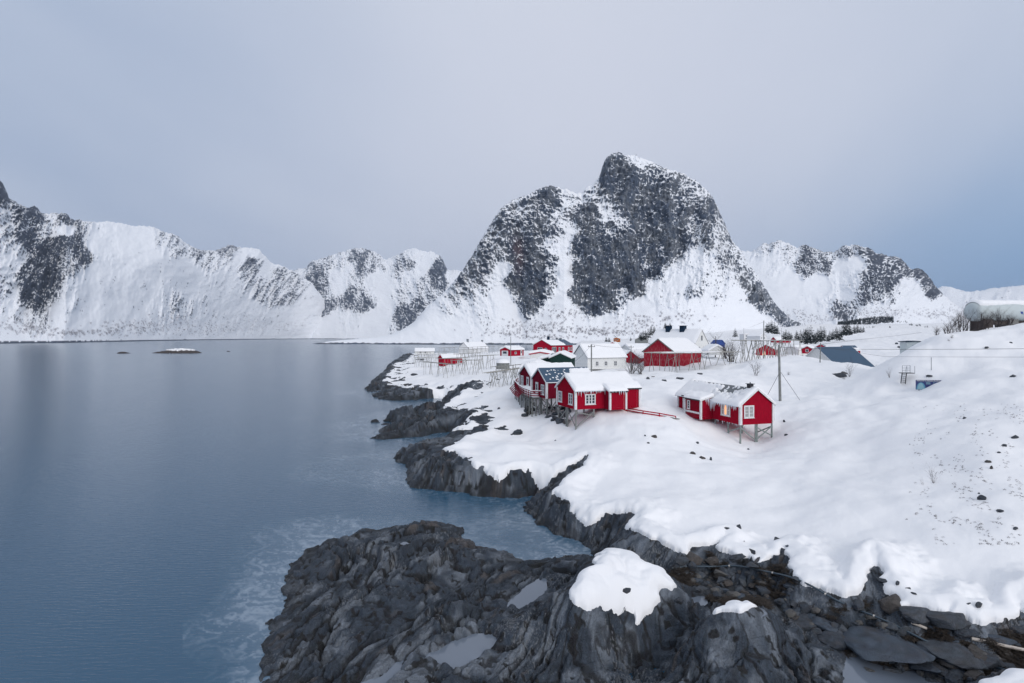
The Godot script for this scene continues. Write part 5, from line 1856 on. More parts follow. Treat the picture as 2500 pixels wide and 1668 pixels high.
	far_house({"name": "boathouse", "label": "long red boathouse standing among the western drying racks", "category": "boathouse", "yaw": -58.0, "w": 4.5, "l": 8.5, "wall": 3.1, "rise": 1.3, "paint": "red_paint", "snow": 0.35, "over": 0.3, "trim": "red_paint", "doors": [[RIGHT, 6.3, 0.3, 0.9, 1.9, "cream_paint"]]}, 1070, 214, 3.6)
	far_house({"name": "snowy_hut", "label": "white hut with a snow-laden roof at the far shore of the racks", "category": "hut", "yaw": -80.0, "w": 6.0, "l": 12.0, "wall": 1.9, "rise": 1.4, "paint": "cream_paint", "snow": 0.5, "trim": "white_paint", "windows": [[RIGHT, 3.0, 0.6, 0.8, 0.8, 1, 1], [RIGHT, 6.0, 0.6, 0.8, 0.8, 1, 1]]}, 1013, 335, 4.6)
	far_house({"name": "white_house", "label": "white gabled house with two dark chimneys behind the western racks", "yaw": -30.0, "w": 8.5, "l": 26.0, "wall": 3.6, "rise": 4.0, "paint": "white_paint", "snow": 0.5, "over": 0.4, "trim": "concrete", "barge": 0.12, "chimneys": [[4.25, 5.0, 7.6, 1.2, 2.4, "galvanised"], [4.25, 24.0, 7.6, 1.2, 1.6, "galvanised"]]}, 1120, 380, 3.8)
	far_house({"name": "orange_house", "label": "small orange house far back at the foot of the mountain", "yaw": -20.0, "w": 7.0, "l": 8.0, "wall": 4.6, "rise": 1.2, "paint": "orange_paint", "snow": 0.4, "windows": [[FRONT, 1.0, 2.4, 1.4, 1.2, 1, 1], [FRONT, 4.0, 2.4, 1.4, 1.2, 1, 1]]}, 1498, 650, 9.2)
	far_house({"name": "red_shed", "label": "tiny red shed in front of the orange house", "category": "shed", "yaw": -30.0, "w": 6.0, "l": 9.0, "wall": 1.9, "rise": 1.0, "paint": "red_paint", "snow": 0.4}, 1488, 500, 7.6)
	far_house({"name": "quay_building", "label": "low flat building with a dark window strip behind the white house", "category": "building", "yaw": -80.0, "w": 9.0, "l": 7.5, "wall": 2.8, "rise": 0.5, "paint": "white_paint", "snow": 0.6, "trim": "white_paint", "windows": [[RIGHT, 1.0, 1.3, 5.6, 1.0, 5, 1]]}, 1512, 330, 6.2)
	far_house({"name": "snowed_house", "label": "wide house roof under smooth snow between the white house and the barn", "yaw": -75.0, "w": 10.0, "l": 10.0, "wall": 2.6, "rise": 2.0, "paint": "cream_paint", "snow": 0.6}, 1515, 262, 6.8)
	far_house({"name": "grey_barn", "label": "small grey house far off below the dark spruces", "yaw": -20.0, "w": 11.0, "l": 8.0, "wall": 3.4, "rise": 2.6, "paint": "grey_timber", "snow": 0.4}, 1550, 480, 9.8)
	far_house({"name": "red_shed", "label": "red shed with icicled eave tucked left of the barn", "category": "shed", "yaw": -38.0, "w": 5.4, "l": 9.0, "wall": 2.0, "rise": 2.0, "paint": "red_paint", "snow": 0.5, "over": 0.4, "icicles": [[RIGHT, 0.5, 4.0, 7, 0.9]]}, 1522, 172, 6.7)
	far_house({"name": "red_gabled_house", "label": "red gable with a small white window just left of the barn", "yaw": 30.0, "w": 6.5, "l": 6.0, "wall": 1.6, "rise": 2.6, "paint": "red_paint", "snow": 0.45, "over": 0.4, "windows": [[FRONT, 2.6, 1.7, 0.8, 1.0, 1, 2]]}, 1552, 190, 6.0)
	far_house({"name": "hotel", "label": "long white building with two rows of dark windows below the talus", "category": "building", "yaw": 4.0, "w": 23.0, "l": 10.0, "wall": 6.4, "rise": 1.6, "paint": "white_paint", "snow": 0.5, "trim": "white_paint",
		"windows": [[FRONT, 2.2, 0.9, 1.3, 1.3, 1, 1], [FRONT, 4.6, 0.9, 1.3, 1.3, 1, 1], [FRONT, 7.0, 0.9, 1.3, 1.3, 1, 1], [FRONT, 9.4, 0.9, 1.3, 1.3, 1, 1], [FRONT, 11.8, 0.9, 1.3, 1.3, 1, 1], [FRONT, 14.2, 0.9, 1.3, 1.3, 1, 1], [FRONT, 2.6, 3.9, 1.6, 1.5, 1, 1], [FRONT, 5.2, 3.9, 1.6, 1.5, 1, 1], [FRONT, 7.8, 3.9, 2.2, 1.5, 1, 1], [FRONT, 11.0, 3.9, 2.2, 1.5, 1, 1], [FRONT, 14.2, 3.9, 2.2, 1.5, 1, 1], [FRONT, 17.4, 3.9, 1.6, 1.5, 1, 1]]}, 1816, 620, 12.0)
	far_house({"name": "white_house", "label": "white house with a broad pale roof beside the long white building", "yaw": 30.0, "w": 11.0, "l": 16.0, "wall": 4.6, "rise": 3.4, "paint": "white_paint", "snow": 0.5, "windows": [[FRONT, 1.6, 2.2, 1.1, 1.2, 1, 1], [FRONT, 6.6, 2.2, 1.1, 1.2, 1, 1]]}, 1856, 560, 11.6)
	far_house({"name": "red_house", "label": "low red house with a long snow roof right of the long white building", "yaw": -85.0, "w": 9.0, "l": 14.0, "wall": 2.6, "rise": 2.6, "paint": "red_paint", "snow": 0.5}, 1882, 500, 10.2)
	far_house({"name": "white_shed", "label": "small white gabled shed beside the bare trees, right of the barn", "category": "shed", "yaw": 6.0, "w": 6.0, "l": 6.0, "wall": 1.6, "rise": 1.7, "paint": "cream_paint", "snow": 0.5, "over": 0.5}, 1732, 186, 8.8)
	far_house({"name": "blue_shed", "label": "bright blue roofed shed peeping over the small white gable", "category": "shed", "yaw": 20.0, "w": 3.4, "l": 5.0, "wall": 2.2, "rise": 1.6, "paint": "emblem_blue", "roof": "emblem_blue", "snow": 0.0, "trim": "emblem_blue"}, 1755, 240, 10.0)
	far_house({"name": "red_house", "label": "red house with lit lanterns half hidden behind the eastern rack", "yaw": -30.0, "w": 8.0, "l": 13.0, "wall": 3.4, "rise": 2.2, "paint": "red_paint", "snow": 0.5, "windows": [[FRONT, 2.6, 0.9, 1.2, 1.5, 1, 1, "lit_glass"], [RIGHT, 5.0, 0.8, 1.2, 1.2, 1, 1, "lit_glass"]]}, 1846, 238, 6.2)
	far_house({"name": "snowed_house", "label": "house with rounded snow roof at the right end of the eastern rack", "yaw": -60.0, "w": 7.0, "l": 12.0, "wall": 2.4, "rise": 1.6, "paint": "cream_paint", "snow": 0.7}, 1915, 250, 6.8)
	far_house({"name": "red_house", "label": "small red house with white window left of the big blue roof", "yaw": -42.0, "w": 4.6, "l": 4.6, "wall": 2.0, "rise": 1.3, "paint": "red_paint", "snow": 0.4, "windows": [[FRONT, 1.7, 0.8, 1.0, 1.0, 1, 1], [RIGHT, 1.0, 0.8, 1.0, 1.0, 1, 1]]}, 1957, 235, 7.9)
	far_house({"name": "red_house", "label": "red house with bare dark ridge just above the big blue roof", "yaw": -35.0, "w": 5.0, "l": 6.0, "wall": 2.0, "rise": 1.5, "paint": "red_paint", "snow": 0.3, "roof": "blue_roof", "bare": [[2.6, 4.6, -1.0, 10.0, 0.2]]}, 1990, 268, 8.2)
	far_house({"name": "red_house", "label": "red house with snowy roof and white window right of the big blue roof", "yaw": -72.0, "w": 5.5, "l": 7.5, "wall": 2.3, "rise": 2.0, "paint": "red_paint", "snow": 0.35, "roof": "blue_roof", "bare": [[2.4, 4.4, -1.0, 11.0, 0.2]], "windows": [[RIGHT, 4.8, 0.8, 1.1, 1.2, 1, 1], [FRONT, 2.0, 0.8, 1.2, 1.2, 1, 1]]}, 2042, 238, 7.0)
	far_house({"name": "workshop", "label": "big hall with a bare dark blue metal roof below the eastern hill", "category": "hall", "yaw": -72.0, "w": 17.0, "l": 13.5, "wall": 3.2, "rise": 6.6, "paint": "cream_paint", "roof": "blue_roof", "over": 0.6, "snow": 0.0, "barge": 0.3}, 1936, 164, 2.3)
	cistern()

func cistern() -> void:
	var p := at(1228, 901, 150)
	var t := thing("water_cistern", "round grey board cistern heaped with snow among the racks", "cistern", Vector3(p.x, p.y, p.z))
	var n := 22
	for k in n:
		var a0 := TAU * k / n
		var st := st_new()
		var c := Vector3(cos(a0), 0, sin(a0))
		var e := Vector3(-sin(a0), 0, cos(a0)) * (TAU * 1.85 / n * 0.47)
		hexa(st, c * 1.78 - e, c * 1.85 - e, c * 1.85 + e, c * 1.78 + e, c * 1.78 - e + Vector3(0, 1.75, 0), c * 1.85 - e + Vector3(0, 1.75, 0), c * 1.85 + e + Vector3(0, 1.75, 0), c * 1.78 + e + Vector3(0, 1.75, 0))
		put("stave", st.commit(), mats.grey_timber, t)
	var st2 := st_new()
	rod(st2, Vector3(0, 0, 0), Vector3(0, 1.74, 0), 1.76, 1.76, 22)
	put("lining", st2.commit(), mats.grey_timber, t)
	var pos := PackedVector3Array()
	for r in 9:
		for k in 25:
			var a := TAU * (k % 24) / 24
			var f := r / 8.0
			pos.append(Vector3(cos(a) * 2.0 * (1.0 - f), 1.72 + 1.15 * sqrt(1.0 - pow(1.0 - f, 2.0)), sin(a) * 2.0 * (1.0 - f)))
	put("snow_heap", grid_mesh(pos, 25, 9), mats.snow, t)

# ---------------------------------------------------------------- fish-drying racks
var unit_pole: Mesh

func pole_part(called: String, t: Node3D, a: Vector3, b: Vector3, r: float, m := "rack_timber") -> void:
	if unit_pole == null:
		var st := st_new()
		rod(st, Vector3(0, 0, 0), Vector3(0, 1, 0), 0.85, 0.7, 6)
		unit_pole = st.commit()
	var y := b - a
	var x := y.cross(Vector3(0.3, 0.1, 1.0)).normalized()
	if x.length() < 0.1:
		x = Vector3.RIGHT
	var z := x.cross(y).normalized()
	put(called, unit_pole, mats[m], t, Transform3D(Basis(x * r, y, z * r), a))

# rack: two ends of its long axis, its breadth, height of the rails; leaning pairs of poles carry cross bars, long poles lie on top
func rack(label: String, a: Vector3, b: Vector3, breadth: float, high: float, pairs: int, lines: int, r := 0.055, top_snow := false, level := 0.0) -> void:
	var o := a
	var t := thing("drying_rack", label, "drying rack", o, 0.0, "wooden fish drying racks")
	var along := (b - a)
	along.y = 0.0
	var length := along.length()
	along = along / length
	var side := Vector3(-along.z, 0, along.x)
	var ht := func(s: float) -> float: return (level if level > 0.0 else lerpf(a.y, b.y, s) + high) - o.y
	for k in pairs:
		var s := (k + 0.15 + 0.7 * rng.randf()) / pairs
		for e in [-0.5, 0.5]:
			var top: Vector3 = along * s * length + side * breadth * e
			top.y = ht.call(s) + 0.1
			# leaning legs crossing under the rail
			for q in [-1.0, 1.0]:
				var lean: float = q * (0.22 + 0.12 * rng.randf()) * high
				var foot: Vector3 = top + along * lean + side * rng.randf_range(-0.25, 0.25) * high * 0.5
				foot.y = ground(foot.x + o.x, foot.z + o.z) - o.y - 0.3
				var tip: Vector3 = top - along * lean * 0.12 + Vector3(0, 0.12, 0)
				pole_part("leg", t, foot, tip, r)
		if k % 2 == 0:
			var mid: Vector3 = along * s * length + side * breadth * rng.randf_range(-0.5, 0.5)
			var g := ground(mid.x + o.x, mid.z + o.z) - o.y - 0.3
			pole_part("post", t, Vector3(mid.x, g, mid.z), Vector3(mid.x, ht.call(s), mid.z), r)
		# cross bar
		var c0: Vector3 = along * s * length - side * (breadth * 0.5 + 0.3)
		var c1: Vector3 = along * s * length + side * (breadth * 0.5 + 0.3)
		c0.y = ht.call(s) - 0.02
		c1.y = ht.call(s) - 0.02
		pole_part("cross_bar", t, c0, c1, r)
		if k < pairs - 1 and k % 2 == 1:
			var d0: Vector3 = along * s * length - side * breadth * 0.5
			d0.y = ht.call(s) * 0.5
			pole_part("brace", t, d0, d0 + along * length / pairs + Vector3(0, high * 0.4, 0), r * 0.9)
	for k in lines:
		var w := breadth * ((k + 0.5) / lines - 0.5)
		var e0 := -rng.randf_range(0.2, 1.2)
		var e1 := length + rng.randf_range(0.2, 1.2)
		var p: Vector3 = along * e0 + side * w
		var q: Vector3 = along * e1 + side * (w + rng.randf_range(-0.1, 0.1))
		p.y = ht.call(0.0) + 0.06 + rng.randf() * 0.05
		q.y = ht.call(1.0) + 0.06 + rng.randf() * 0.05
		pole_part("rail", t, p, q, r * 1.25)
	if top_snow:
		for k in lines:
			var w := breadth * ((k + 0.5) / lines - 0.5)
			var s0 := rng.randf_range(0.0, 0.4) * length
			var s1 := s0 + rng.randf_range(0.25, 0.6) * length
			s1 = minf(s1, length)
			var p: Vector3 = along * s0 + side * w
			var q: Vector3 = along * s1 + side * w
			p.y = ht.call(s0 / length) + 0.16
			q.y = ht.call(s1 / length) + 0.16
			var st := st_new()
			beam(st, p, q, 0.42, 0.10)
			put("snow_strip", st.commit(), mats.snow, t)

func stand(px: float, py: float) -> Vector3:
	return meet(px, py, 60.0, 480.0)

func build_racks() -> void:
	# the wide flat racks by the barn and on the hill
	rack("broad flat drying rack standing before the red barn", stand(1600, 905), stand(1775, 890), 8.5, 4.6, 5, 22, 0.09, true, 11.0)
	rack("long flat drying rack on the hill top beside the tall pole", Vector3((1800.0 - MIDX) / FOC * 150.0, 9.0, -150.0), Vector3((1938.0 - MIDX) / FOC * 146.0, 9.0, -146.0), 9.0, 4.7, 6, 22, 0.09, true, 14.1)
	rack("rear drying rack on the hill top, behind the long flat one", Vector3((1812.0 - MIDX) / FOC * 166.0, 9.0, -166.0), Vector3((1950.0 - MIDX) / FOC * 162.0, 9.0, -162.0), 7.0, 4.4, 6, 10, 0.08, true, 14.0)
	# beside the deck
	rack("drying rack nearest the deck of the red cabins", stand(1190, 945), stand(1268, 932), 2.6, 3.1, 5, 5, 0.065)
	rack("low drying rack between the cistern and the deck", stand(1208, 925), stand(1268, 920), 2.2, 3.0, 4, 4, 0.06)
	# out on the western headland, front to back
	rack("front drying rack of the western headland, nearest the shore rocks", stand(1033, 912), stand(1105, 924), 2.4, 4.0, 4, 4, 0.065)
	rack("drying rack in front of the long red boathouse", stand(1078, 908), stand(1146, 906), 2.4, 4.4, 3, 5, 0.065)
	rack("drying rack right of the boathouse with splayed legs", stand(1110, 913), stand(1170, 913), 2.2, 4.0, 3, 4, 0.06)
	rack("drying rack next to the cistern, end bay open", stand(1158, 900), stand(1212, 898), 2.2, 4.0, 3, 3, 0.06)
	rack("drying rack behind the boathouse roof", stand(1112, 893), stand(1170, 890), 2.4, 4.4, 4, 4, 0.06)
	rack("second drying rack of the headland, left of the boathouse", stand(1018, 895), stand(1072, 896), 2.4, 3.6, 4, 4, 0.06)
	rack("third drying rack of the headland, along its western edge", stand(1008, 885), stand(1085, 882), 2.6, 3.6, 5, 4, 0.06)
	rack("fourth drying rack of the headland, before the snowy hut", stand(1012, 878), stand(1090, 876), 2.6, 3.8, 5, 4, 0.06)
	rack("far drying rack by the water, right of the snowy hut", stand(1072, 866), stand(1112, 866), 3.0, 4.4, 3, 4, 0.07)
	rack("long far drying rack beneath the white gabled house", stand(1118, 874), stand(1170, 872), 3.0, 4.2, 4, 4, 0.065)
	rack("farthest drying rack running towards the red garage", stand(1130, 865), stand(1228, 862), 3.4, 4.2, 6, 5, 0.075)

# ---------------------------------------------------------------- poles and wires
func utility_pole(label: String, foot: Vector3, top: Vector3, r: float, bar := false) -> Node3D:
	var t := thing("utility_pole", label, "utility pole", foot, 0.0, "utility poles")
	var st := st_new()
	rod(st, Vector3(0, -0.6, 0), top - foot, r, r * 0.72, 10)
	put("pole", st.commit(), mats.grey_timber, t)
	if bar:
		st = st_new()
		beam(st, top - foot + Vector3(-0.7, -0.45, 0), top - foot + Vector3(0.7, -0.45, 0.1), 0.1, 0.12)
		put("cross_arm", st.commit(), mats.grey_timber, t)
		for x in [-0.6, 0.0, 0.6]:
			st = st_new()
			rod(st, top - foot + Vector3(x, -0.39, 0.05), top - foot + Vector3(x, -0.2, 0.05), 0.05, 0.04, 6)
			put("insulator", st.commit(), mats.black_metal, t)
	return t

func wire(label: String, pts: Array, sag: float, r: float) -> void:
	var t := thing("power_cable", label, "cable", pts[0], 0.0, "overhead cables")
	var st := st_new()
	for k in pts.size() - 1:
		var n := 14
		for e in n:
			var f0 := float(e) / n
			var f1 := float(e + 1) / n
			var a: Vector3 = (pts[k] as Vector3).lerp(pts[k + 1], f0) - Vector3(0, sag * 4.0 * f0 * (1.0 - f0), 0)
			var b: Vector3 = (pts[k] as Vector3).lerp(pts[k + 1], f1) - Vector3(0, sag * 4.0 * f1 * (1.0 - f1), 0)
			rod(st, a - pts[0], b - pts[0], r, r, 5, false)
	put("conductor", st.commit(), mats.cable, t)

func build_poles() -> void:
	var f := stand(1905, 979)
	var d := -f.z
	var main := utility_pole("tall utility pole with guy wires behind the cabin with the lit window", f, at(1902, 842, d), 0.21)
	for e in [Vector3(-3.0, 0, 0.5), Vector3(2.9, 0, 0.4)]:
		var st := st_new()
		var p: Vector3 = f + e
		p.y = ground(p.x, p.z) - 0.1
		rod(st, p - f, Vector3(0, 4.6, 0), 0.03, 0.03, 5, false)
		put("guy_wire", st.commit(), mats.cable, main)
	var top_main := at(1902, 842, d)
	f = at(1444, 916, 104.0)
	f.y = ground(f.x, f.z)
	utility_pole("utility pole standing before the low white house", f, at(1444, 841, 104.0), 0.16, true)
	var top2 := at(1444, 841, 104.0)
	f = at(1247, 868, 170.0)
	f.y = ground(f.x, f.z)
	utility_pole("thin pole beside the small red garage", f, at(1247, 822, 170.0), 0.13)
	f = at(1540, 886, 150.0)
	f.y = ground(f.x, f.z)
	utility_pole("thin pole with a crossarm left of the red barn", f, at(1541, 844, 150.0), 0.13, true)
	f = at(1864, 850, 175.0)
	f.y = ground(f.x, f.z)
	utility_pole("tall thin pole rising above the hill-top rack", f, at(1865, 783, 175.0), 0.16)
	f = at(2002, 880, 128.0)
	f.y = ground(f.x, f.z)
	utility_pole("pale pole in front of the big blue roof", f, at(2004, 837, 128.0), 0.13)
	f = at(1816, 829, 420.0)
	f.y = ground(f.x, f.z)
	utility_pole("faint far pole left of the long white building", f, at(1816, 801, 420.0), 0.12)
	f = at(1908, 826, 480.0)
	f.y = ground(f.x, f.z)
	utility_pole("faint far pole right of the clump of spruces", f, at(1908, 800, 480.0), 0.12)
	wire("upper overhead cable crossing the right snow bank", [at(1905, 848, 88.0), at(2100, 853, 82.0), at(2560, 851, 66.0)], 0.05, 0.026)
	wire("lower overhead cable crossing the right snow bank", [at(2000, 846, 128.0), at(2160, 871, 84.0), at(2560, 872, 68.0)], 0.02, 0.017)
	wire("thin cable slung from the hill-top pole to the far pole", [at(1816, 803, 420.0), at(1865, 786, 175.0)], 0.3, 0.03)
	wire("thin cable running from the hill-top pole towards the blue roof", [at(1865, 786, 175.0), at(2004, 840, 128.0)], 0.8, 0.02)
	wire("slack cable from the middle pole to the cabin with the blue roof", [top2, at(1390, 890, 100.0)], 0.5, 0.02)
	wire("cable from the middle pole to the pole by the barn", [top2, at(1541, 846, 150.0)], 0.4, 0.025)
	wire("thin cable rising over the far snow bank", [at(2004, 840, 128.0), at(2090, 830, 160.0), at(2250, 812, 170.0)], 0.1, 0.03)

# ---------------------------------------------------------------- trees and bushes
# a bare tree: trunk and limbs in one mesh, twigs in another; grown once per variant, in metres
func grow(st: SurfaceTool, tw: SurfaceTool, p: Vector3, dir: Vector3, len: float, r: float, depth: int, bushy: float, r_gen: RandomNumberGenerator) -> void:
	var q := p
	var d := dir
	var n := 3
	for k in n:
		var step := d * len / n
		var r0 := r * (1.0 - 0.22 * k)
		var r1 := r * (1.0 - 0.22 * (k + 1))
		rod(st if depth > 1 else tw, q, q + step, r0, r1, 5 if depth > 2 else 3, false)
		q += step
		d = (d + Vector3(r_gen.randf_range(-1, 1), r_gen.randf_range(-0.3, 0.5), r_gen.randf_range(-1, 1)) * 0.16).normalized()
		if depth > 0:
			var kids := 1 if k == 0 and depth > 2 else 2
			for e in kids:
				var side := Vector3(r_gen.randf_range(-1, 1), 0, r_gen.randf_range(-1, 1)).normalized()
				var nd := (d * (1.0 - bushy) + side * bushy + Vector3(0, 0.18, 0)).normalized()
				grow(st, tw, q - step * r_gen.randf() * 0.8, nd, len * r_gen.randf_range(0.42, 0.66), r1 * 0.58, depth - 1, bushy, r_gen)

func bare_tree_meshes(s: int, high: float, stems: int, depth: int, bushy: float, thick: float) -> Array:
	var g := RandomNumberGenerator.new()
	g.seed = s
	var st := st_new()
	var tw := st_new()
	for k in stems:
		var dir := Vector3(g.randf_range(-1, 1) * (0.35 if stems > 1 else 0.08), 1, g.randf_range(-1, 1) * (0.35 if stems > 1 else 0.08)).normalized()
		grow(st, tw, Vector3(g.randf_range(-0.2, 0.2) * (stems - 1) * 0.4, -0.3, g.randf_range(-0.2, 0.2) * (stems - 1) * 0.4), dir, high * g.randf_range(0.55, 0.75), thick, depth, bushy, g)
	return [st.commit(), tw.commit()]

func bare_tree(called: String, label: String, category: String, foot: Vector3, m: Array, scale: float, turn: float, bark := "bark", group := "") -> void:
	var t := thing(called, label, category, foot, turn, group)
	t.scale = Vector3.ONE * scale
	put("trunk", m[0], mats[bark], t)
	put("crown", m[1], mats.twig, t)

# a spruce: whorls of drooping boughs, each many small needle faces
func spruce_meshes(s: int, high: float) -> Array:
	var g := RandomNumberGenerator.new()
	g.seed = s
	var st := st_new()
	rod(st, Vector3(0, -0.4, 0), Vector3(0, high * 0.98, 0), high * 0.022, 0.01, 6, false)
	var tw := st_new()
	var whorls := int(high * 2.1)
	for k in whorls:
		var f := float(k) / whorls
		var y := high * (0.06 + 0.94 * f)
		var reach := high * 0.235 * pow(1.0 - f, 0.8) * g.randf_range(0.7, 1.15) + 0.08
		var n := 7 if f < 0.7 else 5
		for e in n:
			var a := TAU * (e + g.randf()) / n
			var out := Vector3(cos(a), 0, sin(a))
			var rr := reach * g.randf_range(0.75, 1.2)
			var tip := Vector3(0, y - rr * g.randf_range(0.18, 0.45), 0) + out * rr
			var base := Vector3(0, y + 0.05, 0)
			for c in 5:
				var q := base.lerp(tip, 0.25 + 0.75 * (c + g.randf()) / 5.0)
				var w := rr * 0.24 * g.randf_range(0.7, 1.4)
				var sd := Vector3(-out.z, g.randf_range(-0.5, 0.3), out.x) * w
				var fw := out * w * 1.3 - Vector3(0, w * g.randf_range(0.2, 0.9), 0)
				tri(tw, q - sd, q + sd, q + fw)
				tri(tw, q + sd * 0.4 + Vector3(0, w * 0.5, 0), q - sd * 0.4, q + fw * 0.8)
	return [st.commit(), tw.commit()]

func build_trees() -> void:
	var big := bare_tree_meshes(71, 8.0, 1, 4, 0.62, 0.16)
	var fan := bare_tree_meshes(72, 4.2, 7, 3, 0.5, 0.065)
	var fan2 := bare_tree_meshes(73, 4.2, 8, 3, 0.55, 0.065)
	var wind := bare_tree_meshes(74, 3.4, 3, 3, 0.55, 0.05)
	var thin := bare_tree_meshes(75, 2.4, 3, 2, 0.42, 0.022)
	var tuft := bare_tree_meshes(76, 1.2, 6, 2, 0.6, 0.018)
	# single trees and bushes of the village
	var p := at(1747, 851, 196.0)
	bare_tree("bare_tree", "tall bare tree with clotted twigs right of the white house", "tree", Vector3(p.x, ground(p.x, p.z), p.z), big, 1.45, 0.4)
	p = at(1782, 852, 176.0)
	bare_tree("bare_tree", "dense dark bare tree left of the hill-top rack", "tree", Vector3(p.x, ground(p.x, p.z), p.z), fan2, 2.2, 1.4)
	p = at(1768, 850, 182.0)
	bare_tree("bare_bush", "dark bare bush at the foot of the dense tree, by the small white gable", "bush", Vector3(p.x, ground(p.x, p.z), p.z), fan, 1.5, 2.4)
	p = stand(1545, 912)
	bare_tree("bare_tree", "slim bare tree left of the red barn", "tree", p, fan, 1.45, 0.2, "bark_pale")
	p = stand(1563, 913)
	bare_tree("bare_tree", "smaller bare tree closest to the barn's post", "tree", p, fan2, 1.15, 0.9, "bark_pale")
	p = stand(1848, 917)
	bare_tree("bare_bush", "windswept bare bush above the cabin with the black chimney", "bush", p, wind, 1.25, 0.3)
	p = stand(1926, 915)
	bare_tree("bare_bush", "small dead bush in the snow right of the tall pole", "bush", p, tuft, 0.9, 0.0)
	p = stand(2076, 920)
	bare_tree("sapling", "pale sapling in front of the big blue roof", "tree", p, thin, 1.9, 0.5, "bark_pale")
	p = stand(2172, 922)
	bare_tree("sapling", "faint sapling left of the metal stair", "tree", p, thin, 0.85, 1.5, "bark_pale")
	p = stand(2060, 926)
	bare_tree("bare_bush", "low twigs poking through snow beside the dark boulder", "bush", p, tuft, 0.7, 1.5)
	p = meet(2281, 1180)
	bare_tree("bare_bush", "forked leafless shrub alone on the lower right snow slope", "bush", p, bare_tree_meshes(77, 1.9, 2, 2, 0.4, 0.018), 0.95, 0.3)
	p = meet(2253, 1184)
	bare_tree("bare_bush", "thin twig left of the forked shrub on the lower slope", "bush", p, bare_tree_meshes(78, 1.2, 2, 1, 0.3, 0.013), 0.8, 0.3)
	# hedge of shrubs along the crest before the tank
	for e in [[2345.0, 90.0, 1.05, 0, "tall bare shrub left of the tank end"], [2368.0, 91.0, 0.9, 1, "bare shrub under the rounded tank end"], [2405.0, 91.0, 1.05, 1, "thick bare shrub in front of the tank"], [2436.0, 92.0, 0.95, 0, "bare shrub in front of the tank, by the concrete saddle"], [2325.0, 90.5, 0.7, 0, "shorter bare shrub at the left of the crest hedge"], [2310.0, 90.0, 0.5, 1, "small bare shrub second from the hedge's left end"], [2288.0, 90.0, 0.45, 0, "small bare shrub at the hedge's left end"], [2385.0, 90.0, 0.6, 0, "low bare shrub between the two tall ones by the tank"], [2467.0, 90.0, 0.62, 1, "crooked bare shrub under the blue emblem"]]:
		p = Vector3((e[0] - MIDX) / FOC * e[1], 0, -e[1])
		p.y = ground(p.x, p.z)
		bare_tree("bare_shrub", e[4], "shrub", p, [fan, fan2][e[3]], e[2], e[0] * 0.7, "bark", "bare shrubs along the crest of the bank")
	for e in [[2316.0, 830.0, 0.5, "tiny twig tuft on the bank below the hedge, left one"], [2325.0, 822.0, 0.7, "tiny twig tuft on the bank below the hedge, right one"], [2178.0, 850.0, 0.9, "dark brush clump on the left shoulder of the bank"], [2160.0, 868.0, 0.9, "dark brush further down the left shoulder of the bank"], [2140.0, 884.0, 1.0, "lowest brush clump on the left shoulder of the bank"], [2256.0, 822.0, 1.0, "brush clump beside the grey shed on the bank"]]:
		p = meet(e[0], e[1] + 3.0, 70.0, 130.0)
		bare_tree("bare_bush", e[3], "bush", p, tuft, e[2], e[0], "bark", "bare brush on the bank")
	# spruces of the valley, each where it stands
	var sp := [spruce_meshes(81, 7.0), spruce_meshes(82, 8.0), spruce_meshes(83, 6.0)]
	var clumps := [
		["dark spruce in the round clump above the long white building", [[1877, 811, 26], [1884, 813, 34], [1891, 814, 30], [1898, 815, 22], [1872, 808, 20]], 640.0],
		["spruce in the low clump at the right end of the hill-top rack", [[1913, 828, 20], [1919, 829, 26], [1926, 829, 22], [1932, 829, 18]], 400.0],
		["lone dark spruce behind the dense bare tree", [[1795, 822, 22]], 520.0],
		["spruce in the middle row of the valley, above the red houses", [[1945, 829, 24], [1955, 832, 28], [1963, 835, 34], [1972, 838, 42], [1980, 838, 46], [1990, 836, 26], [1997, 834, 34], [2004, 832, 38], [2012, 830, 34], [1967, 815, 14]], 420.0],
		["spruce in the upper row of the valley towards the bank", [[2026, 830, 24], [2034, 828, 26], [2042, 826, 30], [2050, 830, 32], [2060, 818, 34], [2067, 817, 38], [2074, 817, 30], [2086, 814, 22], [2094, 812, 22], [2102, 812, 16], [2108, 811, 15], [2022, 834, 16]], 520.0],
		["spruce in the dark row climbing left of the white house", [[1563, 828, 18], [1570, 829, 24], [1576, 828, 24], [1583, 824, 24], [1590, 818, 24], [1597, 814, 20], [1566, 832, 14]], 420.0],
		["small far spruce by the orange house", [[1480, 834, 14], [1487, 835, 13], [1540, 832, 10], [1502, 826, 7]], 700.0],
		["small spruce beside the mountain road above the snowed roof", [[1624, 802, 16], [1636, 798, 12]], 700.0],
	]
	var n := 0
	for c in clumps:
		for e in c[1]:
			var d: float = c[2] * (1.0 + 0.03 * ((n * 7) % 5 - 2))
			var h: float = e[2] / FOC * d
			p = at(e[0], e[1], d)
			var t := thing("spruce_tree", c[0], "spruce", p, n * 1.7, c[0].replace("spruce", "spruces") if c[1].size() > 1 else "")
			var m: Array = sp[n % 3]
			var s: float = h / [7.0, 8.0, 6.0][n % 3]
			t.scale = Vector3(s * 1.25, s, s * 1.25)
			put("trunk", m[0], mats.bark, t)
			put("crown", m[1], mats.needles, t)
			n += 1
	# far plantation: a wood that reads as one mass
	var trees := []
	var g := RandomNumberGenerator.new()
	g.seed = 5
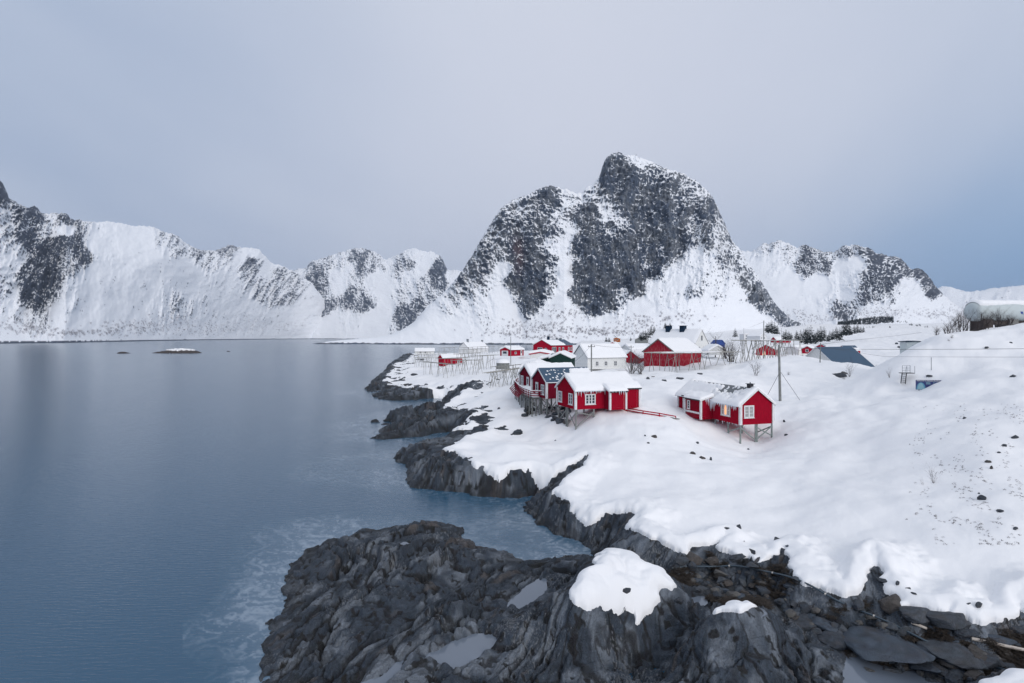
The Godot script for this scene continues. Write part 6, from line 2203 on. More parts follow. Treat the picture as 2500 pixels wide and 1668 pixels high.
	for k in 900:
		var f := g.randf()
		var px := lerpf(2046.0, 2182.0, f)
		var hi := 772.0 + 4.0 * f
		var lo := lerpf(791.0, 788.0, f)
		if f > 0.75:
			lo = 786.0
		hi = lerpf(786.0, 772.0, minf(1.0, f * 1.5))
		var py := lerpf(hi, lo, g.randf())
		var d := 1560.0 + (788.0 - py) * 14.0
		trees.append([at(px, py + 3.0, d), g.randf_range(0.7, 1.25) * d / 1300.0 * 0.75])
	for q in [[2198, 786, 8], [2206, 787, 9], [2247, 795, 4], [2222, 793, 4], [2228, 795, 3], [2262, 800, 4], [2170, 800, 6], [2177, 804, 5], [2240, 796, 4], [2130, 800, 8], [2120, 803, 8], [2112, 806, 7]]:
		for k in 8:
			var d := 1150.0
			trees.append([at(q[0] + g.randf_range(-1, 1) * q[2], q[1] + g.randf_range(-1, 1) * 1.5, d), g.randf_range(0.25, 0.6)])
	scatter("far_spruce_wood", trees, sp[0][1], mats.needles)
	# leafless birch scrub on the slopes
	var brush := st_new()
	var gb := RandomNumberGenerator.new()
	gb.seed = 9
	for k in 16:
		var a := Vector3(gb.randf_range(-0.5, 0.5), 0, gb.randf_range(-0.5, 0.5))
		var b := a + Vector3(gb.randf_range(-0.9, 0.9), gb.randf_range(1.2, 2.4), gb.randf_range(-0.9, 0.9))
		rod(brush, a, b, 0.035, 0.015, 3, false)
		for e in 3:
			var q := a.lerp(b, gb.randf_range(0.4, 0.95))
			rod(brush, q, q + Vector3(gb.randf_range(-0.7, 0.7), gb.randf_range(0.2, 0.8), gb.randf_range(-0.7, 0.7)), 0.018, 0.008, 3, false)
	var mesh := brush.commit()
	for area in [
		# name, spots [column, row, spread x, spread y, count], distance near the row, slope of distance with row
		["birch_scrub_of_the_peak", [[1300, 800, 110, 14, 260], [1380, 770, 60, 18, 150], [1420, 810, 120, 10, 220], [1560, 790, 60, 20, 160], [1500, 815, 80, 8, 160], [1640, 780, 80, 18, 120], [1240, 815, 60, 8, 100], [1330, 825, 90, 6, 120]], 1120.0, 3.2, 1.8],
		["birch_scrub_of_the_west_slope", [[350, 800, 120, 18, 420], [520, 805, 90, 16, 420], [620, 790, 60, 24, 380], [700, 800, 60, 14, 260], [200, 815, 120, 10, 220], [60, 800, 60, 20, 160], [430, 780, 60, 20, 200]], 2400.0, 10.0, 3.0],
		["birch_scrub_of_the_east_slope", [[2000, 780, 90, 14, 200], [2100, 765, 60, 12, 160], [2180, 765, 60, 14, 160], [2280, 770, 50, 14, 160], [1940, 770, 60, 14, 120], [2330, 760, 50, 20, 120]], 1750.0, 8.0, 2.2]]:
		var spots := []
		for q in area[1]:
			for k in int(q[4] * 0.55):
				var px: float = q[0] + g.randfn(0.0, 0.5) * q[2]
				var py: float = q[1] + g.randfn(0.0, 0.5) * q[3]
				spots.append([px, py, area[4] * g.randf_range(0.6, 1.3)])
		var placed := on_mountain(area[0], spots)
		scatter(area[0], placed, mesh, mats.scrub)

var sheets := {}   # mountain name -> [positions, columns, rows, x0, x1]

# spots given in the view, set down on the mountain sheet behind them
func on_mountain(called: String, spots: Array) -> Array:
	var which: String = {"birch_scrub_of_the_peak": "mountain_peak", "birch_scrub_of_the_west_slope": "mountain_west", "birch_scrub_of_the_east_slope": "mountain_east"}[called]
	var out := []
	var sh: Array = sheets[which]
	var pos: PackedVector3Array = sh[0]
	var nx: int = sh[1]
	for s in spots:
		var i := int((s[0] - sh[3]) / (sh[4] - sh[3]) * (nx - 1))
		if i < 1 or i > nx - 2:
			continue
		for j in sh[2]:
			var p := pos[j * nx + i]
			if HORIZON - (p.y - EYE) / -p.z * FOC < s[1]:
				if p.y > 4.0:
					out.append([p - Vector3(0, 0.2, 0), s[2]])
				break
	return out

func scatter(called: String, spots: Array, mesh: Mesh, m: Material) -> void:
	var mm := MultiMesh.new()
	mm.transform_format = MultiMesh.TRANSFORM_3D
	mm.mesh = mesh
	mm.instance_count = spots.size()
	for k in spots.size():
		mm.set_instance_transform(k, Transform3D(Basis(Vector3.UP, k * 2.4).scaled(Vector3.ONE * spots[k][1]), spots[k][0]))
	var o := MultiMeshInstance3D.new()
	o.name = called
	o.multimesh = mm
	o.material_override = m
	add_child(o)
	tag(o, "", "", "", "stuff")

# ---------------------------------------------------------------- right bank: tank, stair, sign, shed
func build_right_bank() -> void:
	tank()
	stair()
	sign_board()
	var p := at(2274, 904, 71.0)
	p = meet(2274, 904, 55.0, 100.0)
	var t := thing("marker_post", "thin steel post standing in the snow above the blue sign", "post", p)
	var st := st_new()
	rod(st, Vector3(0, -0.5, 0), Vector3(0, 31.0 / FOC * -p.z, 0), 0.045, 0.04, 8)
	put("post", st.commit(), mats.galvanised, t)
	# shed cut into the bank
	p = meet(2211, 838, 70.0, 140.0)
	p = Vector3((2214.0 - MIDX) / FOC * 104.0, 0, -104.0)
	house({"name": "bank_shed", "label": "low grey shed with flat roof and blue notice behind the bank", "category": "shed", "at": Vector3(p.x, 11.0, p.z), "yaw": -18.0, "w": 2.8, "l": 3.5, "wall": 3.1, "rise": 0.12, "paint": "tank_paint", "roof": "dark_blue_paint", "trim": "dark_blue_paint", "barge": 0.14, "snow": 0.0, "over": 0.2})
	var n := st_new()
	box(n, Vector3(0.95, 1.9, 0.035), Vector3(1.35, 2.45, 0.05))
	put("notice", n.commit(), mats.emblem_blue, get_node("bank_shed"))

func tank() -> void:
	var d := 96.0
	var c := at(2366, 761, d)
	var r := 1.75
	var turn := deg_to_rad(8.0)
	var ground_y := ground(c.x + 6.0, c.z)
	var t := thing("storage_tank", "long pale grey cylindrical tank with snow on top at the crest", "tank", Vector3(c.x, c.y, c.z), turn)
	# shell with domed ends, lathed round x
	var prof := []
	for k in 9:
		var a := PI * 0.5 * k / 8.0
		prof.append(Vector2(r * 0.62 * (1.0 - cos(a)), r * sin(a)))
	prof.append(Vector2(15.0, r))
	for k in 9:
		var a := PI * 0.5 * (8 - k) / 8.0
		prof.append(Vector2(16.0 - r * 0.62 * (1.0 - cos(a)), r * sin(a)))
	var pos := PackedVector3Array()
	var sides := 40
	for q in prof:
		for k in sides + 1:
			var a := TAU * (k % sides) / sides
			pos.append(Vector3(q.x, cos(a) * q.y, sin(a) * q.y))
	put("shell", grid_mesh(pos, sides + 1, prof.size(), PackedColorArray(), PackedByteArray(), true), mats.tank_paint, t)
	# seams
	for x in [3.6, 6.4, 9.2, 12.0]:
		var st := st_new()
		var band := PackedVector3Array()
		for e in [[-0.04, r - 0.01], [-0.04, r + 0.018], [0.04, r + 0.018], [0.04, r - 0.01]]:
			for k in sides + 1:
				var a := TAU * (k % sides) / sides
				band.append(Vector3(x + e[0], cos(a) * e[1], sin(a) * e[1]))
		put("seam", grid_mesh(band, sides + 1, 4, PackedColorArray(), PackedByteArray(), true), mats.tank_paint, t)
	# snow along its back, its edge hanging unevenly
	pos = PackedVector3Array()
	var nx := 60
	var nk := 16
	for i in nx + 1:
		var x := 0.7 + 14.6 * i / nx
		var w := 0.50 + 0.22 * sin(x * 0.55 + 0.4) + 0.12 * nz_fine.get_noise_2d(x * 0.8, 3.0)
		for k in nk + 1:
			var f := -1.0 + 2.0 * k / nk
			var a := f * (0.55 + w * 0.55)
			var e := sqrt(clampf((1.0 - absf(f)) * 3.5, 0.0, 1.0)) * sqrt(clampf(minf(x - 0.7, 15.3 - x) * 2.0, 0.0, 1.0))
			var rr := r + 0.005 + 0.36 * e * (1.0 + 0.3 * nz_fine.get_noise_2d(x * 0.6, f)) - (0.03 if e < 0.02 else 0.0)
			pos.append(Vector3(x, cos(a) * rr, sin(a) * rr))
	put("snow_cap", grid_mesh(pos, nk + 1, nx + 1, PackedColorArray(), PackedByteArray(), true), mats.snow, t)
	# saddles down to the ground
	for x in [2.6, 7.9, 12.8]:
		var st := st_new()
		box(st, Vector3(x - 0.9, -4.6, -1.3), Vector3(x + 0.9, -r * 0.80, 1.3))
		put("saddle", st.commit(), mats.concrete if x > 5.0 else mats.rust_brown, t)
	var st2 := st_new()
	box(st2, Vector3(2.4, -2.35, -0.2), Vector3(12.9, -1.75, 0.9))
	put("cradle_beam", st2.commit(), mats.rust_brown, t)
	st2 = st_new()
	# lozenge on the shell
	var z := sqrt(r * r - 0.36) + 0.02
	var b := [Vector3(8.55, 0.0, 0), Vector3(9.15, -0.05, 0), Vector3(9.4, -0.52, 0), Vector3(8.85, -0.45, 0)]
	for v in b.size():
		b[v].z = sqrt(r * r - b[v].y * b[v].y) + 0.02
	quad(st2, b[0], b[3], b[2], b[1])
	put("emblem", st2.commit(), mats.emblem_blue, t)

func stair() -> void:
	var p := meet(2232, 926, 55.0, 100.0)
	var d := -p.z
	var k := d / FOC
	var t := thing("metal_stair", "galvanised metal stair and railed landing half buried in the bank", "stair", p)
	# landing level, from the view
	var o := Vector3(p.x, p.y, p.z)
	var l0 := at(2206, 909, d) - o
	var l1 := at(2234, 911, d) - o
	var st := st_new()
	hexa(st, l0 + Vector3(0, -0.1, 0), l1 + Vector3(0, -0.1, 0), l1 + Vector3(0.1, -0.1, -0.9), l0 + Vector3(0.1, -0.1, -0.9), l0, l1, l1 + Vector3(0.1, 0, -0.9), l0 + Vector3(0.1, 0, -0.9))
	st = st_new()
	box(st, Vector3(l0.x, minf(l0.y, l1.y) - 0.08, -0.95), Vector3(l1.x, minf(l0.y, l1.y) + 0.02, 0.0))
	put("landing", st.commit(), mats.black_metal, t)
	var ly := minf(l0.y, l1.y)
	# stringers going down to the left front
	for z in [0.0, -0.85]:
		st = st_new()
		beam(st, Vector3(l0.x + 0.45, ly - 0.05, z), Vector3(l0.x - 0.12, ly - 1.5, z + 0.5), 0.06, 0.28)
		put("stringer", st.commit(), mats.black_metal, t)
	for e in 5:
		var f := (e + 0.5) / 5.0
		st = st_new()
		var c := Vector3(l0.x + 0.42 - 0.55 * f, ly - 0.1 - 1.35 * f, 0.5 * f)
		box(st, c + Vector3(-0.13, -0.02, -0.85), c + Vector3(0.13, 0.02, 0.0))
		put("tread", st.commit(), mats.galvanised, t)
	# railing
	var hi := 1.02
	for e in [[l0.x + 0.5, 0.0], [l1.x - 0.02, 0.0], [l0.x + 0.5, -0.9], [l1.x - 0.02, -0.9]]:
		st = st_new()
		rod(st, Vector3(e[0], ly, e[1]), Vector3(e[0], ly + hi, e[1]), 0.028, 0.028, 6)
		put("rail_post", st.commit(), mats.galvanised, t)
	for y in [hi, hi * 0.66, hi * 0.33]:
		st = st_new()
		rod(st, Vector3(l0.x + 0.5, ly + y, -0.9), Vector3(l1.x, ly + y, -0.9), 0.024, 0.024, 6)
		put("rail", st.commit(), mats.galvanised, t)
	st = st_new()
	rod(st, Vector3(l0.x + 0.5, ly + hi, 0.0), Vector3(l0.x - 0.45, ly - 0.75, 0.55), 0.024, 0.024, 6)
	put("hand_rail", st.commit(), mats.galvanised, t)
	st = st_new()
	rod(st, Vector3(l0.x - 0.45, ly - 0.75, 0.55), Vector3(l0.x - 0.45, ly - 1.5, 0.55), 0.024, 0.024, 6)
	put("rail_post", st.commit(), mats.galvanised, t)

func sign_board() -> void:
	var p := meet(2267, 944, 50.0, 100.0)
	var d := -p.z
	var w := 54.0 / FOC * d
	var t := thing("welcome_sign", "blue welcome sign sunk in the snow below the metal stair", "sign", p, deg_to_rad(-13.0))
	var top := at(2267, 928, d).y - p.y
	var h := 1.35
	var st := st_new()
	box(st, Vector3(-w * 0.5, top - h, -0.04), Vector3(w * 0.5, top, 0.04))
	put("panel", st.commit(), mats.sign_blue, t)
	for x in [-w * 0.36, w * 0.36]:
		st = st_new()
		box(st, Vector3(x - 0.05, -0.9, -0.14), Vector3(x + 0.05, top - 0.1, -0.042))
		put("sign_post", st.commit(), mats.galvanised, t)
	var f := SystemFont.new()
	f.font_names = PackedStringArray(["Droid Sans"])
	f.font_weight = 700
	var tm := TextMesh.new()
	tm.text = "Welcome to Eliassen Rorbuer"
	tm.font = f
	tm.font_size = 32
	tm.depth = 0.01
	tm.pixel_size = 0.0062 * w / 2.95
	put("lettering", tm, mats.sign_white, t, Transform3D(Basis.IDENTITY, Vector3(0, top - 0.11, 0.047)))
	# map picture on the left: a pale rounded hill of land
	st = st_new()
	var n := 14
	for k in n:
		var a0 := PI * k / n
		var a1 := PI * (k + 1) / n
		tri(st, Vector3(-w * 0.30, top - h * 0.98, 0.045), Vector3(-w * 0.30 + cos(a0) * w * 0.185, top - h * 0.98 + sin(a0) * 0.98, 0.045), Vector3(-w * 0.30 + cos(a1) * w * 0.185, top - h * 0.98 + sin(a1) * 0.98, 0.045))
	put("map_print", st.commit(), mats.sign_cyan, t)
	st = st_new()
	for k in n:
		var a0 := PI * k / n
		var a1 := PI * (k + 1) / n
		tri(st, Vector3(-w * 0.31, top - h * 0.98, 0.049), Vector3(-w * 0.31 + cos(a0) * w * 0.13, top - h * 0.98 + sin(a0) * 0.88, 0.049), Vector3(-w * 0.31 + cos(a1) * w * 0.13, top - h * 0.98 + sin(a1) * 0.88, 0.049))
	put("map_print", st.commit(), mats.sign_pale, t)
	for c in [[-0.10, 0.09, 5], [0.18, 0.25, 5], [0.30, 0.35, 5], [0.40, 0.46, 5]]:
		for k in c[2]:
			st = st_new()
			var y: float = top - 0.30 - k * 0.075
			box(st, Vector3(c[0] * w, y, 0.0405), Vector3((c[1] - 0.015 * ((k * 3) % 4)) * w, y + 0.035, 0.046))
			put("text_line", st.commit(), mats.sign_pale, t)

# ---------------------------------------------------------------- beach: stones, hose, driftwood, weed
func boulder_mesh(s: int, sub: int, flat: float, tint: Color, smooth := false) -> ArrayMesh:
	# a broken block: a ball cut back by planes, its corners worn, then roughened
	var sp := SphereMesh.new()
	sp.radius = 1.0
	sp.height = 2.0
	sp.radial_segments = sub
	sp.rings = sub / 2
	var arr := sp.get_mesh_arrays()
	var v: PackedVector3Array = arr[Mesh.ARRAY_VERTEX]
	var g := RandomNumberGenerator.new()
	g.seed = s
	var nn := noise_of(s, 1.3, 3)
	var planes := []
	for k in 9:
		planes.append([Vector3(g.randfn(), g.randfn() * 0.9, g.randfn()).normalized(), g.randf_range(0.62, 0.92) if smooth else g.randf_range(0.36, 0.74)])
	var col := PackedColorArray()
	for k in v.size():
		var p := v[k] * (1.0 + 0.22 * nn.get_noise_3dv(v[k] * 0.9))
		for q in planes:
			var over: float = p.dot(q[0]) - q[1]
			if over > 0.0:
				p -= (q[0] as Vector3) * over * 0.95
		p *= 1.0 + 0.05 * nn.get_noise_3dv(p * 2.2) + 0.025 * nn.get_noise_3dv(p * 6.0)
		p.x *= 1.25
		p.y *= flat * 1.25
		p.z *= 1.25
		v[k] = p
		var c := tint * (0.85 + 0.6 * nn.get_noise_3dv(p * 2.0 + Vector3(9, 9, 9)))
		c = c.lerp(Color(0.07, 0.058, 0.052), clampf(nn.get_noise_3dv(p * 0.7 + Vector3(40, 0, 0)) * 0.9, 0.0, 0.5))
		c.a = 1.0
		col.append(c)
	var st := st_new()
	var idx: PackedInt32Array = arr[Mesh.ARRAY_INDEX]
	st.set_smooth_group(0 if smooth else -1)
	for k in idx:
		st.set_color(col[k])
		st.add_vertex(v[k])
	st.generate_normals()
	return st.commit()

var stones := []
var stones_fine := []
var stones_big := []

func stone_variants() -> void:
	if stones.size() > 0:
		return
	var tints := [Color(0.066, 0.088, 0.120), Color(0.074, 0.088, 0.108), Color(0.044, 0.056, 0.075), Color(0.130, 0.128, 0.125), Color(0.060, 0.072, 0.090), Color(0.082, 0.074, 0.070)]
	for k in 6:
		stones.append(boulder_mesh(300 + k, 12, 0.62 + 0.05 * (k % 3), tints[k]))
		stones_big.append(boulder_mesh(340 + k, 40, 0.5 + 0.05 * (k % 3), tints[k], true))
		stones_fine.append(boulder_mesh(320 + k, 22, 0.55 + 0.05 * (k % 3), tints[k]))

func rock_top(x: float, z: float) -> float:
	# bare ground of the beach
	var u := x / -z
	return rock_y(u, -z, lie(u, -z))

# where the line of sight meets the bare rock
func meet_rock(px: float, py: float) -> Vector3:
	var u := (px - MIDX) / FOC
	var k := (py - HORIZON) / FOC
	var d := 17.0
	while d < 60.0:
		if EYE - k * d < rock_y(u, d, lie(u, d)):
			break
		d += 0.08
	return Vector3(u * d, rock_y(u, d, lie(u, d)), -d)

func stone(called: String, label: String, where: Vector3, size: Vector3, k: int, turn: float, group: String, fine := false, tilt := 0.0) -> void:
	stone_variants()
	var m: Mesh = (stones_big if fine and size.x > 0.55 and size.y < 1.2 and called == "boulder" else stones_fine if fine else stones)[k % 6]
	var o := put(called, m, mats.boulder_rock, null, Transform3D(Basis.from_euler(Vector3(tilt, turn, tilt * 0.6)).scaled_local(size), where))
	tag(o, label, "boulder" if fine else "stone", group)

func build_beach() -> void:
	var g := RandomNumberGenerator.new()
	g.seed = 77
	# boulders one can tell apart: column, row, half width in the view, how high, variant, label
	for e in [
		[2155, 1572, 88, 0.42, 0, "huge smooth blue-grey slab boulder in the middle of the cobble beach"],
		[1768, 1412, 19, 0.9, 3, "pale rounded boulder under the hose, top of the beach"],
		[1704, 1408, 18, 0.9, 1, "blue-grey boulder below the hose beside the snow cap"],
		[1736, 1410, 10, 0.9, 3, "small light upright stone between two boulders below the hose"],
		[1735, 1373, 20, 0.9, 5, "striped brown boulder under the snow edge near the hose"],
		[1688, 1366, 24, 0.8, 5, "brown angular boulder at the inner end of the snow edge"],
		[1800, 1362, 18, 0.8, 2, "dark boulder wearing a small snow lump"],
		[1836, 1388, 18, 0.8, 4, "dark boulder just above the hose, middle of the beach"],
		[1860, 1440, 14, 0.8, 2, "squarish dark boulder in the seaweed"],
		[1925, 1435, 17, 0.8, 0, "blue boulder at the seaweed's upper rim"],
		[1950, 1420, 16, 0.8, 1, "grey boulder close below the hose bend"],
		[1755, 1447, 16, 0.7, 1, "boulder left of the seaweed by the round pool"],
		[1762, 1460, 20, 0.6, 4, "flat blue boulder beside the round pool"],
		[1660, 1470, 14, 0.8, 2, "dark boulder tucked against the snow-capped rock"],
		[2020, 1530, 34, 0.7, 0, "wedge-shaped blue boulder left of the huge slab"],
		[2036, 1567, 30, 0.8, 2, "dark blue boulder at the rim of the big pool"],
		[1965, 1525, 36, 0.6, 4, "broad blue-grey boulder above the foreground crag"],
		[2130, 1592, 24, 0.7, 3, "tan boulder lying on the edge of the big pool"],
		[2180, 1592, 13, 0.8, 3, "small pale cube-like stone right of the tan boulder"],
		[2076, 1600, 13, 1.2, 3, "upright pale stone standing in the big pool"],
		[2085, 1572, 12, 0.8, 5, "small rounded stone at the head of the big pool"],
		[2206, 1632, 20, 0.6, 4, "mossy stone in the middle of the big pool"],
		[2150, 1600, 26, 0.5, 2, "low dark stone behind the big pool"],
		[2178, 1645, 22, 0.6, 1, "grey stone by the lower right rim of the pool"],
		[2130, 1640, 14, 1.0, 3, "slim pale stone leaning in the pool"],
		[2260, 1630, 34, 0.7, 0, "blue boulder right of the pool, below the hose"],
		[2300, 1640, 26, 0.6, 4, "flat grey boulder right of the pool beside another"],
		[2320, 1588, 60, 0.45, 1, "long low slab beside the hose, right of the huge slab"],
		[2400, 1610, 34, 0.55, 4, "blue stone above the pale driftwood pole"],
		[2440, 1560, 28, 0.7, 0, "blue-grey boulder under the rocks of the right edge"],
		[2490, 1552, 22, 0.8, 2, "dark boulder at the right edge below the snow"],
		[2420, 1605, 15, 0.8, 3, "light rounded stone close to the driftwood pole"],
		[2448, 1627, 16, 0.7, 1, "grey stone next to the bottom right snow patch"],
		[2320, 1655, 28, 0.6, 2, "dark stone at the bottom right of the beach"],
		[2370, 1650, 24, 0.6, 0, "blue stone at the bottom, left of the snow patch"],
		[2130, 1508, 22, 0.9, 3, "pale stone against the hose below the snow notch"],
		[2180, 1480, 30, 1.1, 5, "tall brown block leaning on the rock wall"],
		[2240, 1500, 34, 0.9, 1, "cracked grey block at the foot of the rock wall"],
		[2300, 1512, 40, 0.8, 4, "wide split block under the yellow-lichened wall"],
		[2090, 1480, 20, 0.9, 2, "dark block left of the tall brown block"],
		[2120, 1466, 18, 0.9, 4, "dark block in the notch under the snow"],
		[2285, 1540, 14, 0.7, 0, "blue stone at the end of the short plank"],
		[2360, 1550, 22, 0.7, 2, "dark stone below the right rock wall"]]:
		var p := meet_rock(e[0], e[1])
		var r: float = e[2] / FOC * -p.z
		p.y += r * e[3] * 0.06
		stone("boulder", e[5], p, Vector3(r * 1.05, r * e[3] * 0.8, r * 0.8), e[4], g.randf() * TAU, "boulders one can tell apart on the beach", true, g.randf_range(-0.2, 0.2))
	# the cobbles between them
	var made := 0
	var tries := 0
	while made < 235 and tries < 6000:
		tries += 1
		var px := g.randf_range(1620.0, 2520.0)
		var py := g.randf_range(1352.0, 1668.0)
		var d := far_of(py, 0.9)
		var u := (px - MIDX) / FOC
		var w := log(d)
		if read(g_beach, u, w) * d < 0.1 or read(g_snow, u, w) * d > -0.6 or read(g_pool, u, w) * d > 0.1:
			continue
		# thin out where the weed lies
		var x := u * d
		var weedy := nz_big.get_noise_2d(x * 0.16, d * 0.16 + 60.0) * 0.8 + nz_fine.get_noise_2d(x * 0.55 + 40.0, d * 0.55)
		if weedy > 0.0 and g.randf() < 0.65:
			continue
		var r := 0.10 + 0.26 * pow(g.randf(), 1.7)
		var y := rock_top(x, -d) + r * 0.12
		stone("beach_stone", "small grey-blue cobble among the beach stones below the snow edge", Vector3(x, y, -d), Vector3(r * g.randf_range(0.9, 1.5), r * g.randf_range(0.8, 1.2), r), made, g.randf() * TAU, "cobbles of the beach", false, g.randf_range(-0.35, 0.35))
		made += 1
	hose()
	driftwood("pale weathered plank end lying under the rock wall", 2226, 1532, 2262, 1540, 0.07)
	driftwood("long pale driftwood pole running off the right edge", 2372, 1566, 2560, 1606, 0.075)
	seaweed(g)

func driftwood(label: String, x0: float, y0: float, x1: float, y1: float, r: float) -> void:
	var a := meet_rock(x0, y0 + 4.0) + Vector3(0, 0.14, 0)
	var b := meet_rock(x1, y1 + 4.0) + Vector3(0, 0.14, 0)
	var t := thing("driftwood_pole", label, "driftwood", a)
	var st := st_new()
	rod(st, Vector3.ZERO, b - a, r, r * 0.9, 9)
	put("pole", st.commit(), mats.pale_timber, t)

func hose() -> void:
	var pts := []
	for e in [[1640, 1389, 1.35], [1690, 1392, 1.25], [1745, 1387, 1.3], [1800, 1386, 1.35], [1860, 1397, 1.25], [1925, 1411, 1.2], [1975, 1434, 1.2], [2040, 1471, 1.2], [2100, 1496, 1.25], [2160, 1520, 1.25], [2230, 1554, 1.25], [2300, 1592, 1.2], [2360, 1616, 1.2], [2430, 1638, 1.2], [2520, 1660, 1.4]]:
		var p := meet_rock(e[0], e[1] + 3.0)
		pts.append(p + Vector3(0, 0.14, 0.05))
	var t := thing("water_hose", "dark water hose with pale clips snaking across the beach", "hose", pts[0])
	var c := Curve3D.new()
	for k in pts.size():
		var tg: Vector3 = (pts[mini(k + 1, pts.size() - 1)] - pts[maxi(k - 1, 0)]) / 6.0
		c.add_point(pts[k] - pts[0], -tg, tg)
	var n := 110
	var st := st_new()
	var L := c.get_baked_length()
	for k in n:
		rod(st, c.sample_baked(L * k / n), c.sample_baked(L * (k + 1) / n + 0.01), 0.05, 0.05, 7, false)
	put("pipe", st.commit(), mats.hose_rubber, t)
	for e in [0.20, 0.34, 0.50, 0.62, 0.79]:
		st = st_new()
		rod(st, c.sample_baked(L * e), c.sample_baked(L * e + 0.07), 0.062, 0.062, 8)
		put("clip", st.commit(), mats.hose_clip, t)

# brown weed lying between the stones
func seaweed(g: RandomNumberGenerator) -> void:
	var st := st_new()
	for k in 7:
		var a := Vector3(g.randf_range(-0.05, 0.05), 0, g.randf_range(-0.05, 0.05))
		var b := a + Vector3(g.randf_range(-0.16, 0.16), g.randf_range(0.02, 0.07), g.randf_range(-0.16, 0.16))
		var c := b + Vector3(g.randf_range(-0.12, 0.12), g.randf_range(-0.05, 0.02), g.randf_range(-0.12, 0.12))
		var s := Vector3(g.randf_range(-1, 1), 0, g.randf_range(-1, 1)).normalized() * 0.016
		quad(st, a - s, a + s, b + s, b - s)
		quad(st, b - s, b + s, c + s * 0.4, c - s * 0.4)
	var mesh := st.commit()
	var spots := []
	var tries := 0
	while spots.size() < 9000 and tries < 60000:
		tries += 1
		var px := g.randf_range(1620.0, 2560.0)
		var py := g.randf_range(1352.0, 1668.0)
		var d := far_of(py, 0.9)
		var u := (px - MIDX) / FOC
		var w := log(d)
		if read(g_beach, u, w) * d < 0.1 or read(g_snow, u, w) * d > -0.3 or read(g_pool, u, w) * d > 0.0:
			continue
		var x := u * d
		var weedy := nz_big.get_noise_2d(x * 0.16, d * 0.16 + 60.0) * 0.8 + nz_fine.get_noise_2d(x * 0.55 + 40.0, d * 0.55)
		if weedy < 0.0:
			continue
		spots.append([Vector3(x, rock_top(x, -d) + 0.03, -d), g.randf_range(0.7, 1.6)])
	scatter("seaweed_bed", spots, mesh, mats.weed)

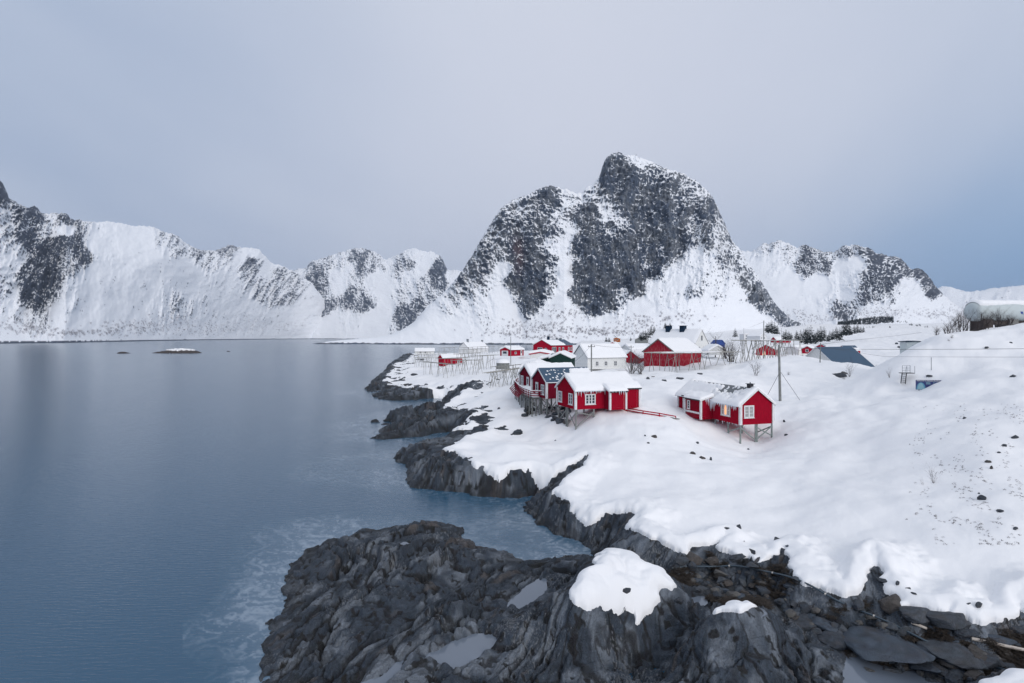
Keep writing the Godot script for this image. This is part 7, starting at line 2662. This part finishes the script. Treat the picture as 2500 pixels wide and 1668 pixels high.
# ---------------------------------------------------------------- rocks showing through the snow
func build_snow_rocks() -> void:
	stone_variants()
	var g := RandomNumberGenerator.new()
	g.seed = 99
	# column, row, half width, half height, variant, label
	var list := [
		[1597, 1065, 9, 7, 5, "brown pointed rock in the snow between the two nearest cabins"],
		[1575, 1063, 4, 4, 1, "small grey stone left of the brown pointed rock"],
		[1584, 1081, 6, 3, 2, "dark sliver of rock below the brown pointed rock"],
		[1702, 1080, 8, 5, 1, "dark rock in the snow left of the lit cabin's stilts"],
		[1693, 1106, 11, 6, 5, "long brown rock low on the slope before the lit cabin"],
		[1715, 1116, 9, 7, 5, "brown rock at the right end of the long brown one"],
		[1736, 1120, 4, 10, 2, "dark upright rock right of the brown pair"],
		[1828, 1096, 4, 3, 2, "small black stone by the front stilt of the lit cabin"],
		[1914, 1028, 4, 6, 2, "black upright stone right of the lit cabin"],
		[1920, 1061, 5, 4, 2, "black stone in the snow below the upright one"],
		[1582, 923, 6, 7, 1, "grey rock in the snow below the barn, leftmost"],
		[1594, 918, 6, 4, 3, "light grey rock below the barn, second from the left"],
		[1620, 927, 8, 7, 4, "dark rock below the barn, third from the left"],
		[1660, 922, 13, 8, 4, "long dark rock below the barn, rightmost and largest"],
		[1708, 911, 9, 6, 4, "dark wedge of rock under the broad flat rack"],
		[2045, 912, 20, 12, 4, "big dark boulder at the corner of the blue-roofed hall"],
		[2061, 908, 10, 10, 3, "second boulder leaning on the big dark one by the hall"],
		[2197, 846, 9, 7, 4, "dark rock left of the grey shed on the bank"],
		[2190, 838, 6, 5, 1, "smaller rock beside the one left of the grey shed"],
		[2476, 916, 11, 9, 4, "dark rock on the bank near the right edge"],
		[2467, 836, 5, 3, 2, "small black rock on the bank under the tank"],
		[2408, 848, 7, 3, 2, "thin dark rock on the bank left of the small black one"],
		[2400, 1214, 13, 10, 2, "black rock poking from the lower right slope"],
		[2391, 1204, 5, 5, 4, "small knob beside the black rock on the lower right slope"],
		[2438, 1246, 13, 4, 2, "flat black rock below the knob on the lower right slope"],
		[2478, 1288, 9, 6, 1, "snow-topped rock lowest on the right slope"],
		[2271, 917, 9, 3, 2, "thin dark slab in the snow right above the sign"],
		[2354, 1020, 6, 4, 2, "dark earth clod upper right of the lower slope"],
		[2475, 1065, 11, 6, 2, "dark clod by the right edge of the slope"],
		[2452, 1087, 6, 6, 2, "dark clod just below and left of the edge clod"],
		[2412, 1126, 9, 6, 5, "brownish clod above the forked rootlike one"],
		[2421, 1141, 4, 9, 5, "rootlike brown clod running down the slope"],
		[2439, 1104, 5, 3, 2, "small dark clod between the edge clods and the brown one"],
		[1355, 1075, 4, 2, 2, "dark chip in the snow below the middle cabin, far left"],
		[1148, 1117, 7, 4, 4, "dark rock breaking the snow above the brown promontory"],
		[1040, 938, 7, 4, 1, "rock showing at the snow edge of the western headland"],
		[1012, 914, 12, 5, 2, "dark outcrop on the snow of the western headland"],
		[1110, 1002, 8, 4, 5, "reddish rock at the snow edge of the second ledge"]]
	for e in list:
		var p := meet(e[0], e[1] + e[3] * 0.4)
		var k := -p.z / FOC
		var r: float = e[2] * k
		var h: float = e[3] * k * 1.25
		p.y -= h * 0.25
		stone("snow_rock", e[5], p, Vector3(r * 0.8, h * 1.15, r * 0.7), e[4], g.randf() * TAU, "", true, g.randf_range(-0.3, 0.3))
	# dark stones added in place of shaded crevices under the snow lip
	var lips := [[1776, 1290, 8, "leftmost"], [1806, 1288, 15, "second from the left"], [1838, 1344, 13, "third from the left, low"], [1898, 1316, 20, "fourth, beside the snow notch"], [1924, 1332, 8, "fifth, right of the notch"], [1816, 1320, 4, "a small one among the snow lumps"], [2132, 1388, 11, "upright one in the deep notch"], [2150, 1414, 15, "widest one in the deep notch"], [2190, 1422, 10, "just right of the deep notch"], [2216, 1435, 8, "further right of the deep notch"], [2232, 1448, 7, "small one above the wall"], [2388, 1475, 14, "near the right edge"], [2366, 1472, 6, "small one near the right edge"], [1530, 1442, 14, "inside the large snow cap"]]
	for e in lips:
		var p := meet(e[0], e[1] + 1.5)
		var r: float = e[2] * -p.z / FOC
		p.y -= r * 0.12
		stone("lip_shade_stone", "dark rock in the snow lip above the beach, %s" % e[3], p, Vector3(r * 0.95, r * 0.7, r * 0.5), [2, 0, 4][int(e[0]) % 3], e[0] * 1.3, "stones standing in for crevices in the snow lip", true, g.randf_range(-0.3, 0.3))
	# dry grass tips and grit on the wind-scoured part of the slope
	var blade := st_new()
	for k in 6:
		var a := Vector3(g.randf_range(-0.06, 0.06), -0.03, g.randf_range(-0.06, 0.06))
		rod(blade, a, a + Vector3(g.randf_range(-0.09, 0.09), g.randf_range(0.04, 0.12), g.randf_range(-0.09, 0.09)), 0.012, 0.004, 3, false)
	var tips := []
	for k in 1500:
		var px := 2210.0 + 290.0 * pow(g.randf(), 0.7)
		var py := g.randf_range(985.0, 1330.0)
		if nz_fine.get_noise_2d(px * 0.016, py * 0.016) < 0.05 + 0.1 * g.randf():
			continue
		var p := meet(px, py)
		tips.append([p, g.randf_range(0.4, 1.3)])
	scatter("grass_tips", tips, blade.commit(), mats.twig)
	# broken rock under the cabins, dusted with snow
	for e in [[1380, 1020, 30, 12, "under the middle cabin"], [1330, 1003, 60, 16, "under the cabin with the blue roof"]]:
		for k in e[3]:
			var px: float = e[0] + g.randf_range(-1, 1) * e[2]
			var py: float = e[1] + g.randf_range(-10, 16)
			var p := meet(px, py, 60.0, 110.0)
			var r := g.randf_range(0.25, 0.6)
			stone("rubble_rock", "dark rubble block %s" % e[4], p + Vector3(0, r * 0.2, 0), Vector3(r * 1.3, r, r), [2, 5, 4, 1][k % 4], g.randf() * TAU, "rubble %s" % e[4], false, g.randf_range(-0.5, 0.5))
